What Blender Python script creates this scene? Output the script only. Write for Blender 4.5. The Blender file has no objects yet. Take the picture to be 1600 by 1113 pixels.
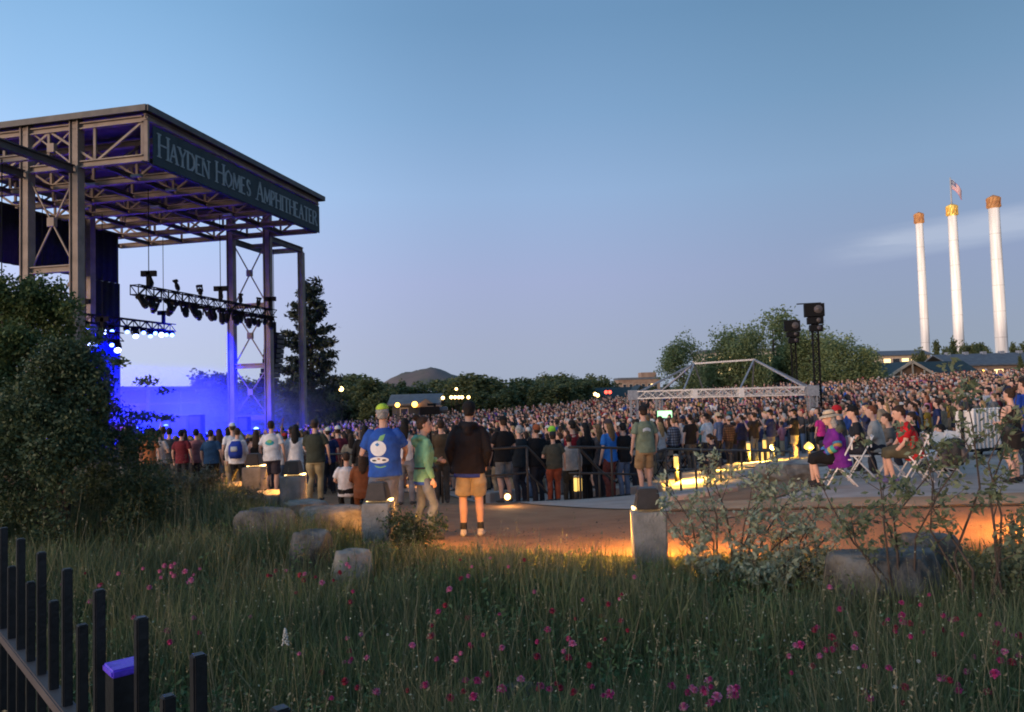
import bpy, bmesh, math, random, zlib
import numpy as np
from mathutils import Vector, Matrix
from mathutils.bvhtree import BVHTree

# ------------------------------------------------------------------ camera, sky, sun, exposure
S = bpy.context.scene
COL = S.collection
EYE = 1.7
F = 1200.0            # focal length in photo pixels (photo is 1600 x 1113)
PITCH, ROLL = math.radians(2.6), math.radians(1.6)
cam_d = bpy.data.cameras.new('camera')
cam = bpy.data.objects.new('camera', cam_d); COL.objects.link(cam); S.camera = cam
cam_d.sensor_width = 36.0; cam_d.lens = 36.0 * F / 1600.0
cam_d.clip_start = 0.05; cam_d.clip_end = 9000
CM = Matrix.Rotation(math.pi / 2 + PITCH, 4, 'X') @ Matrix.Rotation(-ROLL, 4, 'Z')
cam.matrix_world = Matrix.Translation((0, 0, EYE)) @ CM

W = bpy.data.worlds.new('World'); S.world = W; W.use_nodes = True
SUN_AZ = math.radians(-132)     # compass angle from +Y towards +X: the afterglow stands behind the camera's left shoulder
SUN_EL = math.radians(6.0)
nt = W.node_tree; nt.nodes.clear()
wout = nt.nodes.new('ShaderNodeOutputWorld'); bg = nt.nodes.new('ShaderNodeBackground')
sky = nt.nodes.new('ShaderNodeTexSky'); sky.sky_type = 'NISHITA'; sky.sun_disc = False
sky.sun_elevation = SUN_EL; sky.sun_rotation = SUN_AZ
sky.altitude = 1100; sky.air_density = 1.0; sky.dust_density = 1.0; sky.ozone_density = 3.0
tc = nt.nodes.new('ShaderNodeTexCoord'); sep = nt.nodes.new('ShaderNodeSeparateXYZ')
nt.links.new(tc.outputs['Generated'], sep.inputs[0])
ramp = nt.nodes.new('ShaderNodeValToRGB')         # twilight arch by elevation
nt.links.new(sep.outputs['Z'], ramp.inputs[0])
cr = ramp.color_ramp
def s2l(c):
    return tuple((v / 12.92) if v <= 0.04045 else ((v + 0.055) / 1.055) ** 2.4 for v in c)
def rgb(r, g, b):
    return s2l((r / 255, g / 255, b / 255))
stops = [(0.0, rgb(160, 172, 196)), (0.06, rgb(163, 171, 199)), (0.14, rgb(163, 173, 209)),
         (0.25, rgb(150, 178, 216)), (0.34, rgb(130, 166, 205)), (0.44, rgb(112, 151, 190)), (0.75, rgb(84, 128, 172)), (1.0, rgb(70, 112, 158))]
while len(cr.elements) < len(stops): cr.elements.new(0.5)
for e, (p, c) in zip(cr.elements, stops):
    e.position = p; e.color = (*c, 1)
# brighter towards the afterglow on the left, dimmer away from it
vm = nt.nodes.new('ShaderNodeVectorMath'); vm.operation = 'DOT_PRODUCT'
nt.links.new(tc.outputs['Generated'], vm.inputs[0])
vm.inputs[1].default_value = (-.906, -.127, 0)
m0 = nt.nodes.new('ShaderNodeMapRange'); nt.links.new(vm.outputs['Value'], m0.inputs[0])
m0.inputs[1].default_value = -1; m0.inputs[2].default_value = 1
mr = nt.nodes.new('ShaderNodeValToRGB'); nt.links.new(m0.outputs[0], mr.inputs[0]); mr.color_ramp.interpolation = 'EASE'
glow = [(0.0, (.70, .76, .80)), (.23, (.76, .79, .77)), (.435, (.97, .97, .97)), (.67, (1.45, 1.45, 1.42)), (.84, (3.2, 2.5, 2.0)), (1.0, (5.0, 3.4, 2.3))]
while len(mr.color_ramp.elements) < len(glow): mr.color_ramp.elements.new(.5)
for e, (p, c) in zip(mr.color_ramp.elements, glow):
    e.position = p; e.color = (*c, 1)
mul = nt.nodes.new('ShaderNodeMix'); mul.data_type = 'RGBA'; mul.blend_type = 'MULTIPLY'; mul.inputs[0].default_value = 1
nt.links.new(ramp.outputs[0], mul.inputs[6]); nt.links.new(mr.outputs[0], mul.inputs[7])
# thin wisp of cloud low in the right of the sky
mp = nt.nodes.new('ShaderNodeMapping'); mp.vector_type = 'POINT'
nt.links.new(tc.outputs['Generated'], mp.inputs[0])
mp.inputs['Rotation'].default_value = (0, math.radians(7), 0)
mp.inputs['Scale'].default_value = (3.2, 3.2, 26)
nz = nt.nodes.new('ShaderNodeTexNoise'); nz.inputs['Scale'].default_value = 1.0; nz.inputs['Detail'].default_value = 7
nz.inputs['Roughness'].default_value = 0.62
nt.links.new(mp.outputs[0], nz.inputs['Vector'])
def wmath(op, a, b=None, c=None):
    n = nt.nodes.new('ShaderNodeMath'); n.operation = op
    for i, v in enumerate((a, b, c)):
        if v is None: continue
        if isinstance(v, (int, float)): n.inputs[i].default_value = v
        else: nt.links.new(v, n.inputs[i])
    return n.outputs[0]
az = wmath('ARCTAN2', sep.outputs['X'], sep.outputs['Y'])
# centre line of the wisp rises gently to the right
zc = wmath('MULTIPLY_ADD', az, 0.06, 0.131)
dz = wmath('ABSOLUTE', wmath('SUBTRACT', sep.outputs['Z'], zc))
wid = wmath('SUBTRACT', 1.0, wmath('DIVIDE', dz, 0.022))
wid = wmath('MAXIMUM', wid, 0.0)
sx = nt.nodes.new('ShaderNodeMapRange'); sx.interpolation_type = 'SMOOTHSTEP'
nt.links.new(az, sx.inputs[0]); sx.inputs[1].default_value = 0.36; sx.inputs[2].default_value = 0.48
nm = nt.nodes.new('ShaderNodeMapRange'); nt.links.new(nz.outputs['Fac'], nm.inputs[0])
nm.inputs[1].default_value = 0.34; nm.inputs[2].default_value = 0.66
cl = wmath('MULTIPLY', wmath('MULTIPLY', wid, sx.outputs[0]), nm.outputs[0])
cl = wmath('MULTIPLY', cl, 1.5); cl = wmath('MINIMUM', cl, 0.85)
cm = nt.nodes.new('ShaderNodeMix'); cm.data_type = 'RGBA'
nt.links.new(cl, cm.inputs[0]); nt.links.new(mul.outputs[2], cm.inputs[6]); cm.inputs[7].default_value = (*rgb(176, 186, 208), 1)
# the physical sky, dimmed to dusk, under the twilight arch
mixs = nt.nodes.new('ShaderNodeMix'); mixs.data_type = 'RGBA'; mixs.blend_type = 'ADD'; mixs.inputs[0].default_value = 0.012
nt.links.new(cm.outputs[2], mixs.inputs[6]); nt.links.new(sky.outputs[0], mixs.inputs[7])
nt.links.new(mixs.outputs[2], bg.inputs[0]); bg.inputs[1].default_value = 1.0
nt.links.new(bg.outputs[0], wout.inputs[0])

sun_d = bpy.data.lights.new('sun', 'SUN'); sun = bpy.data.objects.new('sun', sun_d); COL.objects.link(sun)
sun_d.energy = 2.3; sun_d.angle = math.radians(18); sun_d.color = (1.0, 0.68, 0.46)
sdir = Vector((math.sin(SUN_AZ) * math.cos(SUN_EL), math.cos(SUN_AZ) * math.cos(SUN_EL), math.sin(SUN_EL)))
sun.rotation_euler = sdir.to_track_quat('Z', 'Y').to_euler()
S.view_settings.view_transform = 'Standard'; S.view_settings.look = 'None'
S.view_settings.exposure = 0.0; S.view_settings.gamma = 1.0
S.cycles.use_denoising = True; S.cycles.pixel_filter_type = 'BLACKMAN_HARRIS'; S.cycles.filter_width = 1.9
S.cycles.max_bounces = 6; S.cycles.volume_bounces = 1; S.cycles.transparent_max_bounces = 6
S.cycles.sample_clamp_indirect = 4.0
S.cycles.volume_step_rate = 2.0; S.cycles.volume_max_steps = 128

# ------------------------------------------------------------------ pixels <-> places
CR = CM.to_3x3()
def ray(px, py):
    return (CR @ Vector(((px - 800) / F, (556.5 - py) / F, -1))).normalized()
def at(px, py, D):
    d = ray(px, py); return Vector((0, 0, EYE)) + d * (D / d.y)

CP = np.array([  # ground heights read off feet, posts and stones
 (0,-6,0),(-8,-4,0),(8,-4,0),(-20,-8,.1),(20,-8,.1),(0,0,0),(-3,1,0),(3,1,0),(-2,3,-.12),(1.5,3,-.2),(5,3,-.1),(-6,4,0),(9,4,0.05),
 (0,5,-.36),(3,5,-.34),(-2.5,5.5,-.25),(6,5.5,-.2),(-5.5,8.5,.1),(-9,8,.2),(-1.5,8.5,.02),(1.3,7.45,.0),(3.5,7.3,.03),(6,7.6,.08),(9,8.2,.12),
 (-3.2,11.3,.02),(-4.3,12.8,.02),(-7,14,.0),(-.6,10.5,-.28),(-1.8,10.2,-.24),(2,10,-.16),(5,12.8,-.04),(8,12,.02),(12,13,.05),(16,14,.1),
 (2.8,16.2,-.5),(-.7,15,-.48),(.8,15.6,-.49),(.9,13.7,-.42),(-.5,13.6,-.42),(1.7,15,-.49),(1.2,17.8,-1.0),(-2,18,-.8),(-4,16,-.6),(-6.2,19.6,-.75),(-11,22,-.9),(5.2,18.5,-.72),(4.3,20,-.74),(6,22.5,-.77),(8,25,-.82),
 (12,31.7,-1.2),(8,28,-1.15),(10,18,-.15),(14,19,.0),(15,24,-.5),(20,24,.1),(14,40,-1.5),(3,25,-1.25),(0,30,-1.5),(-10,30,-1.6),(-20,45,-2),(-8,45,-1.9),
 (3,42,-1.6),(0,60,-1.9),(-12,65,-2),(-5,85,-1.9),(8,84,-1.25),(15,60,-1.2),(20,80,-.2),(26,50,-.5),(40,75,.5),(32,40,.2),(26,32,.2),(50,60,.9),(60,90,.6),(40,110,.0),(90,120,.3),(0,130,-1.8)], float)
MEANZ, LK = -1.6, 16.0
def _k(d):
    a = math.sqrt(3) * d / LK; return (1 + a) * np.exp(-a)
_d = np.hypot(CP[:, None, 0] - CP[None, :, 0], CP[:, None, 1] - CP[None, :, 1])
_w = np.linalg.solve(_k(_d) + np.eye(len(CP)) * 2e-3, CP[:, 2] - MEANZ)
def hgrid(x, y):
    x = np.asarray(x, float); y = np.asarray(y, float); z = np.full(x.shape, MEANZ)
    for (cx, cy, _), w in zip(CP, _w): z = z + w * _k(np.hypot(x - cx, y - cy))
    return z
def h(x, y):
    return float(MEANZ + (_w * _k(np.hypot(x - CP[:, 0], y - CP[:, 1]))).sum())
def G(px, py, lift=0.0):
    d = ray(px, py); lo, o = 0.5, Vector((0, 0, EYE)); t = lo
    while t < 400:
        p = o + d * t
        if p.z < h(p.x, p.y):
            a, b = t - max(.1, t * .02), t
            for _ in range(24):
                m = (a + b) / 2; q = o + d * m
                if q.z < h(q.x, q.y): b = m
                else: a = m
            p = o + d * b; return Vector((p.x, p.y, h(p.x, p.y) + lift))
        t += max(.1, t * .02)
    return o + d * 400

# ------------------------------------------------------------------ materials
MATS = {}
def newmat(name):
    m = bpy.data.materials.new(name); m.use_nodes = True; MATS[name] = m
    return m, m.node_tree, m.node_tree.nodes['Principled BSDF']
def N(t, kind, **kw):
    n = t.nodes.new(kind)
    for k, v in kw.items(): setattr(n, k, v)
    return n
def noisy(name, c1, c2, scale=4.0, rough=0.8, bump=0.0, bscale=None, metal=0.0, detail=6, lo=.35, hi=.65, coord='Object', spec=.5):
    m, t, b = newmat(name)
    tcn = N(t, 'ShaderNodeTexCoord'); nz = N(t, 'ShaderNodeTexNoise'); nz.inputs['Scale'].default_value = scale; nz.inputs['Detail'].default_value = detail
    t.links.new(tcn.outputs[coord], nz.inputs['Vector'])
    r = N(t, 'ShaderNodeValToRGB'); r.color_ramp.elements[0].position = lo; r.color_ramp.elements[1].position = hi
    r.color_ramp.elements[0].color = (*c1, 1); r.color_ramp.elements[1].color = (*c2, 1)
    t.links.new(nz.outputs['Fac'], r.inputs[0]); t.links.new(r.outputs[0], b.inputs['Base Color'])
    b.inputs['Roughness'].default_value = rough; b.inputs['Metallic'].default_value = metal
    b.inputs['Specular IOR Level'].default_value = spec
    if bump:
        n2 = N(t, 'ShaderNodeTexNoise'); n2.inputs['Scale'].default_value = bscale or scale * 4; n2.inputs['Detail'].default_value = 5
        t.links.new(tcn.outputs[coord], n2.inputs['Vector'])
        bp = N(t, 'ShaderNodeBump'); bp.inputs['Strength'].default_value = bump; bp.inputs['Distance'].default_value = .03
        t.links.new(n2.outputs['Fac'], bp.inputs['Height']); t.links.new(bp.outputs[0], b.inputs['Normal'])
    return m
def emit(name, c, s):
    m, t, b = newmat(name)
    b.inputs['Base Color'].default_value = (*c, 1); b.inputs['Emission Color'].default_value = (*c, 1); b.inputs['Emission Strength'].default_value = s
    return m
def objcol(name, rough=.85, var=.25, scale=9.0, bump=.25, sheen=0.0, pattern=None):
    """cloth, skin and hair: colour carried by each object, grain and folds from noise"""
    m, t, b = newmat(name)
    oi = N(t, 'ShaderNodeObjectInfo'); tcn = N(t, 'ShaderNodeTexCoord')
    nz = N(t, 'ShaderNodeTexNoise'); nz.inputs['Scale'].default_value = scale; nz.inputs['Detail'].default_value = 4
    t.links.new(tcn.outputs['Object'], nz.inputs['Vector'])
    mr = N(t, 'ShaderNodeMapRange'); mr.inputs[1].default_value = .3; mr.inputs[2].default_value = .7
    mr.inputs[3].default_value = 1 - var; mr.inputs[4].default_value = 1 + var * .4
    t.links.new(nz.outputs['Fac'], mr.inputs[0])
    mx = N(t, 'ShaderNodeMix', data_type='RGBA', blend_type='MULTIPLY'); mx.inputs[0].default_value = 1
    t.links.new(oi.outputs['Color'], mx.inputs[6]); t.links.new(mr.outputs[0], mx.inputs[7])
    src = mx.outputs[2]
    if pattern == 'plaid':
        for ax, sc in (('X', 26), ('Z', 22)):
            wv = N(t, 'ShaderNodeTexWave', bands_direction=ax); wv.inputs['Scale'].default_value = sc / 6.0
            t.links.new(tcn.outputs['Object'], wv.inputs['Vector'])
            cr_ = N(t, 'ShaderNodeValToRGB'); cr_.color_ramp.interpolation = 'CONSTANT'
            cr_.color_ramp.elements[0].color = (.25, .25, .28, 1); cr_.color_ramp.elements[1].position = .55; cr_.color_ramp.elements[1].color = (1, 1, 1, 1)
            t.links.new(wv.outputs['Fac'], cr_.inputs[0])
            m2 = N(t, 'ShaderNodeMix', data_type='RGBA', blend_type='MULTIPLY'); m2.inputs[0].default_value = .8
            t.links.new(src, m2.inputs[6]); t.links.new(cr_.outputs[0], m2.inputs[7]); src = m2.outputs[2]
    t.links.new(src, b.inputs['Base Color'])
    b.inputs['Roughness'].default_value = rough; b.inputs['Specular IOR Level'].default_value = .25
    if bump:
        bp = N(t, 'ShaderNodeBump'); bp.inputs['Strength'].default_value = bump; bp.inputs['Distance'].default_value = .03
        t.links.new(nz.outputs['Fac'], bp.inputs['Height']); t.links.new(bp.outputs[0], b.inputs['Normal'])
    return m
def leafmat(name, cols, trans=.25, rough=.55):
    m, t, b = newmat(name)
    g = N(t, 'ShaderNodeNewGeometry'); r = N(t, 'ShaderNodeValToRGB')
    while len(r.color_ramp.elements) < len(cols): r.color_ramp.elements.new(.5)
    for i, (e, c) in enumerate(zip(r.color_ramp.elements, cols)):
        e.position = i / max(1, len(cols) - 1); e.color = (*c, 1)
    t.links.new(g.outputs['Random Per Island'], r.inputs[0]); t.links.new(r.outputs[0], b.inputs['Base Color'])
    b.inputs['Roughness'].default_value = rough; b.inputs['Specular IOR Level'].default_value = .3
    if trans:
        tr = N(t, 'ShaderNodeBsdfTranslucent'); t.links.new(r.outputs[0], tr.inputs[0])
        ms = N(t, 'ShaderNodeMixShader'); ms.inputs[0].default_value = trans
        t.links.new(b.outputs[0], ms.inputs[1]); t.links.new(tr.outputs[0], ms.inputs[2])
        t.links.new(ms.outputs[0], t.nodes['Material Output'].inputs['Surface'])
    return m

# ------------------------------------------------------------------ objects
def setp(o, label=None, cat=None, group=None, kind=None):
    if label: o['label'] = label
    if cat: o['category'] = cat
    if group: o['group'] = group
    if kind: o['kind'] = kind
    return o
def empty(name, loc=(0, 0, 0), rz=0, label=None, cat=None, group=None):
    o = bpy.data.objects.new(name, None); COL.objects.link(o); o.location = loc; o.rotation_euler = (0, 0, rz)
    o.empty_display_size = .1
    return setp(o, label, cat, group)
def link(name, me, m=None, parent=None, loc=None, rz=None, color=None):
    o = bpy.data.objects.new(name, me); COL.objects.link(o)
    if m is not None and len(me.materials) == 0: me.materials.append(MATS[m] if isinstance(m, str) else m)
    if parent: o.parent = parent
    if loc is not None: o.location = loc
    if rz is not None: o.rotation_euler = (0, 0, rz)
    if color: o.color = (*color, 1)
    return o
def tomesh(bm, smooth=False):
    me = bpy.data.meshes.new('m'); bm.normal_update(); bm.to_mesh(me); bm.free()
    if smooth: me.polygons.foreach_set('use_smooth', [True] * len(me.polygons))
    return me
def copy_tree(o, parent=None):
    c = o.copy(); COL.objects.link(c); c.parent = parent
    for ch in list(o.children): copy_tree(ch, c)
    return c
def npmesh(V, FQ, smooth=False):
    """mesh from numpy: V (n,3), FQ (m,k) with k = 3 or 4"""
    me = bpy.data.meshes.new('m'); V = np.ascontiguousarray(V, np.float32); FQ = np.ascontiguousarray(FQ, np.int32)
    k = FQ.shape[1]
    me.vertices.add(len(V)); me.vertices.foreach_set('co', V.ravel())
    me.loops.add(FQ.size); me.loops.foreach_set('vertex_index', FQ.ravel())
    me.polygons.add(len(FQ)); me.polygons.foreach_set('loop_start', np.arange(0, FQ.size, k, dtype=np.int32))
    if smooth: me.polygons.foreach_set('use_smooth', np.ones(len(FQ), bool))
    me.update(calc_edges=True); return me
def bar(bm, p, q, w, hgt=None, up=None):
    p, q = Vector(p), Vector(q); hgt = hgt or w; d = (q - p)
    if d.length < 1e-6: return
    d.normalize(); upv = Vector(up) if up is not None else (Vector((0, 0, 1)) if abs(d.z) < .95 else Vector((0, 1, 0)))
    s = d.cross(upv).normalized() * (w / 2); t = s.cross(d).normalized() * (hgt / 2)
    v = [bm.verts.new(c + a * s + b * t) for c in (p, q) for a, b in ((-1, -1), (1, -1), (1, 1), (-1, 1))]
    for f in ((0, 1, 2, 3), (7, 6, 5, 4), (4, 5, 1, 0), (5, 6, 2, 1), (6, 7, 3, 2), (7, 4, 0, 3)): bm.faces.new([v[i] for i in f])
def box(bm, x0, x1, y0, y1, z0, z1):
    bar(bm, ((x0 + x1) / 2, (y0 + y1) / 2, z0), ((x0 + x1) / 2, (y0 + y1) / 2, z1), abs(x1 - x0), abs(y1 - y0), up=(0, 1, 0))
def tube(bm, pts, rad, n=10, flat=1.0, flatdir=None, cap=True):
    """tapered tube along pts; flat squashes it along flatdir"""
    pts = [Vector(p) for p in pts]
    if isinstance(rad, (int, float)): rad = [rad] * len(pts)
    rings = []; prev = None
    for i, p in enumerate(pts):
        a = pts[max(0, i - 1)]; b = pts[min(len(pts) - 1, i + 1)]; d = (b - a).normalized()
        if prev is None:
            ref = Vector(flatdir) if flatdir is not None else (Vector((0, 1, 0)) if abs(d.y) < .9 else Vector((1, 0, 0)))
        else: ref = prev
        t = (ref - d * ref.dot(d)).normalized(); s = d.cross(t); prev = t
        rings.append([bm.verts.new(p + (t * flat * math.cos(2 * math.pi * k / n) + s * math.sin(2 * math.pi * k / n)) * rad[i]) for k in range(n)])
    for A, B in zip(rings, rings[1:]):
        for k in range(n): bm.faces.new((A[k], A[(k + 1) % n], B[(k + 1) % n], B[k]))
    if cap:
        for R_, e, sgn in ((rings[0], pts[0] - (pts[1] - pts[0]).normalized() * rad[0] * .5, 0), (rings[-1], pts[-1] + (pts[-1] - pts[-2]).normalized() * rad[-1] * .5, 1)):
            c = bm.verts.new(e)
            for k in range(n):
                bm.faces.new((R_[k], R_[(k + 1) % n], c) if sgn else (R_[(k + 1) % n], R_[k], c))
def ell(bm, rings, n=16, fn=None):
    """stack of horizontal ellipses (cx, cy, z, rx, ry)"""
    fn = fn or (lambda v: v); R_ = []
    for cx, cy, z, rx, ry in rings:
        R_.append([bm.verts.new(fn(Vector((cx + rx * math.cos(2 * math.pi * k / n), cy + ry * math.sin(2 * math.pi * k / n), z)))) for k in range(n)])
    for A, B in zip(R_, R_[1:]):
        for k in range(n): bm.faces.new((A[k], A[(k + 1) % n], B[(k + 1) % n], B[k]))
    bm.faces.new(list(reversed(R_[0]))); bm.faces.new(R_[-1])
TMP = bpy.data.scenes.new('workbench')      # a side scene, so that remeshing does not re-evaluate everything
def remesh(bm, voxel, smooth=2, noise=0.0, seed=0, nscale=9.0):
    bmesh.ops.recalc_face_normals(bm, faces=bm.faces[:])
    me = tomesh(bm); o = bpy.data.objects.new('tmp', me); TMP.collection.objects.link(o)
    r = o.modifiers.new('r', 'REMESH'); r.mode = 'VOXEL'; r.voxel_size = voxel; r.use_smooth_shade = True
    if smooth:
        s = o.modifiers.new('s', 'SMOOTH'); s.iterations = smooth; s.factor = .5
    vl = TMP.view_layers[0]; vl.update(); dg = vl.depsgraph
    out = bpy.data.meshes.new_from_object(o.evaluated_get(dg)); bpy.data.objects.remove(o); bpy.data.meshes.remove(me)
    if noise:
        n = len(out.vertices); co = np.empty(n * 3, np.float32); no = np.empty(n * 3, np.float32)
        out.vertices.foreach_get('co', co); out.vertices.foreach_get('normal', no); co = co.reshape(-1, 3); no = no.reshape(-1, 3)
        rg = np.random.RandomState(seed); f = np.zeros(n)
        for k in range(7):
            q = rg.normal(size=3) * nscale * (.6 + .35 * k) * np.array([.8, .8, 1.5]); f += np.sin(co @ q + rg.rand() * 6.28) / (1 + .35 * k)
        co += no * (f * noise / 2.2)[:, None]; out.vertices.foreach_set('co', co.ravel()); out.update()
    out.polygons.foreach_set('use_smooth', [True] * len(out.polygons))
    return out
ORD = 'first second third fourth fifth sixth seventh eighth ninth tenth eleventh twelfth thirteenth fourteenth fifteenth sixteenth seventeenth eighteenth nineteenth twentieth'.split()
def ordinal(i):
    return ORD[i] if i < 20 else ('twenty-' + ORD[i - 20] if i < 29 else 'thirtieth' if i == 29 else ('thirty-' + ORD[i - 30] if i < 39 else 'fortieth'))
def lamp(name, kind, loc, energy, color, parent=None, radius=.1, target=None, angle=120, blend=.8):
    d = bpy.data.lights.new(name, kind); d.energy = energy; d.color = color
    d.shadow_soft_size = radius
    o = bpy.data.objects.new(name, d); COL.objects.link(o); o.location = loc
    if kind == 'SPOT':
        d.spot_size = math.radians(angle); d.spot_blend = blend
        o.rotation_euler = (Vector(loc) - Vector(target)).to_track_quat('Z', 'Y').to_euler()
    return o
# ------------------------------------------------------------------ material set
noisy('soil', (.022, .018, .012), (.045, .038, .022), 3, .95, .5, 30)
noisy('dirt', (.24, .115, .055), (.38, .20, .10), 1.6, .95, .8, 70, detail=12, lo=.28, hi=.72)
noisy('concrete', (.33, .245, .20), (.50, .385, .32), 1.3, .88, .35, 60, detail=12, lo=.3, hi=.66)
noisy('concrete_dark', (.20, .19, .175), (.33, .31, .285), 6, .9, .6, 45)
noisy('stone', (.07, .065, .06), (.19, .175, .155), 5, .95, 1.0, 18, detail=9)
noisy('stone_pale', (.15, .135, .115), (.33, .295, .245), 5, .95, 1.0, 18, detail=9)
noisy('black_paint', (.010, .010, .012), (.018, .018, .02), 14, .38, .1, 60)
noisy('cap_reflection', (.10, .05, .60), (.16, .08, .8), 30, .25, .1, 60)  # reflected stage light on the post cap, put into its colour
noisy('rail_paint', (.030, .022, .016), (.05, .036, .028), 10, .5, .1, 60)
noisy('steel_tan', (.19, .145, .115), (.29, .225, .18), 1.4, .65, .1, 20, detail=9)
noisy('steel_dark', (.055, .045, .045), (.09, .075, .072), 2, .6)
noisy('roof_metal', (.06, .054, .05), (.10, .09, .082), 2, .6)
noisy('drape', (.006, .006, .008), (.012, .012, .015), 4, .95)
noisy('banner', (.020, .034, .040), (.030, .048, .055), 1.5, .8)
noisy('letter_paint', (.22, .26, .27), (.30, .34, .34), 3, .7)
noisy('rig_black', (.006, .006, .007), (.012, .012, .013), 20, .8, spec=.15)
noisy('aluminium', (.30, .30, .31), (.42, .42, .43), 8, .45, metal=.4)
noisy('white_plastic', (.72, .66, .60), (.82, .76, .70), 12, .45)
noisy('bark', (.045, .034, .026), (.09, .07, .052), 9, .95, .8, 30)
noisy('twig', (.06, .04, .03), (.11, .075, .055), 14, .9)
noisy('roof_grey', (.10, .11, .125), (.14, .155, .17), 1.5, .7)
noisy('roof_green', (.018, .034, .036), (.03, .05, .052), 1.5, .7)
noisy('tan_trim', (.52, .40, .28), (.62, .48, .34), 2, .8)
noisy('brick_far', (.26, .17, .12), (.36, .25, .18), 1.0, .9)
noisy('wood_far', (.24, .12, .06), (.34, .18, .09), 2, .8)
noisy('cream', (.55, .46, .35), (.66, .56, .43), 1, .85)
noisy('stack_white', (.58, .55, .52), (.82, .80, .77), 1.6, .6)
_t = MATS['stack_white'].node_tree; _n = [n for n in _t.nodes if n.type == 'TEX_NOISE'][0]; _c = [n for n in _t.nodes if n.type == 'TEX_COORD'][0]
_m = N(_t, 'ShaderNodeMapping'); _m.inputs['Scale'].default_value = (1, 1, .05); _t.links.new(_c.outputs['Object'], _m.inputs[0]); _t.links.new(_m.outputs[0], _n.inputs['Vector'])
noisy('stack_band', (.42, .40, .38), (.60, .57, .54), 2, .7)
noisy('stack_rust', (.35, .15, .06), (.55, .28, .10), 1.2, .7)
noisy('stack_gold', (.75, .45, .08), (.95, .68, .2), 1.2, .35, metal=.5)
noisy('hill', (.20, .14, .12), (.12, .11, .085), .02, .95, lo=.4, hi=.6)
noisy('stage_wall', (.06, .06, .065), (.10, .10, .105), .6, .8)
noisy('strap', (.015, .015, .016), (.03, .03, .03), 20, .7)
noisy('tread', (.11, .10, .10), (.16, .15, .14), 6, .85)
emit('lamp_warm', (1.0, .62, .22), 9.0); emit('lamp_amber', (1.0, .48, .08), 7.0); emit('lamp_yellow', (1.0, .62, .15), 1.25)
emit('lamp_red', (1.0, .07, .04), 5.0); emit('lamp_white', (1.0, .93, .8), 9.0); emit('window_lit', (1.0, .70, .30), 2.2)
emit('spot_white', (.36, .46, 1.0), 10.0); emit('spot_blue', (.08, .16, 1.0), 16.0); emit('spot_violet', (.5, .22, 1.0), 6.0)
emit('screen', (.45, 1.0, .5), 1.4); emit('screen_white', (.9, .95, 1.0), 1.4)
noisy('glass_dark', (.03, .035, .045), (.05, .055, .065), 3, .15)
objcol('cloth', .9, .34, 7, .7); objcol('cloth_plaid', .9, .2, 9, .2, pattern='plaid'); objcol('skin', .6, .10, 14, .06); objcol('hair', .7, .45, 40, .5); objcol('shoe', .6, .2, 12, .2)
leafmat('leaf_tree', [(.15, .19, .08), (.22, .27, .115), (.30, .35, .16)], .4)
leafmat('leaf_far', [(.075, .095, .042), (.11, .135, .056), (.15, .175, .075)], .35)
leafmat('leaf_pine', [(.020, .030, .020), (.035, .048, .030), (.05, .06, .04)], .1)
leafmat('leaf_bush', [(.05, .08, .028), (.085, .125, .042), (.125, .17, .06)], .3)
leafmat('leaf_dark', [(.034, .056, .026), (.06, .09, .04), (.09, .12, .055)], .2)
leafmat('leaf_silver', [(.20, .24, .14), (.30, .34, .22), (.42, .44, .32)], .25)
leafmat('leaf_willow', [(.10, .13, .065), (.16, .19, .10), (.24, .26, .15)], .3)
leafmat('leaf_sage', [(.07, .085, .055), (.11, .12, .08), (.15, .155, .11)], .1)
def meadowmat(name, green, dry):
    """blade colour drifts between green and straw over the meadow as the plants themselves do"""
    m, t, b = newmat(name); g = N(t, 'ShaderNodeNewGeometry'); nz = N(t, 'ShaderNodeTexNoise'); nz.inputs['Scale'].default_value = .9; nz.inputs['Detail'].default_value = 3
    t.links.new(g.outputs['Position'], nz.inputs['Vector'])
    rs_ = []
    for cols in (green, dry):
        r = N(t, 'ShaderNodeValToRGB')
        while len(r.color_ramp.elements) < len(cols): r.color_ramp.elements.new(.5)
        for i, (e, c) in enumerate(zip(r.color_ramp.elements, cols)): e.position = i / (len(cols) - 1); e.color = (*c, 1)
        t.links.new(g.outputs['Random Per Island'], r.inputs[0]); rs_.append(r)
    mr = N(t, 'ShaderNodeMapRange'); t.links.new(nz.outputs['Fac'], mr.inputs[0]); mr.inputs[1].default_value = .4; mr.inputs[2].default_value = .62
    mx = N(t, 'ShaderNodeMix', data_type='RGBA'); t.links.new(mr.outputs[0], mx.inputs[0]); t.links.new(rs_[0].outputs[0], mx.inputs[6]); t.links.new(rs_[1].outputs[0], mx.inputs[7])
    t.links.new(mx.outputs[2], b.inputs['Base Color']); b.inputs['Roughness'].default_value = .6; b.inputs['Specular IOR Level'].default_value = .25
    tr = N(t, 'ShaderNodeBsdfTranslucent'); t.links.new(mx.outputs[2], tr.inputs[0]); ms = N(t, 'ShaderNodeMixShader'); ms.inputs[0].default_value = .25
    t.links.new(b.outputs[0], ms.inputs[1]); t.links.new(tr.outputs[0], ms.inputs[2]); t.links.new(ms.outputs[0], t.nodes['Material Output'].inputs['Surface'])
meadowmat('grass_blade', [(.068, .10, .042), (.105, .145, .058), (.145, .18, .076), (.21, .21, .12)], [(.10, .12, .052), (.155, .165, .075), (.21, .205, .10), (.29, .26, .15)])
leafmat('forb', [(.07, .13, .05), (.115, .19, .07), (.17, .24, .10)], .3)
noisy('lit_edge_dirt', (.36, .20, .10), (.52, .31, .17), 1.8, .95, .6, 60, detail=10)  # pale dirt tone with the orange lamp light put into its colour
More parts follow.
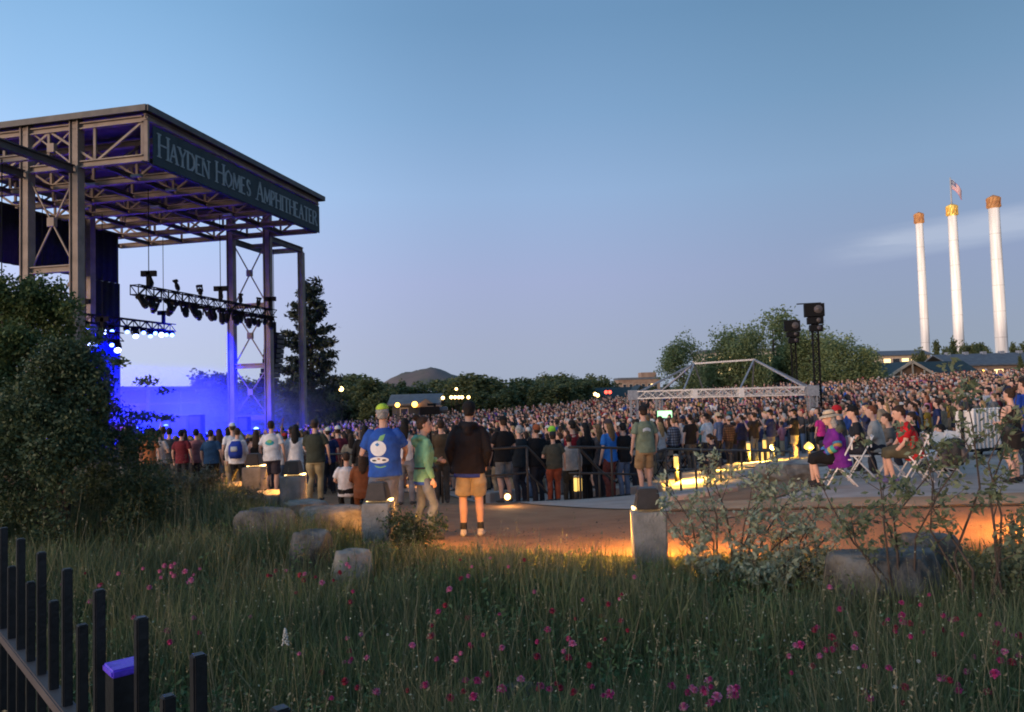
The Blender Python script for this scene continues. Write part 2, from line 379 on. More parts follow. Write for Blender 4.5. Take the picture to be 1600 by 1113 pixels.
leafmat('turf', [(.03, .055, .015), (.05, .085, .022), (.07, .10, .03)], .2)
noisy('petal_pink', (.48, .08, .20), (.66, .20, .34), 90, .8); noisy('petal_magenta', (.36, .015, .10), (.56, .05, .20), 90, .8)
noisy('petal_maroon', (.20, .008, .03), (.34, .02, .05), 60, .7); noisy('petal_white', (.40, .39, .34), (.55, .53, .47), 60, .8)
leafmat('litter', [(.03, .02, .014), (.07, .045, .028), (.13, .09, .055)], 0)
leafmat('straw', [(.16, .14, .08), (.24, .21, .12), (.34, .30, .19)], .2)
noisy('stem_green', (.06, .10, .03), (.10, .14, .05), 30, .8)
noisy('print_white', (.72, .72, .74), (.82, .82, .82), 30, .8); noisy('print_green', (.18, .42, .16), (.28, .52, .22), 20, .8)
noisy('print_blue', (.03, .16, .42), (.05, .24, .52), 20, .8); noisy('print_teal', (.02, .30, .42), (.05, .45, .40), 6, .8)

# ------------------------------------------------------------------ ground
def axis(fine_a, fine_b, step, a, b):
    l = list(np.arange(fine_a, fine_b + 1e-6, step)); s = step; x = fine_b
    while x < b: s *= 1.22; x += s; l.append(min(x, b))
    s = step; x = fine_a
    while x > a: s *= 1.22; x -= s; l.insert(0, max(x, a))
    return np.array(sorted(set(l)))
gx, gy = axis(-14, 26, .4, -5000, 5000), axis(-1, 46, .4, -60, 6000)
GX, GY = np.meshgrid(gx, gy); GZ = hgrid(GX, GY)
idx = np.arange(GX.size).reshape(GX.shape)
FQ = np.stack([idx[:-1, :-1], idx[:-1, 1:], idx[1:, 1:], idx[1:, :-1]], -1).reshape(-1, 4)
m, t, b = newmat('ground')
tcn = N(t, 'ShaderNodeTexCoord'); nz = N(t, 'ShaderNodeTexNoise'); nz.inputs['Scale'].default_value = .9; nz.inputs['Detail'].default_value = 9; nz.inputs['Roughness'].default_value = .7
t.links.new(tcn.outputs['Object'], nz.inputs['Vector']); r_ = N(t, 'ShaderNodeValToRGB')
r_.color_ramp.elements[0].position = .36; r_.color_ramp.elements[1].position = .64
r_.color_ramp.elements[0].color = (.022, .026, .012, 1); r_.color_ramp.elements[1].color = (.055, .062, .022, 1)
t.links.new(nz.outputs['Fac'], r_.inputs[0]); t.links.new(r_.outputs[0], b.inputs['Base Color']); b.inputs['Roughness'].default_value = .95
n2 = N(t, 'ShaderNodeTexNoise'); n2.inputs['Scale'].default_value = 30; t.links.new(tcn.outputs['Object'], n2.inputs['Vector'])
bp = N(t, 'ShaderNodeBump'); bp.inputs['Strength'].default_value = .6; bp.inputs['Distance'].default_value = .04
t.links.new(n2.outputs['Fac'], bp.inputs['Height']); t.links.new(bp.outputs[0], b.inputs['Normal'])
setp(link('ground', npmesh(np.stack([GX, GY, GZ], -1).reshape(-1, 3), FQ, True), 'ground'), kind='structure')

def sheet(name, pts, mat_, lift, step=.5, thick=.0):
    bm = bmesh.new(); bm.faces.new([bm.verts.new((p[0], p[1], 0)) for p in pts])
    bmesh.ops.triangulate(bm, faces=bm.faces[:])
    xs = [p[0] for p in pts]; ys = [p[1] for p in pts]
    for ax, lo, hi in ((0, min(xs), max(xs)), (1, min(ys), max(ys))):
        c = math.ceil(lo / step) * step
        while c < hi:
            no = (1, 0, 0) if ax == 0 else (0, 1, 0); co = (c, 0, 0) if ax == 0 else (0, c, 0)
            bmesh.ops.bisect_plane(bm, geom=bm.verts[:] + bm.edges[:] + bm.faces[:], dist=1e-5, plane_co=co, plane_no=no); c += step
    bm.verts.ensure_lookup_table()
    zz = hgrid([v.co.x for v in bm.verts], [v.co.y for v in bm.verts])
    for v, z in zip(bm.verts, zz): v.co.z = z + lift
    bmesh.ops.recalc_face_normals(bm, faces=bm.faces[:])
    if sum(f.normal.z for f in bm.faces) < 0: bmesh.ops.reverse_faces(bm, faces=bm.faces[:])
    if thick:
        ed = [e for e in bm.edges if e.is_boundary]; r = bmesh.ops.extrude_edge_only(bm, edges=ed)
        for g in r['geom']:
            if isinstance(g, bmesh.types.BMVert): g.co.z -= thick
    return setp(link(name, tomesh(bm, False), mat_), kind='structure')
def gp(*pp): return [G(*p) for p in pp]
def dens(pts, n=5):
    out = []
    for i, p in enumerate(pts):
        q = pts[(i + 1) % len(pts)]
        for k in range(n): out.append(Vector(p).lerp(Vector(q), k / n))
    return out
path_near = [(180, 742), (330, 768), (430, 793), (520, 828), (600, 856), (720, 866), (860, 869), (1010, 872), (1180, 874), (1340, 872), (1480, 868), (1660, 866)]
path_far = [(1660, 792), (1420, 797), (1220, 799), (1040, 801), (990, 798), (830, 790), (700, 775), (560, 766), (430, 759), (330, 748), (200, 735)]
PATH = gp(*path_near) + gp(*path_far)
sheet('path', PATH, 'dirt', .012)
CONC = gp((200, 734), (330, 747), (430, 758), (560, 765), (700, 774), (830, 789), (990, 797), (1040, 800), (1220, 798), (1420, 796), (1680, 791), (1680, 684), (1460, 694), (1290, 716), (1200, 742), (1040, 765), (900, 767), (760, 762), (600, 752), (430, 746), (200, 726))
sheet('pavement', CONC, 'concrete', .016)
sheet('planting_bed', gp((1052, 787), (1120, 765), (1185, 742), (1236, 738), (1262, 752), (1250, 768), (1215, 780), (1205, 783), (1052, 789)), 'dirt', .034)
sheet('lit_edge_strip', gp((1046, 800), (1220, 798), (1420, 796), (1680, 791), (1680, 772), (1440, 780), (1300, 782), (1215, 783), (1050, 790)), 'lit_edge_dirt', .036)  # pale sheet; orange light on the pavement edge is painted into it
sheet('walkway', gp((1040, 762), (1100, 742), (1165, 722), (1235, 700), (1275, 686), (1312, 690), (1290, 704), (1240, 722), (1180, 742), (1090, 760)), 'concrete', .03)

# kerb walls along the head of the stairs
def kerb(pp, w, hgt, label):
    pts = [G(*p) for p in pp]; bm = bmesh.new()
    for a, c in zip(pts, pts[1:]):
        bar(bm, a + Vector((0, 0, hgt / 2 - .1)), c + Vector((0, 0, hgt / 2 - .1)), w, hgt + .2)
    o = link('kerb_wall', tomesh(bm), 'concrete'); bv = o.modifiers.new('b', 'BEVEL'); bv.width = .02
    return setp(o, label, 'kerb wall')
kerb([(758, 786), (806, 779), (836, 776)], .28, .24, 'low concrete kerb wall with a round step light beside the stairs')
kerb([(897, 780), (950, 776), (1000, 772), (1034, 769)], .26, .2, 'low concrete kerb wall in front of the black folding chairs')
kerb([(1046, 786), (1100, 779), (1150, 770)], .16, .12, 'long low kerb below the ramp railing')
# steps going down
for i in range(4):
    a = at(836, 776, 15.4 + i * .5); c = at(897, 776, 15.4 + i * .5); bm = bmesh.new()
    z = -.52 - .14 * (i + 1)
    bar(bm, (a.x - .2, a.y, z - .2), (c.x + .2, c.y, z - .2), .5, .4)
    setp(link('stair_step', tomesh(bm), 'concrete'), f'{ORD[i]} concrete step down from the pavement into the crowd', 'step')
# ------------------------------------------------------------------ stage canopy
UV_ = Vector((-.9755, .22, 0)).normalized(); VV_ = Vector((.22, .9755, 0)).normalized(); C0 = Vector((-17.4, 36.4, 0))
def SP(u, v, z): return C0 + UV_ * u + VV_ * v + Vector((0, 0, z + EYE))     # z counted from eye height
TOP, BOT, LEN, DEEP, GZ0 = 14.0, 11.5, 17.6, 16.0, -3.9
stage = empty('stage_canopy', SP(8, 8.8, GZ0), label='tall steel stage canopy with flat roof, braced columns and dark name banner', cat='stage')
stage_inv = Matrix.Translation(-stage.location)
def spart(name, bm, mat_, parent=None, smooth=False):
    me = tomesh(bm, smooth); me.transform(stage_inv)
    return link(name, me, mat_, parent or stage)
def ibeam(bm, p, q, w, d):
    p, q = Vector(p), Vector(q); ax = (q - p).normalized(); up = Vector((0, 0, 1)) if abs(ax.z) < .9 else UV_
    s = ax.cross(up).normalized(); t = s.cross(ax).normalized()
    bar(bm, p + t * (d / 2 - .03), q + t * (d / 2 - .03), w, .06, up=t); bar(bm, p - t * (d / 2 - .03), q - t * (d / 2 - .03), w, .06, up=t)
    bar(bm, p, q, .05, d - .13, up=t)
for v in (0, LEN):
    for u, v_ in ((3.8, v), (6.7, v), (12.2, v if v == 0 else 10.3)):
        bm = bmesh.new(); ibeam(bm, SP(u, v_, GZ0), SP(u, v_, TOP - .12), .46, .5); bar(bm, SP(u, v_, GZ0), SP(u, v_, TOP - .13), .3, .3, up=UV_)
        spart('column', bm, 'steel_tan')
    # tower bracing between the paired columns
    for z in (-1.4, 2.3, 6.6):
        bm = bmesh.new(); ibeam(bm, SP(4.02, v, z), SP(6.48, v, z), .3, .34); spart('cross_beam', bm, 'steel_tan')
    for za, zb in ((-1.2, 2.1), (2.5, 6.4), (6.8, 11.1), (11.7, 13.6)):
        bm = bmesh.new(); bar(bm, SP(4.0, v, za), SP(6.5, v, zb), .07); bar(bm, SP(6.5, v + .09, za), SP(4.0, v + .09, zb), .07)
        z = (za + zb) / 2; bar(bm, SP(5.05, v, z), SP(5.45, v, z), .22, .44); spart('cross_brace', bm, 'steel_tan')
vs = [LEN * i / 6 for i in range(7)]
for i, v in enumerate(vs):
    bm = bmesh.new()
    ibeam(bm, SP(0, v, BOT + .15), SP(DEEP, v, BOT + .15), .3, .34); ibeam(bm, SP(0, v, TOP - .45), SP(DEEP, v, TOP - .45), .3, .32)
    n = 6
    for k in range(n):
        ua, ub = DEEP * k / n, DEEP * (k + 1) / n
        bar(bm, SP(ua + .1, v, BOT + .3), SP(ub - .1, v, TOP - .6), .11) if k % 2 else bar(bm, SP(ua + .1, v, TOP - .6), SP(ub - .1, v, BOT + .3), .11)
        bar(bm, SP(ua + .08, v, BOT + .3), SP(ua + .08, v, TOP - .6), .12)
    spart('roof_truss', bm, 'steel_tan')
for u in (.05, 2.6, 5.25, 8.0, 10.6, 13.3, 15.9):
    bm = bmesh.new()
    for a, b_ in zip(vs, vs[1:]): ibeam(bm, SP(u, a + .17, BOT + .12), SP(u, b_ - .17, BOT + .12), .2, .24)
    spart('purlin', bm, 'steel_dark')
for i in range(6):
    for u in (1.3, 6.6, 11.9): bm = bmesh.new(); bar(bm, SP(u, vs[i] + .2, BOT + .35), SP(u + 1.1, vs[i + 1] - .2, TOP - .7), .09); spart('sway_brace', bm, 'steel_dark')
# roof deck: ribbed sheets
nsh = 12
for k in range(nsh):
    a, b_ = -.35 + (LEN + .7) * k / nsh, -.35 + (LEN + .7) * (k + 1) / nsh - .02; bm = bmesh.new()
    bar(bm, SP(-.45, (a + b_) / 2, TOP - .06), SP(DEEP + .4, (a + b_) / 2, TOP - .06), b_ - a, .1)
    for q in range(3): bar(bm, SP(-.45, a + (b_ - a) * (q + .5) / 3, TOP + .01), SP(DEEP + .4, a + (b_ - a) * (q + .5) / 3, TOP + .01), .06, .05)
    spart('roof_panel', bm, 'steel_dark')
for (p, q) in ((SP(-.5, -.4, TOP - .05), SP(-.5, LEN + .4, TOP - .05)), (SP(-.44, -.42, TOP - .05), SP(DEEP + .4, -.42, TOP - .05)), (SP(-.44, LEN + .42, TOP - .05), SP(DEEP + .4, LEN + .42, TOP - .05))):
    bm = bmesh.new(); bar(bm, p, q, .09, .3); spart('roof_edge', bm, 'roof_metal')
bm = bmesh.new(); ibeam(bm, SP(-.12, -.1, TOP - .35), SP(-.12, LEN + .1, TOP - .35), .2, .3); spart('fascia_beam', bm, 'steel_tan')
for v in (.05, LEN - .05): bm = bmesh.new(); bar(bm, SP(-.1, v, BOT), SP(-.1, v, TOP - .3), .2); spart('corner_post', bm, 'steel_tan')
# side wings that carry the loudspeakers
for sgn, v0 in ((-1, 0), (1, LEN)):
    for u in (3.8, 6.7):
        bm = bmesh.new(); ibeam(bm, SP(u, v0 + sgn * .26, BOT - .1), SP(u, v0 + sgn * 4.75, BOT - .1), .3, .4); spart('wing_beam', bm, 'steel_dark')
    bm = bmesh.new(); ibeam(bm, SP(3.65, v0 + sgn * 4.9, BOT - .1), SP(7, v0 + sgn * 4.9, BOT - .1), .26, .36); ibeam(bm, SP(3.95, v0 + sgn * 2.4, BOT - .1), SP(6.55, v0 + sgn * 2.4, BOT - .1), .22, .3)
    spart('wing_beam', bm, 'steel_tan')
    if sgn > 0:
        bm = bmesh.new(); ibeam(bm, SP(3.8, v0 + 4.9, GZ0), SP(3.8, v0 + 4.9, BOT - .32), .4, .42); bar(bm, SP(3.8, v0 + 4.9, GZ0), SP(3.8, v0 + 4.9, BOT - .33), .26, .26, up=UV_)
        spart('column', bm, 'steel_tan')
# dark rear valance and leg drape
def drape(v0, v1, z0, z1, name):
    nv = int((v1 - v0) / .18); V, Fq = [], []
    for i in range(nv + 1):
        v = v0 + (v1 - v0) * i / nv; u = 12.75 + .06 * math.sin(i * 1.9)
        for z in (z0, z1): V.append(SP(u, v, z))
        for z in (z0, z1): V.append(SP(u + .05, v, z))
    for i in range(nv):
        a = 4 * i; Fq += [(a, a + 4, a + 5, a + 1), (a + 3, a + 7, a + 6, a + 2), (a + 1, a + 5, a + 7, a + 3), (a + 2, a + 6, a + 4, a)]
    Fq += [(0, 1, 3, 2), (4 * nv, 4 * nv + 2, 4 * nv + 3, 4 * nv + 1)]
    me = npmesh(np.array([tuple(p - stage.location) for p in V]), np.array(Fq), True); link(name, me, 'drape', stage)
drape(-.4, 13.6, 8.1, BOT - .05, 'valance'); drape(10.7, 13.6, -2.6, 8.098, 'leg_drape')
# worklights under the roof
for u, v in ((1.4, 1.6), (1.5, 4.4), (4.6, 2.2), (4.7, 7.3), (8.3, 1.8), (8.6, 6.2), (11, 4.0), (2, 10.4)):
    bm = bmesh.new(); bar(bm, SP(u, v, BOT - .12), SP(u + .6, v, BOT - .12), .2, .12); spart('work_light', bm, 'letter_paint')

# banner with its lettering
bm = bmesh.new(); nb = 9
for k in range(nb):
    a, b_ = .25 + (LEN - .35) * k / nb, .25 + (LEN - .35) * (k + 1) / nb
    p, q = SP(-.3, a, (11.42 + 13.3) / 2), SP(-.3, b_ - .012, (11.42 + 13.3) / 2); bar(bm, p, q, .04, 1.88)
banner = spart('sign_banner', bm, 'banner')
GL = {'H': [(0, 0, 0, 1, 1), (1, 0, 1, 1, 1), (0, .54, 1, .54, 0)], 'A': [(0, 0, .5, 1, 0), (.5, 1, 1, 0, 1), (.2, .36, .8, .36, 0)],
      'Y': [(0, 1, .5, .48, 1), (1, 1, .5, .48, 0), (.5, .48, .5, 0, 1)], 'D': [(0, 0, 0, 1, 1), (0, 1, .6, .95, 0), (.6, .95, .98, .7, 1), (.98, .7, .98, .3, 1), (.98, .3, .6, .05, 1), (.6, .05, 0, 0, 0)],
      'E': [(0, 0, 0, 1, 1), (0, 1, .85, 1, 0), (0, .53, .65, .53, 0), (0, 0, .9, 0, 0)], 'N': [(0, 0, 0, 1, 0), (0, 1, 1, 0, 1), (1, 0, 1, 1, 0)],
      'O': [(.5, 1, .12, .8, 0), (.12, .8, 0, .5, 1), (0, .5, .12, .2, 1), (.12, .2, .5, 0, 0), (.5, 0, .88, .2, 0), (.88, .2, 1, .5, 1), (1, .5, .88, .8, 1), (.88, .8, .5, 1, 0)],
      'M': [(0, 0, .1, 1, 0), (.1, 1, .5, .15, 1), (.5, .15, .9, 1, 0), (.9, 1, 1, 0, 1)],
      'S': [(.9, .80, .72, .97, 0), (.72, .97, .42, .99, 0), (.42, .99, .14, .86, 1), (.14, .86, .14, .68, 1), (.14, .68, .42, .54, 1), (.42, .54, .74, .42, 1), (.74, .42, .9, .26, 1), (.9, .26, .80, .08, 1), (.80, .08, .5, .01, 0), (.5, .01, .22, .05, 0), (.22, .05, .08, .2, 0)],
      'P': [(0, 0, 0, 1, 1), (0, 1, .6, .98, 0), (.6, .98, .9, .76, 1), (.9, .76, .6, .5, 1), (.6, .5, 0, .46, 0)], 'I': [(.5, 0, .5, 1, 1)],
      'T': [(0, 1, 1, 1, 0), (.5, 0, .5, 1, 1)], 'R': [(0, 0, 0, 1, 1), (0, 1, .6, .98, 0), (.6, .98, .88, .77, 1), (.88, .77, .55, .53, 1), (.55, .53, 0, .5, 0), (.4, .5, 1, 0, 1)]}
SERIF = {'H': [(0, 0), (0, 1), (1, 0), (1, 1)], 'A': [(0, 0), (1, 0)], 'Y': [(0, 1), (1, 1), (.5, 0)], 'N': [(0, 0), (0, 1), (1, 1)], 'M': [(0, 0), (1, 0)], 'P': [(0, 0)], 'I': [(.5, 0), (.5, 1)], 'T': [(.5, 0)], 'R': [(0, 0), (1, 0)], 'E': [], 'D': [], 'O': [], 'S': []}
txt = 'HAYDEN HOMES AMPHITHEATER'; widths = []
for i, ch in enumerate(txt):
    big = i == 0 or txt[i - 1] == ' '
    widths.append(.42 if ch == ' ' else ({'I': .16, 'M': .72, 'O': .66, 'E': .42, 'S': .42, 'P': .44}.get(ch, .58) * (1.22 if big else 1)))
gap = .17; total = sum(widths) + gap * (len(txt) - 1); k_ = (LEN - 1.2) / total; vpos = .65
for i, ch in enumerate(txt):
    w = widths[i] * k_
    if ch != ' ':
        big = i == 0 or txt[i - 1] == ' '; hh = 1.12 if big else .92; z0 = 11.88; bm = bmesh.new()
        gpnt = lambda x, y: SP(-.335, vpos + x * w, z0 + y * hh)
        for (x0, y0, x1, y1, th) in GL[ch]:
            p, q = gpnt(x0, y0), gpnt(x1, y1); e = (q - p).normalized() * .02; bar(bm, p - e, q + e, .03, .15 if th else .085, up=(q - p).cross(UV_))
        for (x0, y0) in SERIF[ch]:
            c = gpnt(x0, y0); bar(bm, c - VV_ * .15, c + VV_ * .15, .035, .06)
        spart('letter', bm, 'letter_paint', banner)
    vpos += w + gap * k_

# stage deck and the low building behind
bm = bmesh.new(); bar(bm, SP(8.2, -1.5, -3.0), SP(8.2, LEN + 1.5, -3.0), 13.5, 1.5); setp(link('stage_deck', tomesh(bm), 'stage_wall'), 'raised stage floor under the canopy washed in blue light', 'stage floor')
bk = empty('backstage_building', SP(19, 16, GZ0), label='low flat-roofed building behind the stage glowing blue', cat='building')
binv = Matrix.Translation(-bk.location)
def bpart(name, bm, mat_):
    me = tomesh(bm); me.transform(binv); return link(name, me, mat_, bk)
bm = bmesh.new(); bar(bm, SP(21, 6, -1.5), SP(21, 30, -1.5), 5, 4.8); bpart('wall', bm, 'stage_wall')
bm = bmesh.new(); bar(bm, SP(20.6, 5.5, 1.05), SP(20.6, 30.5, 1.05), 6.6, .25); bpart('roof', bm, 'roof_metal')
for v in range(7, 31, 4):
    bm = bmesh.new(); bar(bm, SP(17.9, v, -3.6), SP(17.9, v, .9), .22); bpart('post', bm, 'steel_tan')
for z in (-.25, -1.3):
    bm = bmesh.new(); bar(bm, SP(17.8, 6.2, z), SP(17.8, 29.8, z), .16, .2); bpart('beam', bm, 'steel_tan')
# band gear on the deck
gearspec = [(6, 4, .9, 1.1), (7.5, 7.5, 1.4, .9), (10, 9, 2.0, 1.0), (5, 11, .8, 1.3), (8, 13.5, 1.2, 1.2), (4.5, 15.5, .7, 1.0)]
for i, (u, v, w, hh) in enumerate(gearspec):
    o = empty('amplifier_rack', SP(u, v, -2.25), label=f'dark amplifier rack on the blue stage, {ORD[i]} from the near wing', cat='amplifier', group='racks on the stage')
    bm = bmesh.new(); box(bm, -w / 2, w / 2, -.3, .3, 0, hh); link('cabinet', tomesh(bm), 'rig_black', o)
    bm = bmesh.new(); box(bm, -w / 2 + .08, w / 2 - .08, -.33, -.303, .1, hh - .1); link('grille', tomesh(bm), 'steel_dark', o)

# ------------------------------------------------------------------ rigging
def boxtruss(bm, p, q, s, r=.03, bay=None):
    p, q = Vector(p), Vector(q); ax = (q - p).normalized(); sd = ax.cross(Vector((0, 0, 1)))
    if sd.length < .1: sd = Vector((1, 0, 0))
    sd.normalize(); tp = sd.cross(ax).normalized(); L = (q - p).length; bay = bay or s * 1.2; n = max(1, round(L / bay))
    cs = [(a * s / 2, b_ * s / 2) for a, b_ in ((-1, -1), (1, -1), (1, 1), (-1, 1))]
    for a, b_ in cs: bar(bm, p + sd * a + tp * b_, q + sd * a + tp * b_, r * 1.7)
    for i in range(n):
        x0, x1 = p + ax * (L * i / n), p + ax * (L * (i + 1) / n)
        for k in range(4):
            (a, b_), (c, d) = cs[k], cs[(k + 1) % 4]
            if i % 2: a, b_, c, d = c, d, a, b_
            bar(bm, x0 + sd * a + tp * b_, x1 + sd * c + tp * d, r)
            bar(bm, x0 + sd * a + tp * b_, x0 + sd * c + tp * d, r)
def moving_head():
    o = empty('stage_light', label='x', cat='stage light')
    bm = bmesh.new(); box(bm, -.2, .2, -.16, .16, -.16, 0); link('base', tomesh(bm), 'rig_black', o)
    bm = bmesh.new(); box(bm, -.24, -.19, -.07, .07, -.55, -.16); box(bm, .19, .24, -.07, .07, -.55, -.16); box(bm, -.19, .19, -.07, .07, -.20, -.162); link('yoke', tomesh(bm), 'rig_black', o)
    bm = bmesh.new(); tube(bm, [(0, 0, -.28), (0, 0, -.42), (0, 0, -.62), (0, 0, -.74)], [.11, .17, .18, .16], 12); link('head', tomesh(bm, True), 'rig_black', o)
    bm = bmesh.new(); tube(bm, [(0, 0, -.80), (0, 0, -.83)], [.14, .12], 12); link('lens', tomesh(bm, True), 'glass_dark', o)
    return o
proto = moving_head()
def hang(loc, rz, tilt, label, group, lens=None, scale=1.0):
    o = copy_tree(proto); o.location = loc; o.rotation_euler = (tilt, 0, rz); o.scale = (scale,) * 3; o['label'] = label; o['group'] = group
    if lens:
        for c in o.children:
            if c.name.startswith('lens'): c.data = LENS[lens]
    return o
LENS = {}
for nm in ('spot_white', 'spot_blue', 'spot_violet'):
    bm = bmesh.new(); tube(bm, [(0, 0, -.78), (0, 0, -.84)], [.17, .15], 12); LENS[nm] = tomesh(bm, True); LENS[nm].materials.append(MATS[nm])
def ltruss(p, q, cables, label):
    o = empty('lighting_truss', p, label=label, cat='lighting truss'); inv = Matrix.Translation(-Vector(p))
    bm = bmesh.new(); boxtruss(bm, p, q, .5, .038); me = tomesh(bm); me.transform(inv); link('truss_frame', me, 'rig_black', o)
    for f in cables:
        c = Vector(p).lerp(Vector(q), f); bm = bmesh.new(); tube(bm, [c + Vector((0, 0, 1.1)), (c.x, c.y, EYE + BOT - .05)], .022, 6); me = tomesh(bm); me.transform(inv); link('cable', me, 'rig_black', o)
        bm = bmesh.new(); bar(bm, c + Vector((0, 0, .2)), c + Vector((0, 0, 1.1)), .2); bar(bm, c + Vector((-.4, 0, 1.0)), c + Vector((.4, 0, 1.0)), .2, .3); me = tomesh(bm); me.transform(inv); link('chain_hoist', me, 'rig_black', o)
    return o
A_, B_ = SP(3.0, 3.0, 5.85), SP(3.0, 16.9, 5.85)
ltruss(A_, B_, (.08, .55, .97), 'long black lighting truss hung along the open front of the stage')
rl = random.Random(4)
for i in range(19):
    p = A_.lerp(B_, (i + .5) / 19); hang(p - Vector((0, 0, .28)), rl.uniform(0, 6), rl.uniform(-.7, .7), f'unlit black stage light, {ORD[i]} from the near end of the front truss', 'lights on the front truss', scale=rl.uniform(.8, 1.15))
    if i % 3 == 1:
        hang(p + Vector((0, 0, .95)), rl.uniform(0, 6), rl.uniform(-.5, .5), f'unlit stage light standing on top of the front truss, {ORD[i // 3]} from its near end', 'lights on top of the front truss', scale=.75)
A2, B2 = SP(10.6, 6.5, 5.15), SP(10.6, 16.3, 5.15)
ltruss(A2, B2, (.15, .9), 'black lighting truss with glowing blue lamps above the rear of the stage')
A3, B3 = SP(9.2, 2.0, 4.0), SP(9.2, 9.4, 4.0)
ltruss(A3, B3, (.2, .8), 'lower black lighting truss with blue lamps seen past the near column')
blue = [(f, A2, B2, s, l) for f, s, l in ((.04, .9, 'spot_violet'), (.16, 1, 'spot_blue'), (.30, 1.1, 'spot_white'), (.38, .8, 'spot_blue'), (.52, .8, 'spot_blue'), (.60, 1.1, 'spot_white'), (.68, .8, 'spot_blue'), (.80, .8, 'spot_blue'), (.86, 1.1, 'spot_white'), (.92, .8, 'spot_blue'), (.98, .9, 'spot_blue'), (.75, .9, 'spot_blue'))]
blue += [(f, A3, B3, s, l) for f, s, l in ((.05, 1, 'spot_violet'), (.22, 1, 'spot_blue'), (.40, 1, 'spot_blue'), (.46, .8, 'spot_violet'), (.64, 1.2, 'spot_white'), (.70, .8, 'spot_blue'), (.88, .8, 'spot_blue'), (.94, 1.2, 'spot_white'))]
for i, (f, a, b_, s, l) in enumerate(blue):
    p = a.lerp(b_, f); d = (Vector((0, 0, EYE)) * .4 + SP(-6, 6, 0) * .6) - p
    o = hang(p - Vector((0, 0, .28)), math.atan2(-d.x, d.y), rl.uniform(.75, 1.15), f'{ {"spot_white": "glaring white", "spot_blue": "small blue", "spot_violet": "dim violet"}[l] } stage light, {ORD[i % 12]} from the near end of the {"rear" if a is A2 else "lower"} truss', 'lit stage lights', l, s * .95)
for o in [proto] + list(proto.children): bpy.data.objects.remove(o)

# the light those lamps throw
BL, VI = (.0, .004, 1.0), (.30, .08, 1.0)
for f, e in ((.2, 26000), (.5, 26000), (.85, 26000)):
    p = A2.lerp(B2, f) - Vector((0, 0, 1.0)); lamp('stage_beam', 'SPOT', p, e, BL, radius=.25, target=p + UV_ * -2.5 + Vector((0, 0, -6)), angle=115, blend=.7)
lamp('stage_beam', 'SPOT', SP(6, 15, 4.2), 42000, BL, radius=.3, target=SP(17, 20, -2), angle=120)
lamp('stage_beam', 'SPOT', SP(9, 10, 3.4), 42000, BL, radius=.3, target=SP(18, 13, -2), angle=120)
lamp('stage_beam', 'SPOT', SP(7, 7, -2.0), 2600, VI, radius=.4, target=SP(6, 9, 11), angle=130)
lamp('stage_beam', 'SPOT', SP(8, 13.5, -2.0), 2600, VI, radius=.4, target=SP(5, 17.6, 6), angle=130)

# added blue lights along the deck, put in to flood the haze
for i, (u, v) in enumerate(((2.4, 3.5), (2.4, 8.5), (2.4, 13.5), (14.2, 5), (14.2, 11), (14.2, 17), (15.5, 22))):
    o = empty('added_floor_light', SP(u, v, -2.22), label=f'small added blue floor light flooding the stage haze, {ORD[i]} of the row', cat='stage light', group='added blue floor lights'); bm = bmesh.new(); box(bm, -.2, .2, -.2, .2, 0, .22); link('housing', tomesh(bm), 'rig_black', o)
    bm = bmesh.new(); tube(bm, [(0, 0, .23), (0, 0, .27)], .16, 12); link('lens', tomesh(bm), 'spot_blue', o); lamp('added_haze_glow', 'SPOT', SP(u, v, -1.7), 6500, BL, radius=.2, target=SP(u + 6, v + 2.5, -3.0), angle=100, blend=.7)
# line-array loudspeakers hung from the wings
for v, lab in ((LEN + 3.2, 'curved black line of hung loudspeakers beside the far columns of the stage'), (-2.9, 'black hung loudspeaker line cut by the edge of the picture near the leafy shrub')):
    o = empty('line_array', SP(5.2, v, 0), label=lab, cat='loudspeaker', group='hung loudspeakers'); inv = Matrix.Translation(-o.location); n = 12
    for k in range(n):
        a = .015 * k * k * .32; z = 4.55 - k * .36; off = -.018 * k * k * .35; bm = bmesh.new(); c = SP(5.2 - off, v, z)
        bar(bm, c - VV_ * .62, c + VV_ * .62, 1.0, .33); me = tomesh(bm); me.transform(inv); b1 = link('cabinet', me, 'rig_black', o)
        bm = bmesh.new(); c = SP(4.66 - off, v, z); bar(bm, c - VV_ * .5, c + VV_ * .5, .03, .26); me = tomesh(bm); me.transform(inv); link('grille', me, 'steel_dark', b1)
    bm = bmesh.new(); c = SP(5.2, v, 4.85); bar(bm, c - VV_ * .6, c + VV_ * .6, .5, .12); bar(bm, SP(5.2, v, 4.9), SP(5.2, v, 5.7), .25); me = tomesh(bm); me.transform(inv); link('fly_bar', me, 'rig_black', o)
    bm = bmesh.new(); tube(bm, [SP(5.2, v, 5.6), SP(5.2, v, BOT - .25)], .025, 6); me = tomesh(bm); me.transform(inv); link('cable', me, 'rig_black', o)

# haze drifting over the stage, lit by the blue lamps
bm = bmesh.new(); box(bm, -10.5, 10.5, -12.5, 12.5, -4.6, 5.6)
hz = setp(link('stage_haze', tomesh(bm), None, None, SP(9.5, 13.5, 0), math.atan2(UV_.y, UV_.x)), 'blue-lit theatrical haze hanging over the stage', 'haze', kind='stuff')
m = bpy.data.materials.new('haze'); m.use_nodes = True; t = m.node_tree; t.nodes.clear()
ou = N(t, 'ShaderNodeOutputMaterial'); pv = N(t, 'ShaderNodeVolumePrincipled'); t.links.new(pv.outputs[0], ou.inputs['Volume'])
pv.inputs['Color'].default_value = (.92, .92, 1, 1); pv.inputs['Anisotropy'].default_value = .2
tcn = N(t, 'ShaderNodeTexCoord'); nz = N(t, 'ShaderNodeTexNoise'); nz.inputs['Scale'].default_value = .16; nz.inputs['Detail'].default_value = 3
t.links.new(tcn.outputs['Object'], nz.inputs['Vector'])
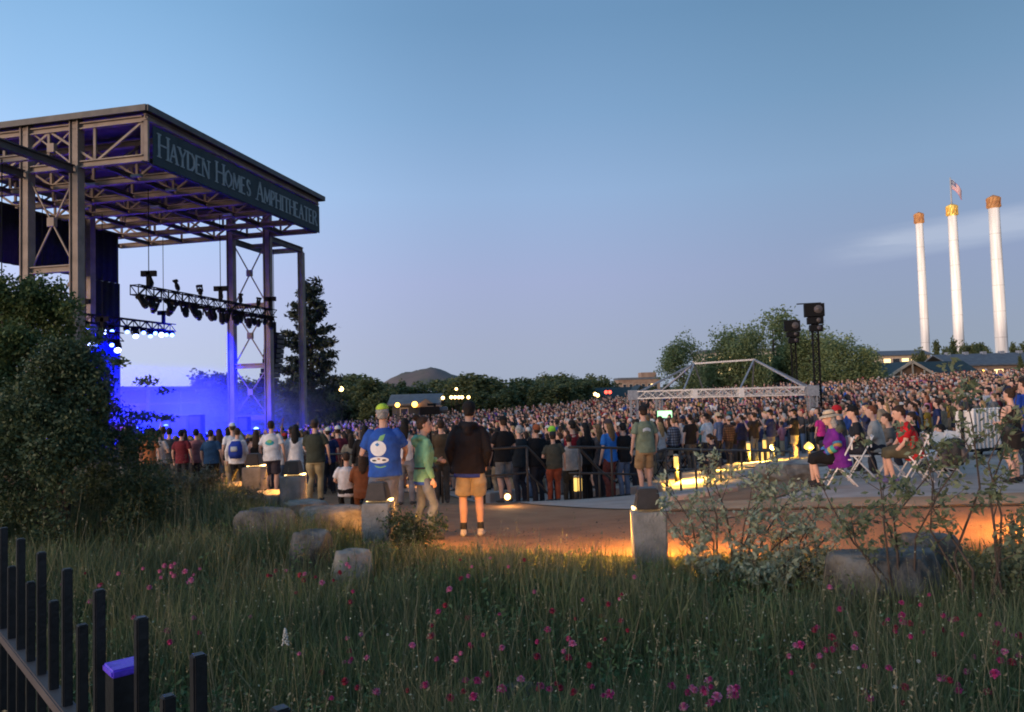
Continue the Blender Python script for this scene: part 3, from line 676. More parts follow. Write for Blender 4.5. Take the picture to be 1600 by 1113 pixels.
sp = N(t, 'ShaderNodeSeparateXYZ'); t.links.new(tcn.outputs['Object'], sp.inputs[0])
zr = N(t, 'ShaderNodeMapRange', interpolation_type='SMOOTHSTEP'); t.links.new(sp.outputs['Z'], zr.inputs[0])
zr.inputs[1].default_value = 2.6; zr.inputs[2].default_value = -1.6; zr.inputs[3].default_value = 0; zr.inputs[4].default_value = 1
nr = N(t, 'ShaderNodeMapRange'); t.links.new(nz.outputs['Fac'], nr.inputs[0]); nr.inputs[1].default_value = .36; nr.inputs[2].default_value = .7; nr.inputs[3].default_value = .15; nr.inputs[4].default_value = 1.5
mu = N(t, 'ShaderNodeMath', operation='MULTIPLY'); 
fade = zr.outputs[0]
for ax_, half in (('X', 10.4), ('Y', 12.4)):
    ab = N(t, 'ShaderNodeMath', operation='ABSOLUTE'); t.links.new(sp.outputs[ax_], ab.inputs[0])
    fr_ = N(t, 'ShaderNodeMapRange', interpolation_type='SMOOTHSTEP'); t.links.new(ab.outputs[0], fr_.inputs[0]); fr_.inputs[1].default_value = half; fr_.inputs[2].default_value = half * .45; fr_.inputs[3].default_value = 0; fr_.inputs[4].default_value = 1
    mm = N(t, 'ShaderNodeMath', operation='MULTIPLY'); t.links.new(fade, mm.inputs[0]); t.links.new(fr_.outputs[0], mm.inputs[1]); fade = mm.outputs[0]
t.links.new(fade, mu.inputs[0]); t.links.new(nr.outputs[0], mu.inputs[1])
m2 = N(t, 'ShaderNodeMath', operation='MULTIPLY'); t.links.new(mu.outputs[0], m2.inputs[0]); m2.inputs[1].default_value = .055
t.links.new(m2.outputs[0], pv.inputs['Density']); hz.data.materials.append(m)
# ------------------------------------------------------------------ far scenery
# smokestacks with crowns
for i, (bx_, by_, tx, ty, capm, lab) in enumerate(((1447.5, 566, 1436, 350, 'stack_rust', 'shortest tall white smokestack with rusty crown, closest to the loudspeaker towers'),
                                              (1500, 562, 1487.5, 338, 'stack_gold', 'middle tall white smokestack with lit golden crown and flagpole'),
                                              (1566, 557, 1550, 326, 'stack_rust', 'thickest tall white smokestack with rusty crown near the edge of the picture'))):
    D = 250 - i * 10; base = at(bx_, by_, D); top = at(tx, ty, D); z0 = -2; rad = 1.25 + .18 * i
    o = empty('smokestack', (base.x, D, z0), label=lab, cat='smokestack', group='smokestacks of the old mill'); H = top.z - z0
    ns = 7; shaft = None
    for k in range(ns):
        za, zb = H * k / ns, H * (k + 1) / ns - .08; ra, rb = rad * (1.12 - .2 * k / ns), rad * (1.12 - .2 * (k + 1) / ns)
        bm = bmesh.new(); tube(bm, [(0, 0, za), (0, 0, zb)], [ra, rb], 28, cap=False); link('shaft_section', tomesh(bm, True), 'stack_white', o)
        bm = bmesh.new(); tube(bm, [(0, 0, zb), (0, 0, zb + .16)], [rb * 1.012] * 2, 28); link('flange', tomesh(bm), 'stack_band', o)
    bm = bmesh.new(); tube(bm, [(0, 0, H), (0, 0, H + .5), (0, 0, H + 1.6), (0, 0, H + 3.0), (0, 0, H + 3.3)], [rad * .96, rad * 1.1, rad * 1.0, rad * 1.12, rad * 1.1], 24)
    for a in range(12):
        th = a * math.pi / 6; bar(bm, (rad * 1.15 * math.cos(th), rad * 1.15 * math.sin(th), H + .3), (rad * 1.15 * math.cos(th + .5), rad * 1.15 * math.sin(th + .5), H + 3.1), .22)
    link('crown_cage', tomesh(bm), capm, o)
    fl = empty('floodlight', (base.x - 26, D - 58, 1.0), label=f'ground floodlight aimed up the {("short rusty", "golden", "thick rusty")[i]}-crowned smokestack', cat='floodlight', group='stack floodlights')
    bm = bmesh.new(); box(bm, -.4, .4, -.3, .3, 0, .5); bar(bm, (0, 0, -3), (0, 0, 0), .12); link('housing', tomesh(bm), 'rig_black', fl)
    lamp('floodlight_beam', 'SPOT', (base.x - 26, D - 58, 1.9), 72000, (1, .80, .64), radius=.5, target=(base.x, D, H * .72), angle=42, blend=.7)
    if i == 1:
        bm = bmesh.new(); tube(bm, [(0, 0, H + 3), (0, 0, H + 12)], [.3, .2], 8); tube(bm, [(0, 0, H + 12), (0, 0, H + 12.3)], [.2, .2], 8); link('flagpole', tomesh(bm), 'aluminium', o)
        V, Fq = [], []; nu, nv = 18, 13
        for a in range(nu + 1):
            for b_ in range(nv + 1):
                x = a / nu; y = b_ / nv
                V.append((.15 + 4.2 * x * .82, .5 * math.sin(x * 7 + y) * x, H + 11.6 - 3.0 * y - 3.4 * x ** 1.3 + .3 * math.sin(x * 6)))
        for a in range(nu):
            for b_ in range(nv): k = a * (nv + 1) + b_; Fq.append((k, k + 1, k + nv + 2, k + nv + 1))
        me = npmesh(np.array(V), np.array(Fq), True)
        mats = [noisy('flag_red', (.45, .03, .04), (.55, .05, .06), 3, .9), noisy('flag_white', (.72, .70, .68), (.8, .78, .76), 3, .9), noisy('flag_blue', (.03, .04, .14), (.05, .06, .2), 3, .9)]
        for q in mats: me.materials.append(q)
        mi = [2 if (a < nu * .42 and b_ < 7) else b_ % 2 for a in range(nu) for b_ in range(nv)]
        me.polygons.foreach_set('material_index', np.array(mi, np.int32)); fo = link('flag', me, None, o)
        so = fo.modifiers.new('s', 'SOLIDIFY'); so.thickness = .02
        bm = bmesh.new()
        for r1 in range(5):
            for c1 in range(6):
                a, b_ = (c1 + .5) * nu * .42 / 6, (r1 + .5) * 7 / 5; k = int(a) * (nv + 1) + int(b_); bar(bm, Vector(V[k]) + Vector((0, -.03, 0)), Vector(V[k]) + Vector((0, -.05, 0)), .14)
        link('flag_stars', tomesh(bm), 'flag_white', o)

def house(loc, w, d, hw, hr, walls, roof, label, ridge_x=True, rz=0, wins=(), name='building', flat=False, lit='window_lit'):
    """walls + pitched or flat roof; wins = (x, z, w, h, lit) on the front"""
    o = empty(name, loc, rz, label, 'building'); bm = bmesh.new(); box(bm, -w / 2, w / 2, -d / 2, d / 2, -3, hw)
    if not flat and not ridge_x:
        v = [bm.verts.new(p) for p in ((-w / 2, -d / 2, hw), (w / 2, -d / 2, hw), (0, -d / 2, hw + hr), (-w / 2, d / 2, hw), (w / 2, d / 2, hw), (0, d / 2, hw + hr))]
        bm.faces.new(v[:3]); bm.faces.new(v[3:]); 
    wl = link('wall', tomesh(bm), walls, o); bm = bmesh.new(); e = .5
    if flat: box(bm, -w / 2 - .2, w / 2 + .2, -d / 2 - .2, d / 2 + .2, hw + .003, hw + .5)
    elif ridge_x:
        for s in (-1, 1):
            p, q = Vector((0, s * (d / 2 + e), hw)), Vector((0, 0, hw + hr)); v = []
            for x in (-w / 2 - e, w / 2 + e):
                for c in (p, q): v += [bm.verts.new((x, c.y, c.z)), bm.verts.new((x, c.y, c.z + .2))]
            for f in ((0, 2, 3, 1), (4, 5, 7, 6), (0, 1, 5, 4), (2, 6, 7, 3), (1, 3, 7, 5), (0, 4, 6, 2)): bm.faces.new([v[i] for i in f])
    else:
        for s in (-1, 1):
            p, q = Vector((s * (w / 2 + e), 0, hw - e * hr / (w / 2))), Vector((0, 0, hw + hr)); v = []
            for y in (-d / 2 - e, d / 2 + e):
                for c in (p, q): v += [bm.verts.new((c.x, y, c.z)), bm.verts.new((c.x, y, c.z + .2))]
            for f in ((0, 2, 3, 1), (4, 5, 7, 6), (0, 1, 5, 4), (2, 6, 7, 3), (1, 3, 7, 5), (0, 4, 6, 2)): bm.faces.new([v[i] for i in f])
    bmesh.ops.recalc_face_normals(bm, faces=bm.faces[:]); link('roof', tomesh(bm), roof, o)
    for (x, z, ww, hh, l) in wins:
        bm = bmesh.new(); box(bm, x - ww / 2 - .08, x + ww / 2 + .08, -d / 2 - .06, -d / 2 - .003, z - .08, z + hh + .08); f = link('window', tomesh(bm), 'cream', o)
        bm = bmesh.new(); box(bm, x - ww / 2, x + ww / 2, -d / 2 - .08, -d / 2 - .063, z, z + hh); link('pane', tomesh(bm), lit if l else 'glass_dark', f)
    return o
def ground_at(px, D): p = at(px, 600, D); return Vector((p.x, D, 0))
# grey-roofed snack building with amber lamps
p = ground_at(651, 92); sn = house((p.x, 92, 0), 5.2, 5, .35, 1.1, 'stage_wall', 'roof_grey', 'small grey-roofed pavilion with amber lamps behind the crowd', wins=((-1.2, -1.0, .8, 1.0, False), (1.0, -1.0, .8, 1.0, False)))
bm = bmesh.new(); box(bm, -.1, 3.2, -3.6, -2.6, .1, .3); v = [bm.verts.new(q) for q in ((.3, -3.62, .3), (2.6, -3.62, .3), (1.45, -3.62, 1.1), (.3, -3.0, .3), (2.6, -3.0, .3), (1.45, -3.0, 1.1))]
bm.faces.new(v[:3]); bm.faces.new(v[3:][::-1]); bm.faces.new((v[0], v[2], v[5], v[3])); bm.faces.new((v[1], v[4], v[5], v[2])); link('porch_gable', tomesh(bm), 'brick_far', sn)
def globe(px, py, D, r, m_, label, post=True, group='lamps beyond the crowd', name='lamp_post'):
    p = at(px, py, D); z = h(p.x, D); o = empty(name, (p.x, D, z), label=label, cat='lamp', group=group)
    bm = bmesh.new(); bmesh.ops.create_icosphere(bm, subdivisions=2, radius=r, matrix=Matrix.Translation((0, 0, p.z - z))); link('globe', tomesh(bm, True), m_, o)
    bm = bmesh.new(); tube(bm, [(0, .1, 0), (0, .1, p.z - z - r * .8)], .05, 6); link('pole', tomesh(bm), 'rail_paint', o); return o
globe(533, 608, 80, .26, 'lamp_warm', 'lone street lamp glowing beside the pine tree'); globe(621, 633, 88, .28, 'lamp_amber', 'amber lamp at the near corner of the small grey-roofed pavilion')
globe(648, 632, 88, .34, 'lamp_amber', 'bright amber lamp at the middle of the small grey-roofed pavilion'); globe(692, 641, 86, .30, 'lamp_warm', 'low white-yellow lamp just above the crowd past the pavilion')
globe(692, 622, 90, .2, 'lamp_warm', 'small lamp at the far corner of the small grey-roofed pavilion'); globe(713, 608, 95, .17, 'lamp_warm', 'small high lamp against the dark tree line')
for i, x in enumerate((705, 711, 717, 722, 732)): globe(x, 621, 92, .2, 'lamp_warm', f'{ORD[i]} bulb in the short row of warm lamps left of the black cap', group='row of warm bulbs')
for i, (x, y) in enumerate(((930, 616), (934, 618))): globe(x, y, 88, .2, 'lamp_warm', f'{("upper", "lower")[i]} warm lamp of the pair in front of the gabled building')
for i, (x, y) in enumerate(((947, 613), (953, 613))): globe(x, y, 88, .2, 'lamp_red', f'{("near", "far")[i]} red light of the pair in front of the gabled building')
globe(1536, 581, 95, .22, 'lamp_amber', 'amber lamp under the long grey roof near the smokestacks')
# hill
V, Fq = [], []; nu, nv = 40, 16; hc = at(660, 596, 1500)
for a in range(nu + 1):
    for b_ in range(nv + 1):
        x = -190 + 380 * a / nu; y = -170 + 340 * b_ / nv; rr = math.hypot(x / 120, y / 150); z = 46 * math.exp(-rr ** 2 * 1.6) * (1 + .05 * math.sin(x * .09) + .04 * math.sin(x * .23 + y * .1)) - 6
        V.append((hc.x + x + 8, 1500 + y, z + 10))
for a in range(nu):
    for b_ in range(nv): k = a * (nv + 1) + b_; Fq.append((k, k + nv + 1, k + nv + 2, k + 1))
setp(link('hill', npmesh(np.array(V), np.array(Fq), True), 'hill'), kind='structure')
# buildings behind the crowd
p = ground_at(995, 190); o = house((p.x, 190, 0), 10, 8, 3.6, 0, 'brick_far', 'roof_grey', 'flat-roofed brown brick block beyond the dark gable', flat=True, wins=[(-3.6 + 1.5 * i, .9, .7, 1.6, False) for i in range(6)] + [(3, .9, .8, 1.6, True)])
bm = bmesh.new(); box(bm, .8, 4.4, -2.5, 2.5, 4.15, 5.3); link('roof_house', tomesh(bm), 'brick_far', o)
p = ground_at(975, 112); house((p.x, 112, 0), 7.5, 5, .1, 1.5, 'cream', 'roof_green', 'dark-roofed lodge building in front of the brick block', wins=((-1, -1.3, .9, .9, False),))
p = ground_at(996, 108); house((p.x, 108, 0), 2.6, 5, .4, 1.4, 'cream', 'roof_green', 'narrow cream gable with dark roof beside the pavilion frame', ridge_x=False, wins=((0, -.8, .7, 1, False),))
p = ground_at(930, 105); house((p.x, 105, 0), 3.0, 4, -.2, 1.3, 'tan_trim', 'roof_green', 'small tan gabled hut with red lights in front', ridge_x=False)
p = ground_at(918, 130); house((p.x, 130, 0), 5, 4, 1.6, .0, 'brick_far', 'brick_far', 'low brown wooden deck building among the trees', flat=True)
p = ground_at(1180, 130); house((p.x, 130, 0), 19, 8, 7.0, 0, 'cream', 'roof_grey', 'long building with many lit yellow windows behind the big trees', flat=True, wins=[(-8.2 + 1.5 * i, 3.4 + 1.8 * r, 1.1, 1.15, (i * 7 + r * 3) % 4 > 0) for i in range(12) for r in range(2)])
p = ground_at(1404, 190); house((p.x, 190, 0), 12, 8, 7.6, 1.2, 'tan_trim', 'roof_grey', 'tan hotel wing with lit windows left of the smokestacks', wins=[(-4.5 + 2.2 * i, 5.6, 1.6, 1.3, i % 3 != 1) for i in range(5)])
p = ground_at(1425, 100); house((p.x, 100, 0), 12.5, 7, 2.1, 1.7, 'wood_far', 'roof_green', 'long dark-green roof of the mill shop below the smokestacks')
p = ground_at(1410, 95); o = house((p.x, 95, .95), 6.6, 4, .9, 1.9, 'wood_far', 'roof_green', 'gabled porch with pale timber trim under the dark-green roof', ridge_x=False)
bm = bmesh.new()
for s in (-1, 1): bar(bm, (s * 3.9, -2.6, .55), (0, -2.6, 2.95), .16, .3)
bar(bm, (-1.4, -2.6, .9), (-1.4, -2.6, 2.0), .16); bar(bm, (1.4, -2.6, .9), (1.4, -2.6, 2.0), .16); bar(bm, (-2.6, -2.6, 1.2), (2.6, -2.6, 1.2), .14); bar(bm, (0, -2.6, .9), (0, -2.6, 2.8), .14); link('gable_trim', tomesh(bm), 'tan_trim', o)
p = ground_at(1545, 120); o = house((p.x, 120, 2.0), 16, 9, 1.5, 1.8, 'brick_far', 'roof_grey', 'long low building with grey metal roof at the foot of the smokestacks', wins=[(-6 + 2.4 * i, -.1, 1.3, 1.0, i == 2) for i in range(6)])
for i in range(5):
    bm = bmesh.new(); box(bm, -6.5 + 2.8 * i, -5.9 + 2.8 * i, -.4, .4, 2.6, 3.8); link('roof_vent', tomesh(bm), 'aluminium', o)

# ------------------------------------------------------------------ trees
def leaves(P, size, rs, up=.3, elong=1.6):
    """rhombic leaves at points P"""
    n = len(P); nrm = rs.normal(size=(n, 3)); nrm[:, 2] += up; nrm /= np.linalg.norm(nrm, axis=1)[:, None]
    a = np.cross(nrm, rs.normal(size=(n, 3))); a /= np.linalg.norm(a, axis=1)[:, None] + 1e-9; b_ = np.cross(nrm, a)
    s = size * (.6 + .8 * rs.rand(n))[:, None]; a *= s * elong / 2; b_ *= s / 2
    V = np.stack([P - a, P - b_ * .9 + a * .1, P + a, P + b_ * .9 + a * .1], 1).reshape(-1, 3)
    return V, np.arange(4 * n).reshape(-1, 4)
def clumps(cs, n, rs, shell=.55):
    """points in ellipsoid clumps (x,y,z,rx,ry,rz), thicker towards the skin"""
    cs = np.array(cs, float); vol = (cs[:, 3] * cs[:, 4] * cs[:, 5]) ** .7; ids = rs.choice(len(cs), n, p=vol / vol.sum())
    d = rs.normal(size=(n, 3)); d /= np.linalg.norm(d, axis=1)[:, None]; r = (shell + (1 - shell) * rs.rand(n)) * (1 + .12 * rs.normal(size=n))
    return cs[ids, :3] + d * cs[ids, 3:] * r[:, None]
def trunkmesh(H, r, limbs, rs, lean=0):
    bm = bmesh.new(); pts = [Vector((lean * (k / 5) ** 2 + .03 * H * (rs.rand() - .5) * (k > 0), .03 * H * (rs.rand() - .5) * (k > 0), H * k / 5)) for k in range(6)]
    tube(bm, pts, [r * (1 - .15 * k) for k in range(6)], 8)
    for (x, y, z) in limbs:
        f = min(.9, max(.15, z / H * .6)); i = int(f * 5); s = pts[i].lerp(pts[i + 1], f * 5 - i); e = Vector((x, y, z)); mid = s.lerp(e, .5) + Vector((0, 0, -.04 * H * rs.rand()))
        tube(bm, [s, mid, e], [r * .45, r * .28, r * .1], 6)
    return tomesh(bm, True)
def broadleaf(seed, Hh, Wd, n, size, kind='round'):
    rs = np.random.RandomState(seed); cs = []
    for k in range(40):
        z = Hh * (.10 + .80 * rs.rand()); f = z / Hh
        prof = math.sin(min(1, (f + .12)) * math.pi * .86) ** .7 if kind == 'round' else max(.12, 1.05 - f)
        a = rs.rand() * 6.28; rr = Wd / 2 * prof * (.2 + .65 * rs.rand()); q = Wd * (.12 + .10 * rs.rand())
        cs.append((rr * math.cos(a), rr * math.sin(a), z, q, q, q * (1.0 + .5 * rs.rand())))
    P = clumps(cs, n, rs, .35); V, Fq = leaves(P, size, rs)
    return npmesh(V, Fq), trunkmesh(Hh * .8, Hh * .022, [c[:3] for c in cs[:9]], rs)
def conifer(seed, Hh, Wd, n, size):
    rs = np.random.RandomState(seed); P = []; limbs = []; bm = bmesh.new(); tube(bm, [(0, 0, 0), (.1, 0, Hh * .5), (0, .1, Hh)], [Hh * .022, Hh * .014, .03], 8)
    nb = 74
    for k in range(nb):
        f = .12 + .86 * (k / nb); z = Hh * f; L = Wd / 2 * (1.12 - f) ** .62 * (.45 + .62 * rs.rand()); a = k * 2.4 + rs.rand()
        rise = Hh * (.012 + .05 * rs.rand()); e = Vector((L * math.cos(a), L * math.sin(a), z + rise)); tube(bm, [(0, 0, z), Vector((0, 0, z)).lerp(e, .6) - Vector((0, 0, .1)), e], [.06, .04, .015], 5)
        m_ = max(6, int(n / nb * (L / Wd * 3.2))); tt = .28 + .75 * rs.rand(m_) ** .8; base = np.array([0, 0, z]) + (np.array(e) - np.array([0, 0, z])) * tt[:, None]
        P.append(base + rs.normal(size=(m_, 3)) * np.array([.26, .26, .17]) * (Wd / 7))
    P = np.concatenate(P); V, Fq = leaves(P, size, rs, up=0, elong=2.4); return npmesh(V, Fq), tomesh(bm, True)
def plant_tree(name, meshes, loc, sc, rz, mat_, label, group):
    o = empty(name, loc, rz, label, 'tree', group); o.scale = sc
    for me, nm, m_ in ((meshes[1], 'trunk', 'bark'), (meshes[0], 'crown', mat_)): link(nm, me, m_, o)
    return o
pine = conifer(3, 15.2, 7.6, 15000, .21)
p = at(487, 660, 78); plant_tree('pine_tree', pine, (p.x, 78, -2), (1, 1, 1), .4, 'leaf_pine', 'tall lone pine standing behind the end columns of the stage', 'trees')
far = [broadleaf(10 + k, 8, 7, 4200, .34, 'round') for k in range(4)] + [broadleaf(20 + k, 9, 4.2, 2200, .34, 'cone') for k in range(2)]
big = [broadleaf(30 + k, 10, 8.2, 8500, .215, 'round') for k in range(3)]
rt = random.Random(8)
# big feathery trees behind the mixing pavilion
for i, (px, top, D, w, v) in enumerate(((1066, 524, 78, 62, 0), (1108, 545, 82, 50, 1), (1146, 503, 80, 78, 2), (1206, 478, 84, 92, 1), (1262, 512, 80, 76, 0), (1318, 517, 76, 82, 2), (1348, 538, 78, 50, 1), (1176, 506, 78, 50, 0), (1236, 506, 82, 50, 2), (1290, 528, 88, 70, 1))):
    p = at(px, top, D); z = h(p.x, D) - .3; sz = (p.z - z) / 10.6; sx_ = w / F * D / 8.2 * 1.42
    plant_tree('poplar_tree', big[v], (p.x, D, z), (sx_, sx_, sz), rt.random() * 6, 'leaf_tree', f'{ORD[i]} of the ten feathery green trees behind the pavilion frame, counted towards the smokestacks', 'feathery trees behind the pavilion')
# tree line beyond the crowd
tl = [(318, 585, 105), (336, 579, 100), (357, 584, 104), (384, 588, 98), (405, 592, 110), (428, 590, 100), (455, 600, 96), (530, 588, 104), (556, 582, 110), (575, 588, 100), (600, 596, 106), (628, 592, 112), (655, 594, 108), (690, 590, 112), (716, 586, 104), (745, 581, 100), (768, 587, 108), (793, 589, 100), (815, 588, 106), (842, 590, 100), (856, 584, 118), (872, 583, 112), (893, 588, 106), (925, 582, 128), (943, 585, 124), (905, 594, 100), (870, 598, 96), (830, 602, 94), (790, 606, 94), (755, 610, 95), (500, 612, 92), (560, 610, 94), (590, 614, 92), (610, 606, 98), (710, 606, 100)]
for i, (px, top, D) in enumerate(tl):
    p = at(px, top, D); z = h(p.x, D) - .4; v = rt.choice((0, 1, 2, 3, 0, 1, 2, 4)); H0 = 8.6 if v < 4 else 9.2; s = (p.z - z) / H0; w = s * rt.uniform(1.05, 1.5) * (1 if v < 4 else .8)
    plant_tree('broadleaf_tree', far[v], (p.x, D, z), (w * 1.25, w * 1.25, s), rt.random() * 6, 'leaf_far', f'{ordinal(i)} dark green tree of the far tree line, counted roughly from the stage', 'far tree line')
for i, (px, top, D) in enumerate(((1435, 540, 165), (1462, 534, 170), (1478, 540, 160), (1488, 531, 175), (1512, 535, 165), (1528, 533, 172), (1545, 538, 165), (1583, 538, 160), (1597, 532, 168), (1594, 556, 92), (1040, 598, 98), (1020, 602, 98))):
    p = at(px, top, D); z = -2 if D > 100 else h(p.x, D); v = (0, 5, 1, 4, 2, 3)[i % 6]; s = (p.z - z) / 8.6; w = s * rt.uniform(.55, .75)
    plant_tree('roadside_tree', far[v], (p.x, D, z), (w, w, s), rt.random() * 6, 'leaf_far', f'{ORD[i]} of the small trees around the mill buildings and smokestacks', 'trees by the mill')
# ------------------------------------------------------------------ pavilion, towers, rails, lamps, chairs, fence
D = 40.0
def pav(px, py, d): return at(px, py, d)
fl = at(990, 621, 42); fr = at(1268, 607, 38.5); zt = (fl.z + fr.z) / 2
dv = Vector((fr.x - fl.x, fr.y - fl.y, 0)); ndir = Vector((-dv.y, dv.x, 0)).normalized(); wdt = dv.length
bl_, br_ = fl + ndir * 6.5, fr + ndir * 6.5
pavo = empty('mixing_pavilion', fl, label='open aluminium truss frame with hipped roof poles over the mixing desk', cat='pavilion'); inv = Matrix.Translation(-fl)
def pp(name, bm, m_='aluminium'):
    me = tomesh(bm); me.transform(inv); return link(name, me, m_, pavo)
corners = [Vector((c.x, c.y, zt)) for c in (fl, fr, br_, bl_)]
for a, c in zip(corners, corners[1:] + corners[:1]):
    bm = bmesh.new(); e = (c - a).normalized() * .28; boxtruss(bm, a + e, c - e, .38, .035, .5); pp('eave_truss', bm)
for c in corners:
    z0 = h(c.x, c.y) - .1; bm = bmesh.new(); boxtruss(bm, (c.x, c.y, z0), (c.x, c.y, zt - .2), .36, .035, .5); pp('post', bm)
    bm = bmesh.new(); box(bm, c.x - .27, c.x + .27, c.y - .27, c.y + .27, zt - .26, zt + .26); pp('corner_block', bm)
for f in (.36, .62):
    c = corners[0].lerp(corners[1], f); bm = bmesh.new(); box(bm, c.x - .12, c.x + .12, c.y - .3, c.y + .3, zt - .24, zt + .24); pp('splice_plate', bm, 'white_plastic')
mid = (corners[0] + corners[1]) / 2 + ndir * 3.25; ex = dv.normalized(); pk = at(1119, 567, mid.y).z
r0, r1 = mid - ex * 1.75, mid + ex * 1.55; r0.z = r1.z = pk; r1.z += .1
for p, q in ((r0, r1), (corners[0], r0), (corners[3], r0), (corners[1], r1), (corners[2], r1)):
    bm = bmesh.new(); bar(bm, p, q, .09); pp('roof_pole', bm)
for r, f in ((r0, .30), (r1, .62)):
    for base in (corners[0].lerp(corners[1], f), corners[3].lerp(corners[2], f)):
        bm = bmesh.new(); bar(bm, (base.x, base.y, zt + .2), r, .07); pp('king_pole', bm)
# desk, screens and crowd barriers inside
dsk = mid - ex * 2.6 - ndir * 1.6; zf = h(dsk.x, dsk.y)
o = empty('mixing_desk', (dsk.x, dsk.y, zf), math.atan2(ex.y, ex.x), 'mixing desk with a glowing green screen inside the truss pavilion', 'mixing desk')
bm = bmesh.new(); box(bm, -1.4, 1.4, -.45, .45, .55, .95); link('desk', tomesh(bm), 'rig_black', o)
bm = bmesh.new(); box(bm, -1.0, -.2, -.1, 0, 1.62, 2.0); link('screen_glow', tomesh(bm), 'screen', o)
bm = bmesh.new(); box(bm, -.7, .7, -.25, -.1, 1.3, 1.5); link('light_box', tomesh(bm), 'screen_white', o)
bm = bmesh.new(); box(bm, -1.1, -1.0, -.1, 0, .95, 2.0); box(bm, .6, .66, -.2, -.14, .95, 1.3); link('stand', tomesh(bm), 'rig_black', o)
def barrier(loc, rz, label):
    o = empty('crowd_barrier', loc, rz, label, 'barrier', 'steel crowd barriers'); bm = bmesh.new()
    tube(bm, [(-1.1, 0, .1), (-1.1, 0, 1.0), (-1.0, 0, 1.1), (1.0, 0, 1.1), (1.1, 0, 1.0), (1.1, 0, .1)], .022, 6, cap=False); bar(bm, (-1.1, 0, .2), (1.1, 0, .2), .04); link('frame', tomesh(bm), 'aluminium', o)
    for k in range(14):
        bm = bmesh.new(); x = -1 + 2 * k / 13; bar(bm, (x, 0, .2), (x, 0, 1.09), .018); link('upright', tomesh(bm), 'aluminium', o)
    for s in (-1, 1):
        bm = bmesh.new(); bar(bm, (s * .8, -.3, .02), (s * .8, .3, .02), .05); bar(bm, (s * .8, 0, .02), (s * .8, 0, .2), .04); link('foot', tomesh(bm), 'aluminium', o)
for i, (px, D_) in enumerate(((1222, 35.5), (1252, 35), (1268, 34.4))):
    p = at(px, 660, D_); barrier((p.x, D_, h(p.x, D_)), .1 + .2 * i, f'grey steel crowd barrier below the near end of the pavilion, {ORD[i]} from the stage')
# delay loudspeaker towers
def tower(px, toppy, D_, wide, label):
    p = at(px, toppy, D_); z = h(p.x, D_); H = p.z - z; o = empty('speaker_tower', (p.x, D_, z), -.25, label, 'speaker tower', 'delay towers')
    bm = bmesh.new(); boxtruss(bm, (0, 0, 0), (0, 0, H - .5), .3, .035, .4); link('mast', tomesh(bm), 'rig_black', o)
    for k, (dx, dz, w, hh) in enumerate(((-.08, -.5, 1.0, .74), (-.05, -.9, .8, .38), (-.02, -1.3, .66, .36))):
        bm = bmesh.new(); box(bm, dx - w / 2, dx + w / 2, -.85, -.25, H + dz, H + dz + hh * .93); c = link('cabinet', tomesh(bm), 'rig_black', o)
        bm = bmesh.new(); tube(bm, [(dx + w * .18, -.86, H + dz + hh / 2), (dx + w * .18, -.9, H + dz + hh / 2)], hh * .3, 12); link('horn', tomesh(bm), 'steel_dark', c)
    bm = bmesh.new(); bar(bm, (-.95, -.5, H + .23), (.3, -.5, H + .23), .08, .06); bar(bm, (-.2, -.5, H - .3), (-.2, -.5, H + .25), .1); bar(bm, (0, -.5, H - .9), (0, .1, H - .9), .08); link('fly_bar', tomesh(bm), 'rig_black', o)
tower(1272, 482, 42, 1, 'taller black lattice mast with loudspeakers beside the pavilion'); tower(1238, 507, 52, 1, 'shorter loudspeaker mast in front of the feathery trees')

# railings: dark pipe
def railing(pts, posts, label, midrails=(.5,), r=.024):
    """pts: (px,py,D) of the top rail"""
    P = [at(*p) for p in pts]; o = empty('railing', (P[0].x, P[0].y, h(P[0].x, P[0].y)), label=label, cat='railing'); iv = Matrix.Translation(-o.location)
    def add(nm, bm):
        me = tomesh(bm, True); me.transform(iv); link(nm, me, 'rail_paint', o)
    bm = bmesh.new(); tube(bm, P, r * 1.15, 8); add('top_rail', bm)
    for f in midrails:
        bm = bmesh.new(); tube(bm, [p - Vector((0, 0, 1.05 * f)) for p in P], r * .9, 8); add('mid_rail', bm)
    for (px, py, D_) in posts:
        p = at(px, py, D_); bm = bmesh.new(); tube(bm, [(p.x, p.y, min(h(p.x, p.y), p.z - .75) - .1), p], r, 8); add('post', bm)
railing([(200, 716, 24), (440, 712, 21.3), (556, 709, 19), (690, 706, 17)], [(440, 712, 21.3), (497, 711, 20.2), (556, 709, 19), (622, 707.5, 18), (690, 706, 17)], 'dark pipe railing behind the man in the blue tee shirt', ())
railing([(690, 706.5, 16.9), (755, 703, 15.3), (823, 698, 15.6), (846, 722, 16.3), (872, 757, 17.6)], [(755, 703, 15.3), (823, 698, 15.6), (872, 757, 17.6)], 'pipe handrail sloping down the stairs past the man in rust trousers')
railing([(888, 699, 15.6), (905, 699, 15.6), (955, 700, 15.8), (1001, 702, 16)], [(905, 699, 15.6), (955, 700, 15.8), (1001, 702, 16)], 'short pipe railing in front of the black folding chairs')
railing([(906, 702, 15.8), (936, 734, 16.6), (960, 752, 17.2)], [(936, 734, 16.6)], 'sloping pipe handrail beside the rows of black folding chairs', ())
R4 = [(1027, 706, 15.9), (1040, 702, 16), (1086, 703, 17.6), (1125, 704, 19), (1158, 704, 20.3), (1187, 705, 21.5), (1213, 705, 22.7), (1234, 705, 23.7), (1238, 710, 23.9)]
railing(R4, R4[1:8] + [(1062, 702.5, 16.8), (1108, 703.5, 18.4), (1142, 704, 19.7)], 'long pipe railing along the yellow-lit ramp', (.42,))

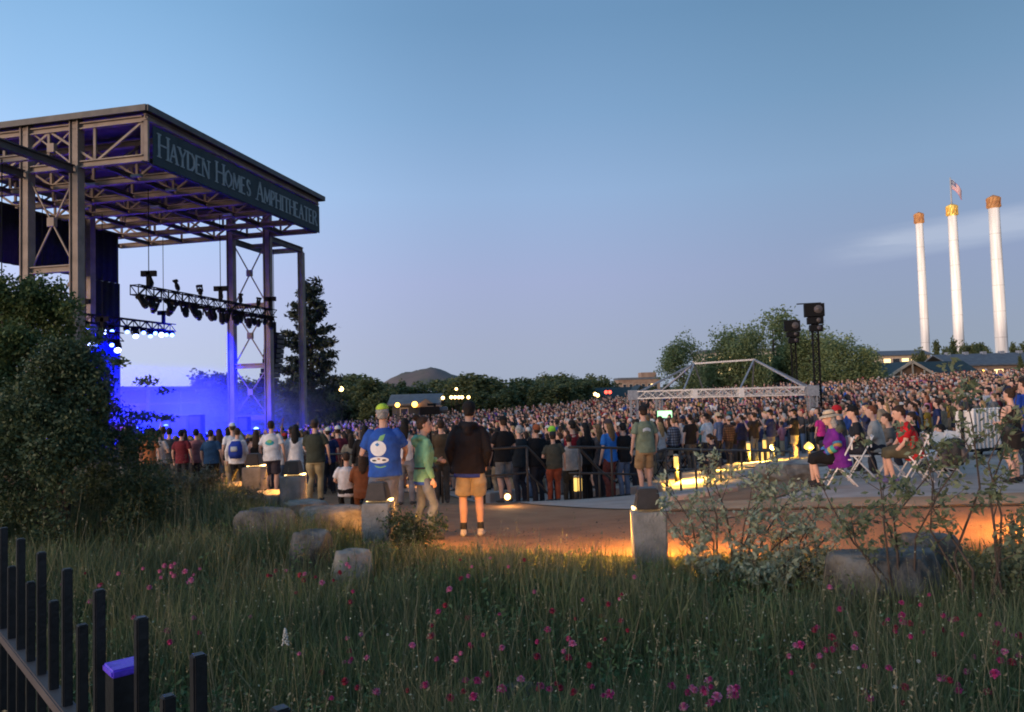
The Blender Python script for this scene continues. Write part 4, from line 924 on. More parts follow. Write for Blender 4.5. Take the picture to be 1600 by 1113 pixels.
# concrete path lamps
def path_lamp(px, basepy, D_, sc, label, power=300, left=1.0, z=None):
    p = at(px, basepy, D_); z = h(p.x, p.y) if z is None else z; o = empty('path_lamp', (p.x, p.y, z), -.05, label, 'path lamp', 'concrete path lamps'); w = .155 * sc
    bm = bmesh.new(); box(bm, -w, w, -w, w, -.3, .56); bmesh.ops.bevel(bm, geom=bm.edges[:], offset=.012, segments=2, affect='EDGES'); link('block', tomesh(bm), 'concrete_dark', o)
    bm = bmesh.new(); v = [bm.verts.new(q) for q in ((-w * .80, -w * .80, .585), (w * .80, -w * .80, .585), (w * .80, w * .80, .585), (-w * .80, w * .80, .585), (-w * .58, -w * .58, .78), (w * .58, -w * .58, .78), (w * .58, w * .58, .78), (-w * .58, w * .58, .78))]
    for f in ((3, 2, 1, 0), (4, 5, 6, 7), (0, 1, 5, 4), (1, 2, 6, 5), (2, 3, 7, 6), (3, 0, 4, 7)): bm.faces.new([v[i] for i in f])
    bmesh.ops.bevel(bm, geom=bm.edges[:], offset=.012, segments=2, affect='EDGES'); link('hood', tomesh(bm), 'rail_paint', o)
    bm = bmesh.new(); box(bm, -w * .92, -w * .80, w * .2, w * .9, .563, .583); box(bm, w * .80, w * .92, w * .2, w * .9, .563, .583); box(bm, -w * .7, w * .7, w * .80, w * .94, .563, .583); link('light_slot', tomesh(bm), 'lamp_warm', o)
    for s in (-1, 1): lamp('path_lamp_glow', 'SPOT', (p.x + s * w * 1.25, p.y + w * 1.25, z + .57), power / 2 * (left if s < 0 else 1), (1, .42, .07), radius=.08, target=(p.x + s * (w * 1.25 + .5), p.y + w * 1.25 + .35, z - .3), angle=160, blend=.7)
    return o
path_lamp(1015, 870, 7.45, 1, 'concrete path lamp with dark hood in front of the man in the sage tee', 520)
path_lamp(592, 840, 8.6, 1, 'concrete path lamp half hidden by the jeans of the man in the blue tee shirt', 330, .1)
path_lamp(459, 790, 11.3, 1, 'concrete path lamp on the stone edging near the long white skirt', 110); path_lamp(398, 768, 12.8, 1, 'farthest concrete path lamp at the end of the stone edging', 110)
path_lamp(1660, 872, 7.7, 1, 'concrete path lamp past the leafy stems at the edge of the picture', 230)
# step light
p = at(793, 776, 14.6); o = empty('step_light', p, label='round glowing step light set in the kerb wall', cat='step light')
bm = bmesh.new(); tube(bm, [(0, -.02, 0), (0, -.05, 0)], .055, 14); link('lens', tomesh(bm), 'lamp_warm', o); bm = bmesh.new(); tube(bm, [(0, .05, 0), (0, -.018, 0)], .085, 14); link('bezel', tomesh(bm), 'rail_paint', o)
lamp('step_glow', 'POINT', p + Vector((0, -.22, .02)), 12, (1, .6, .22), radius=.04)
# glowing bollards along the ramp
for i, (px, py, D_, e) in enumerate(((1056, 711, 20, 13), (1118, 703, 22.5, 15), (1169, 691, 25, 16), (1194, 686, 27, 16), (1191, 705, 27, 6), (1200, 704, 27.5, 6), (899, 744, 16.7, 4), (906, 744, 16.9, 4))):
    p = at(px, py, D_); z = min(h(p.x, p.y), p.z - .45); o = empty('light_bollard', (p.x, p.y, z), label=f'glowing yellow bollard light, {ORD[i]} of those between chairs and ramp' if i < 6 else f'{("near", "far")[i - 6]} of two short yellow lights at the foot of the handrail', cat='bollard light', group='yellow bollard lights'); H = p.z - z; r = .062 if i < 4 else .04
    bm = bmesh.new(); tube(bm, [(0, 0, 0), (0, 0, max(.1, H - .34))], r * .95, 12); link('post', tomesh(bm, True), 'lamp_post_lit' if False else 'rail_paint', o)
    bm = bmesh.new(); tube(bm, [(0, 0, max(.12, H - .32)), (0, 0, H - .05)], r, 12); link('lantern', tomesh(bm, True), 'lamp_yellow', o)
    bm = bmesh.new(); tube(bm, [(0, 0, H - .03), (0, 0, H)], r * 1.1, 12); link('lid', tomesh(bm, True), 'tan_trim', o)
    if i < 4:
        lamp('bollard_glow', 'SPOT', (p.x + .2, p.y - .2, z + max(.4, H - .2)), e * 75, (1, .60, .07), radius=.05, target=(p.x + .25, p.y - .25, z - 1), angle=158, blend=.8)
p = at(1263, 678, 27); z = h(p.x, p.y); o = empty('path_light', (p.x, p.y, z), label='mushroom-shaped yellow path light beside the person in pink', cat='path light')
bm = bmesh.new(); tube(bm, [(0, 0, 0), (0, 0, .35)], .04, 8); link('stem', tomesh(bm), 'rail_paint', o); bm = bmesh.new(); tube(bm, [(0, 0, .36), (0, 0, .45), (0, 0, .56)], [.17, .16, .05], 14); link('shade', tomesh(bm, True), 'lamp_yellow', o)
lamp('path_glow', 'POINT', (p.x, p.y - .35, z + .3), 90, (1, .62, .10), radius=.06)
# ground-level lamps between the legs of the left crowd
for i, (px, py, D_) in enumerate(((345, 735, 17.5), (412, 742, 16.5), (470, 752, 15.5), (650, 760, 14.5))):
    p = G(px, py); o = empty('ground_light', p, label=f'small low ground lamp at the feet of the crowd, {ORD[i]} from the bush', cat='ground light', group='ground lamps')
    bm = bmesh.new(); tube(bm, [(0, 0, 0), (0, 0, .12)], .07, 10); link('base', tomesh(bm), 'rail_paint', o); bm = bmesh.new(); tube(bm, [(0, 0, .13), (0, 0, .2)], .06, 10); link('lens', tomesh(bm), 'lamp_warm', o)
    lamp('ground_glow', 'POINT', p + Vector((0, -.12, .32)), 45, (1, .42, .08), radius=.05)

# ------------------------------------------------------------------ folding chairs
def chair_proto(m_, name, back):
    o = empty(name, label='x', cat='chair')
    for s in (-1, 1):
        bm = bmesh.new(); tube(bm, [(s * .21, .24, .0), (s * .21, -.02, .44), (s * .2, -.22, .82)], .014, 6); link('rear_rail' if False else 'frame_rail', tomesh(bm, True), m_, o)
        bm = bmesh.new(); tube(bm, [(s * .185, -.26, .0), (s * .185, .12, .44)], .013, 6); link('leg', tomesh(bm, True), m_, o)
    for (y, z) in ((-.16, .12), (.18, .1)):
        bm = bmesh.new(); tube(bm, [(-.2, y, z), (.2, y, z)], .010, 6); link('stretcher', tomesh(bm, True), m_, o)
    bm = bmesh.new(); box(bm, -.2, .2, -.17, .2, .435, .46); bmesh.ops.bevel(bm, geom=bm.edges[:], offset=.01, segments=2, affect='EDGES'); link('seat', tomesh(bm), back, o)
    bm = bmesh.new()
    for a, b_ in ((-.2, -.07), (-.07, .07), (.07, .2)): bar(bm, (a, -.175 - .012 * (abs(a) < .1), .71), (b_, -.175 - .012 * (abs(b_) < .1), .71), .022, .2)
    link('backrest', tomesh(bm), back, o)
    return o
wch = chair_proto('white_plastic', 'folding_chair', 'white_plastic'); bch = chair_proto('rig_black', 'folding_chair', 'tread')
def put_chair(pr, loc, rz, label, group, tilt=0):
    o = copy_tree(pr); o.location = loc; o.rotation_euler = (tilt, 0, rz); o['label'] = label; o['group'] = group; return o
# rows of empty black chairs behind the rail (they face the stage)
rc = random.Random(5); n = 0
for r, (pa, pb, cnt) in enumerate((((770, 752, 0), (858, 742, 0), 5), ((905, 760, 0), (1010, 752, 0), 8), ((905, 744, 0), (1030, 736, 0), 8), ((1040, 744, 0), (1120, 727, 0), 6), ((1060, 726, 0), (1160, 708, 0), 7), ((520, 752, 0), (556, 750, 0), 2))):
    a, b_ = G(*pa[:2]), G(*pb[:2])
    for k in range(cnt):
        p = a.lerp(b_, k / max(1, cnt - 1)); p.z = h(p.x, p.y); put_chair(bch, p, 1.05 + rc.uniform(-.12, .12), f'empty black folding chair, {ORD[k]} in the {ORD[r]} row behind the railings', 'black folding chairs')
SEAT_W = {}
def seat_spot(px, py, D_, rz, label):
    p = at(px, py, D_); p.z = h(p.x, p.y) + .02; put_chair(wch, p, rz, label, 'white folding chairs'); return p
pw = seat_spot(1312, 760, 12.7, 1.35, 'white folding chair under the woman in the purple sweater')
pr_ = seat_spot(1430, 758, 12.9, 1.35, 'white folding chair under the man in the red tee shirt')
for i, (px, py, D_, rz) in enumerate(((1346, 742, 14.4, 1.2), (1392, 738, 15.2, 1.1), (1455, 758, 13.6, 1.5), (1476, 757, 14.0, 1.6))):
    seat_spot(px, py, D_, rz, f'white folding chair behind the seated pair, {ORD[i]} from the straw hat')
# cart of folded chairs
p = at(1528, 700, 17.5); z = h(p.x, p.y); o = empty('chair_cart', (p.x, p.y, z), .5, 'rolling cart packed with folded white chairs', 'cart')
bm = bmesh.new(); box(bm, -.55, .55, -.3, .3, .16, .2); bar(bm, (-.55, 0, .2), (-.55, 0, 1.1), .05); bar(bm, (.55, 0, .2), (.55, 0, 1.1), .05); bar(bm, (-.55, 0, .68), (.55, 0, .68), .03); link('frame', tomesh(bm), 'rig_black', o)
for s in (-.45, .45):
    for q in (-.24, .24):
        bm = bmesh.new(); tube(bm, [(s - .02, q, .08), (s + .02, q, .08)], .08, 10); link('wheel', tomesh(bm), 'rig_black', o)
for k in range(7):
    bm = bmesh.new(); x = -.46 + .155 * k; bar(bm, (x, -.02, .22), (x, -.02, 1.06), .045, .42); bar(bm, (x + .05, -.02, .3), (x + .05, -.02, .98), .02, .36); tube(bm, [(x - .03, -.22, 1.09), (x + .06, -.22, 1.09)], .028, 6); link('folded_chair', tomesh(bm), 'white_plastic', o)
for pr0 in (wch, bch):
    for q in [pr0] + list(pr0.children): bpy.data.objects.remove(q)
# picnic things: flat board on the ground by the seated woman
p = G(1232, 744); o = empty('folded_banner_pole', p + Vector((0, 0, .03)), .1, 'white pole lying on the ground before the woman in purple', 'pole'); bm = bmesh.new(); tube(bm, [(-.45, 0, .03), (.75, .05, .03)], .02, 6); link('tube', tomesh(bm), 'white_plastic', o); bm = bmesh.new(); tube(bm, [(-.4, -.09, .03), (.7, -.05, .03)], .016, 6); link('tube', tomesh(bm), 'aluminium', o)
# flagless sky camera operator's tripod lamp on the left
p = at(672, 648, 15.5); z = h(p.x, p.y); o = empty('video_camera', (p.x, p.y, z), .3, 'black video camera on a pole behind the woman in the green hoodie', 'video camera')
Hc = p.z - z; bm = bmesh.new(); tube(bm, [(0, 0, 0), (0, 0, Hc)], .025, 8); link('pole', tomesh(bm), 'rig_black', o); bm = bmesh.new(); box(bm, -.22, .18, -.08, .08, Hc, Hc + .16); bar(bm, (-.05, 0, Hc + .2), (.12, 0, Hc + .2), .05); bar(bm, (.1, 0, Hc + .14), (.1, 0, Hc + .22), .04); link('camera_body', tomesh(bm), 'rig_black', o); bm = bmesh.new(); tube(bm, [(.18, 0, Hc + .08), (.34, 0, Hc + .08)], [.06, .075], 10); link('lens', tomesh(bm), 'glass_dark', o)

# ------------------------------------------------------------------ black picket fence
A = Vector((-.59, 1.43, 0)); dF = Vector((-1.14, 1.27, 0)).normalized()
fo = empty('picket_fence', (A.x, A.y, 0), label='black metal picket fence with alternating tall and short pickets', cat='fence')
def fpart(nm, bm, m_='black_paint', parent=None):
    me = tomesh(bm); me.transform(Matrix.Translation(-fo.location)); return link(nm, me, m_, parent or fo)
for k in range(-4, 22):
    p = A + dF * (.17 * k)
    if k == 3: continue
    top = 1.235 if k % 2 == 0 else 1.115; bm = bmesh.new(); bar(bm, (p.x, p.y, -.1), (p.x, p.y, top), .025, .025, up=dF); bmesh.ops.bevel(bm, geom=bm.edges[:], offset=.003, segments=2, affect='EDGES'); fpart('picket', bm)
for z in (.84, .2):
    bm = bmesh.new(); bar(bm, A - dF * 1.2 + Vector((0, 0, z)), A + dF * 4.0 + Vector((0, 0, z)), .045, .035); bmesh.ops.bevel(bm, geom=bm.edges[:], offset=.004, segments=2, affect='EDGES'); fpart('rail', bm, 'steel_dark')
p = A + dF * .46; bm = bmesh.new(); bar(bm, (p.x, p.y, -.1), (p.x, p.y, 1.09), .066, .066, up=dF); ps = fpart('post', bm)
bm = bmesh.new(); bar(bm, (p.x, p.y, 1.09), (p.x, p.y, 1.108), .076, .076, up=dF); bmesh.ops.bevel(bm, geom=bm.edges[:], offset=.004, segments=2, affect='EDGES'); fpart('post_cap', bm, 'cap_reflection', ps)
# ------------------------------------------------------------------ people
HC = {'black': (.012, .010, .009), 'brown': (.045, .025, .015), 'light': (.16, .10, .05), 'blond': (.34, .22, .10), 'grey': (.34, .33, .31), 'red': (.18, .06, .025)}
SK = [(.62, .36, .26), (.55, .31, .22), (.66, .40, .30), (.40, .21, .14), (.26, .13, .08)]
ARM = {'down': ((.245, -.03, 1.14), (.255, .05, .90)), 'front': ((.26, .00, 1.13), (.11, .23, 1.10)), 'pocket': ((.245, -.06, 1.13), (.205, .05, .92)),
       'phone': ((.25, .10, 1.17), (.10, .31, 1.38)), 'up': ((.27, .06, 1.64), (.22, .12, 1.90)), 'hip': ((.37, -.10, 1.15), (.20, .0, 1.03)), 'reach': ((.24, .12, 1.15), (.20, .36, 1.02))}
MC = {}
def person_meshes(key, voxel, armL, armR, top, bottom, hair, hat, sit, yaw, build, fingers, step, lean=0.0, sway=0.0):
    """meshes of one figure 1.75 m tall facing +Y: body, top, bottom, shoe(s), hair, hat"""
    if key in MC: return MC[key]
    dz = -.44 if sit else 0; out = {}; B = build
    def up(v):     # upper body shift and lean
        v = Vector(v)
        if sway: a = sway * 1.2; zz = v.z - .95; v = Vector((v.x * math.cos(a) - zz * math.sin(a) + sway, v.y, .95 + v.x * math.sin(a) + zz * math.cos(a)))
        if lean: 
            a = lean; zz = v.z - .95; v = Vector((v.x, v.y * math.cos(a) + zz * math.sin(a), .95 + zz * math.cos(a) - v.y * math.sin(a)))
        return v + Vector((0, 0, dz))
    cy, sy = math.cos(yaw), math.sin(yaw)
    def hd(v): v = Vector(v); x, y = v.x, v.y - .01; return up((x * cy - y * sy, x * sy + y * cy + .01, v.z))
    legs = {}
    for s in (-1, 1):
        st = step * s
        if sit: legs[s] = [Vector((s * .09, -.02, .50)), Vector((s * .115, .22, .515)), Vector((s * .13, .43, .49)), Vector((s * .13, .41, .34)), Vector((s * .12, .38 + st, .085))]
        else: legs[s] = [Vector((s * .088 + sway, 0, .92)), Vector((s * .098, .01 + st * .25, .71)), Vector((s * .10 + sway * .5, .025 + st * .5 + (.05 if s * sway < 0 else 0), .49)), Vector((s * .105, -.01 + st * .8, .34)), Vector((s * .11, -.02 + st, .085))]
    arms = {}
    for s, nm in ((-1, armL), (1, armR)):
        if nm == 'lap': e, w = (.25, .02, 1.16), (.10, .28, 1.04)
        elif nm == 'knee': e, w = (.24, .12, 1.17), (.12, .36, 1.0)
        else: e, w = ARM[nm]
        arms[s] = [up((s * .155 * (B * .4 + .6), 0, 1.39)), up((s * (.185 * (B * .4 + .6)), 0, 1.335)), up((s * e[0] * (B * .6 + .4), e[1], e[2])), up((s * w[0] * (B * .4 + .6), w[1], w[2]))]
    # body
    bm = bmesh.new()
    ell(bm, [(0, 0, .84, .13 * B, .09), (0, 0, .93, .16 * B, .11), (0, .005, 1.06, .138 * B, .098 * B), (0, .01, 1.24, .16 * B, .11), (0, 0, 1.36, .16, .10), (0, -.01, 1.43, .10, .075)], 14, up)
    for s in (-1, 1):
        L = legs[s]; tube(bm, L, [.083 * B, .076 * B, .054, .055, .036], 10); a = L[-1]
        tube(bm, [a + Vector((0, -.06, -.045)), a + Vector((s * .008, .06, -.05)), a + Vector((s * .02, .16, -.062))], [.033, .038, .026], 8, .8, (0, 0, 1))
        Am = arms[s]; m1 = Am[1].lerp(Am[2], .5); m2 = Am[2].lerp(Am[3], .35); tube(bm, [Am[0], Am[1], m1, Am[2], m2, Am[3]], [.05, .05, .045 * (.5 + .5 * B), .036, .036, .024], 10)
        dr = (Am[3] - Am[2]).normalized(); side = Vector((-s, 0, 0)); nrm = dr.cross(side)
        if nrm.length < .1: nrm = Vector((0, 0, 1))
        nrm.normalize(); wd = nrm.cross(dr).normalized(); w0 = Am[3]
        tube(bm, [w0 - dr * .01, w0 + dr * .045, w0 + dr * .085], [.024, .036, .036], 8, .5, wd.cross(dr))
        if fingers:
            fd = nrm if s > 0 else nrm
            for k, (o_, l_) in enumerate(((-.027, .062), (-.009, .074), (.009, .07), (.027, .055))):
                b0 = w0 + dr * .085 + fd * o_; b1 = b0 + dr * l_ * .55 + wd * .008; b2 = b1 + dr * l_ * .4 + wd * .022; tube(bm, [b0 - dr * .015, b0, b1, b2], [.0095, .0095, .009, .0075], 7)
            t0 = w0 + dr * .035 - fd * .03; tube(bm, [t0, t0 + dr * .03 - fd * .022, t0 + dr * .055 - fd * .028], [.011, .0105, .0085], 7)
        else: tube(bm, [w0 + dr * .08, w0 + dr * .13, w0 + dr * .155 + wd * .02], [.034, .03, .02], 8, .5, wd.cross(dr))
    tube(bm, [up((0, -.015, 1.40)), hd((0, .0, 1.50)), hd((0, .012, 1.57))], [.062, .054, .052], 10)
    ell(bm, [(0, .055, 1.520, .032, .035), (0, .045, 1.545, .052, .066), (0, .028, 1.59, .064, .086), (0, .018, 1.635, .071, .094), (0, .012, 1.68, .073, .094), (0, .005, 1.72, .060, .076), (0, .0, 1.742, .032, .04)], 14, hd)
    tube(bm, [hd((0, .108, 1.652)), hd((0, .122, 1.625)), hd((0, .128, 1.607)), hd((0, .105, 1.598))], [.010, .013, .016, .010], 7)
    tube(bm, [hd((-.018, .104, 1.568)), hd((.018, .104, 1.568))], .008, 6); tube(bm, [hd((-.05, .092, 1.672)), hd((0, .106, 1.668)), hd((.05, .092, 1.672))], .009, 6)
    for s in (-1, 1): tube(bm, [hd((s * .070, .008, 1.655)), hd((s * .082, -.002, 1.635)), hd((s * .073, .006, 1.605))], [.013, .015, .010], 6)
    out['body'] = remesh(bm, voxel, 2)
    # top
    bm = bmesh.new(); hem = {'tee': .83, 'long': .83, 'hoodie': .83, 'tank': .90, 'dress': .62, 'crop': .93, 'sweater': .78}[top]; fat = .018 if top in ('tee', 'tank', 'dress', 'crop') else .03
    rings = [(0, 0, hem, .158 * B + fat + (.06 if top == 'dress' else .018), .112 * B + fat + (.06 if top == 'dress' else .018))]
    rings += [(0, 0, .94, .165 * B + fat, .118 * B + fat), (0, .005, 1.07, .155 * B + fat, .112 * B + fat), (0, .01, 1.24, .168 * B + fat, .118 * B + fat)]
    rings += [(0, 0, 1.36, .168 * (.5 + .5 * B) + fat * .7, .108 + fat * .6), (0, -.006, 1.42, .125, .085), (0, -.012, 1.455, .075, .068)] if top not in ('tank', 'dress') else [(0, 0, 1.31, .135 + fat * .4, .108 + fat * .5), (0, -.01, 1.37, .10, .10)]
    ell(bm, rings, 18, up)
    if top in ('tank', 'dress'):
        for s in (-1, 1): tube(bm, [up((s * .085, .10, 1.33)), up((s * .09, .03, 1.445)), up((s * .09, -.07, 1.43)), up((s * .085, -.105, 1.33))], .017, 6)
    else:
        for s in (-1, 1):
            Am = arms[s]
            if top in ('tee', 'crop'): e = Am[1].lerp(Am[2], .62); tube(bm, [Am[0] - (Am[1] - Am[0]) * .6, Am[1], Am[1].lerp(Am[2], .3), e], [.052, .066, .064, .066 * (.6 + .4 * B)], 12)
            else: tube(bm, [Am[0] - (Am[1] - Am[0]) * .6, Am[1], Am[1].lerp(Am[2], .5), Am[2], Am[2].lerp(Am[3], .5), Am[3]], [.052, .066, .061 * (.6 + .4 * B), .054, .050, .040], 12)
    if top == 'hoodie':
        tube(bm, [up((-.10, .0, 1.45)), up((-.085, -.085, 1.46)), up((0, -.125, 1.44)), up((.085, -.085, 1.46)), up((.10, .0, 1.45))], [.035, .045, .055, .045, .035], 10); tube(bm, [up((0, -.12, 1.45)), up((0, -.115, 1.36)), up((0, -.105, 1.30))], [.07, .06, .02], 10)
    out['top'] = remesh(bm, voxel, 2, .010, zlib.crc32(str(key).encode()) % 999)
    # bottom
    if bottom:
        bm = bmesh.new()
        if not sit: ell(bm, [(sway, 0, .80, .145 * B + .02, .105 * B + .02), (sway, 0, .90, .158 * B + .008, .112 * B + .008), (sway, 0, .97, .128 * B, .09 * B)], 16)
        else: ell(bm, [(0, -.02, .44, .16 * B + .02, .13), (0, -.02, .52, .17 * B + .02, .13), (0, 0, .58, .15 * B + .02, .11)], 16)
        for s in (-1, 1):
            L = legs[s]
            if bottom == 'shorts': tube(bm, [L[0] + Vector((0, 0, .02 if not sit else 0)), L[1], L[1].lerp(L[2], .78)], [.080 * B, .092 * B, .094 * B], 14)
            elif bottom == 'short_shorts': tube(bm, [L[0], L[0].lerp(L[1], .9)], [.096 * B, .096 * B], 14)
            elif bottom == 'capri': tube(bm, [L[0], L[1], L[2], L[2].lerp(L[3], .5)], [.096 * B, .092 * B, .078, .075], 14)
            else: tube(bm, [L[0], L[1], L[2], L[3], L[4] + Vector((0, 0, -.02))], [.095 * B, .088 * B, .068, .066, .060], 14)
        if bottom == 'skirt': ell(bm, [(0, 0, .12, .27, .24), (0, 0, .5, .21, .18), (0, 0, .98, .15, .11)], 18)
        out['bottom'] = remesh(bm, voxel, 2, .008, zlib.crc32(str(key).encode()) % 777)
    # shoes
    bm = bmesh.new()
    for s in (-1, 1):
        a = legs[s][-1]; tube(bm, [a + Vector((0, -.075, -.046)), a + Vector((0, -.02, -.035)), a + Vector((s * .01, .08, -.046)), a + Vector((s * .022, .175, -.058))], [.038, .045, .046, .030], 9, .85, (0, 0, 1)); tube(bm, [a + Vector((0, -.01, -.03)), a + Vector((0, -.015, .015))], [.045, .042], 9)
    out['shoes'] = remesh(bm, max(voxel * .8, .012), 1)
    # hair and hat
    if hair:
        bm = bmesh.new()
        ell(bm, [(0, -.045, 1.575, .055, .045), (0, -.028, 1.61, .074, .074), (0, -.016, 1.655, .081, .092), (0, -.004, 1.70, .080, .098), (0, -.002, 1.735, .064, .080), (0, -.004, 1.757, .034, .044)], 14, hd)
        if hair == 'long': ell(bm, [(0, -.10, 1.27, .05, .03), (0, -.10, 1.36, .085, .045), (0, -.075, 1.47, .098, .055), (0, -.055, 1.58, .09, .066), (0, -.03, 1.66, .08, .07)], 14, hd)
        if hair == 'bob': ell(bm, [(0, -.045, 1.46, .088, .055), (0, -.04, 1.54, .092, .07), (0, -.025, 1.65, .083, .08)], 14, hd)
        if hair == 'bun': tube(bm, [hd((0, -.07, 1.72)), hd((0, -.13, 1.76))], [.045, .045], 10)
        if hair == 'tail': tube(bm, [hd((0, -.09, 1.68)), hd((0, -.15, 1.62)), hd((0, -.15, 1.48)), hd((0, -.13, 1.36))], [.03, .04, .034, .012], 9)
        out['hair'] = remesh(bm, max(voxel * .8, .011), 1, .005, 5, 30)
    if hat:
        bm = bmesh.new()
        if hat in ('cap', 'beanie', 'band'):
            z0 = {'cap': 1.668, 'beanie': 1.64, 'band': 1.70}[hat]; ell(bm, [(0, .0, z0, .087, .108), (0, .0, 1.70, .087, .107), (0, -.002, 1.74, .074, .090), (0, -.002, 1.772, .036, .046)] if hat != 'band' else [(0, .0, 1.70, .088, .108), (0, 0, 1.735, .080, .098), (0, -.002, 1.768, .05, .062), (0, 0, 1.778, .02, .03)], 16, hd)
            if hat == 'cap':
                for x in (-.045, -.015, .015, .045): tube(bm, [hd((x, .07, 1.682)), hd((x * 1.05, .175 - abs(x) * .5, 1.668))], [.014, .012], 8, .6, (0, 0, 1))
        else:
            wide = .17 if hat == 'sunhat' else .14
            ell(bm, [(0, 0, 1.662, wide, wide + .01), (0, 0, 1.677, wide - .01, wide), (0, 0, 1.70, .092, .11), (0, 0, 1.76, .082, .098), (0, 0, 1.785, .05, .06)], 18, hd)
        out['hat'] = remesh(bm, max(voxel * .7, .010), 1)
    MC[key] = (out, hd, up, legs, arms); return MC[key]
def make_person(loc, height, rz, label, group='standing audience', voxel=.02, armL='down', armR='down', top='tee', bottom='pants', hair='short', hat=None, sit=False, yaw=0.0, build=1.0, fingers=False, step=.03, lean=0.0, sway=None,
                c_top=(.02, .02, .02), c_bot=(.03, .03, .04), c_hair='brown', c_hat=(.02, .02, .02), c_shoe=(.05, .05, .05), skin=0, plaid=False, key=None, lab_shirt=None):
    if sway is None: sway = 0 if sit else (-.028, .022, .034, -.018)[zlib.crc32(f'{armL}{top}{hair}{build}'.encode()) % 4]
    key = key or (sway, voxel, armL, armR, top, bottom, hair, hat, sit, round(yaw, 2), round(build, 2), fingers, round(step, 3), round(lean, 2))
    ms, hd, up, legs, arms = person_meshes(key, voxel, armL, armR, top, bottom, hair, hat, sit, yaw, build, fingers, step, lean, sway)
    o = empty('person', loc, rz, label, 'person', group); s = height / 1.765; o.scale = (s, s, s)
    col = {'body': ('skin', SK[skin]), 'top': ('cloth_plaid' if plaid else 'cloth', c_top), 'bottom': ('cloth', c_bot), 'shoes': ('shoe', c_shoe), 'hair': ('hair', HC[c_hair]), 'hat': ('cloth', c_hat)}
    nm = {'body': 'body', 'top': {'tee': 'tee_shirt', 'long': 'jacket', 'hoodie': 'hooded_sweatshirt', 'tank': 'tank_top', 'dress': 'romper', 'crop': 'tee_shirt', 'sweater': 'sweater'}[top], 'bottom': {'pants': 'trousers', 'shorts': 'shorts', 'short_shorts': 'shorts', 'skirt': 'skirt', 'capri': 'capri_trousers', None: ''}[bottom], 'shoes': 'shoes', 'hair': 'hair', 'hat': hat or 'hat'}
    parts = {}
    for k, me in ms.items():
        m_, c = col[k]
        q = bpy.data.objects.new(nm[k].replace('sunhat', 'sun_hat').replace('bucket', 'bucket_hat').replace('band', 'cap_top'), me); COL.objects.link(q)
        if len(me.materials) == 0: me.materials.append(MATS[m_])
        q.parent = o; q.color = (*c, 1)
        if q.data.materials[0] != MATS[m_]: q.material_slots[0].link = 'OBJECT'; q.material_slots[0].material = MATS[m_]
        parts[k] = q
    o_, P_ = o, parts
    return o, parts, (hd, up, legs, arms)
def child_mesh(name, bm, m_, o, color=None, smooth=True):
    q = link(name, tomesh(bm, smooth), m_, o)
    if color: q.color = (*color, 1)
    return q
def eyes(o, hd):
    for s in (-1, 1):
        bm = bmesh.new(); c = hd((s * .030, .097, 1.645)); bmesh.ops.create_icosphere(bm, subdivisions=2, radius=.010, matrix=Matrix.Translation(c)); child_mesh('eye', bm, 'rig_black', o)
    bm = bmesh.new(); tube(bm, [hd((-.024, .106, 1.566)), hd((0, .112, 1.566)), hd((.024, .106, 1.566))], .006, 6); child_mesh('lips', bm, 'skin', o, (.42, .15, .13))
def decal(o, shirt, shapes, name, back=True):
    """flat print laid on the shirt: shapes = (material, [(x, z) outline])"""
    bm0 = bmesh.new(); bm0.from_mesh(shirt.data); tree = BVHTree.FromBMesh(bm0); bm0.free()
    for m_, pts, off in shapes:
        bm = bmesh.new(); cx = sum(p[0] for p in pts) / len(pts); cz = sum(p[1] for p in pts) / len(pts); rings = []; ok = True
        for f in (1, .66, .33):
            ring = []
            for x, z in pts:
                x_, z_ = cx + (x - cx) * f, cz + (z - cz) * f; hit = tree.ray_cast(Vector((x_, -1 if back else 1, z_)), Vector((0, 1 if back else -1, 0)))
                y = hit[0].y if hit[0] is not None else -.13
                ring.append(bm.verts.new((x_, y - off if back else y + off, z_)))
            rings.append(ring)
        n = len(pts)
        for A_, B__ in zip(rings, rings[1:]):
            for k in range(n): bm.faces.new((A_[k], A_[(k + 1) % n], B__[(k + 1) % n], B__[k]))
        bm.faces.new(rings[-1]); bmesh.ops.recalc_face_normals(bm, faces=bm.faces[:]); child_mesh(name, bm, m_, o)
def circ(x, z, rx, rz, n=20, a0=0, a1=2 * math.pi): return [(x + rx * math.cos(a0 + (a1 - a0) * k / n), z + rz * math.sin(a0 + (a1 - a0) * k / n)) for k in range(n)]
PLOG = []
def stand(px, headpy, D_, rz, label, hmin=1.5, hmax=1.98, **kw):
    p = at(px, headpy, D_); z = h(p.x, p.y) + .015; H = p.z - z; PLOG.append((label[:40], round(H, 2), round(D_, 1)))
    return make_person((p.x, p.y, z), min(max(H, hmin), hmax), rz, label, **kw)
TOST = math.atan2(1, .0)  # facing helper: rz turns +Y; positive = towards the left
def face(p, q=(-20, 46)):
    return math.atan2(-(q[0] - p[0]), q[1] - p[1])
BLU, BLK, GRN, WHT, NVY, GRY, RED, OLV, KHA, DEN = (.03, .10, .42), (.012, .011, .012), (.14, .30, .17), (.68, .66, .66), (.015, .025, .09), (.16, .16, .16), (.42, .02, .025), (.055, .06, .035), (.34, .26, .17), (.10, .14, .22)
hero = dict(voxel=.011, fingers=True)
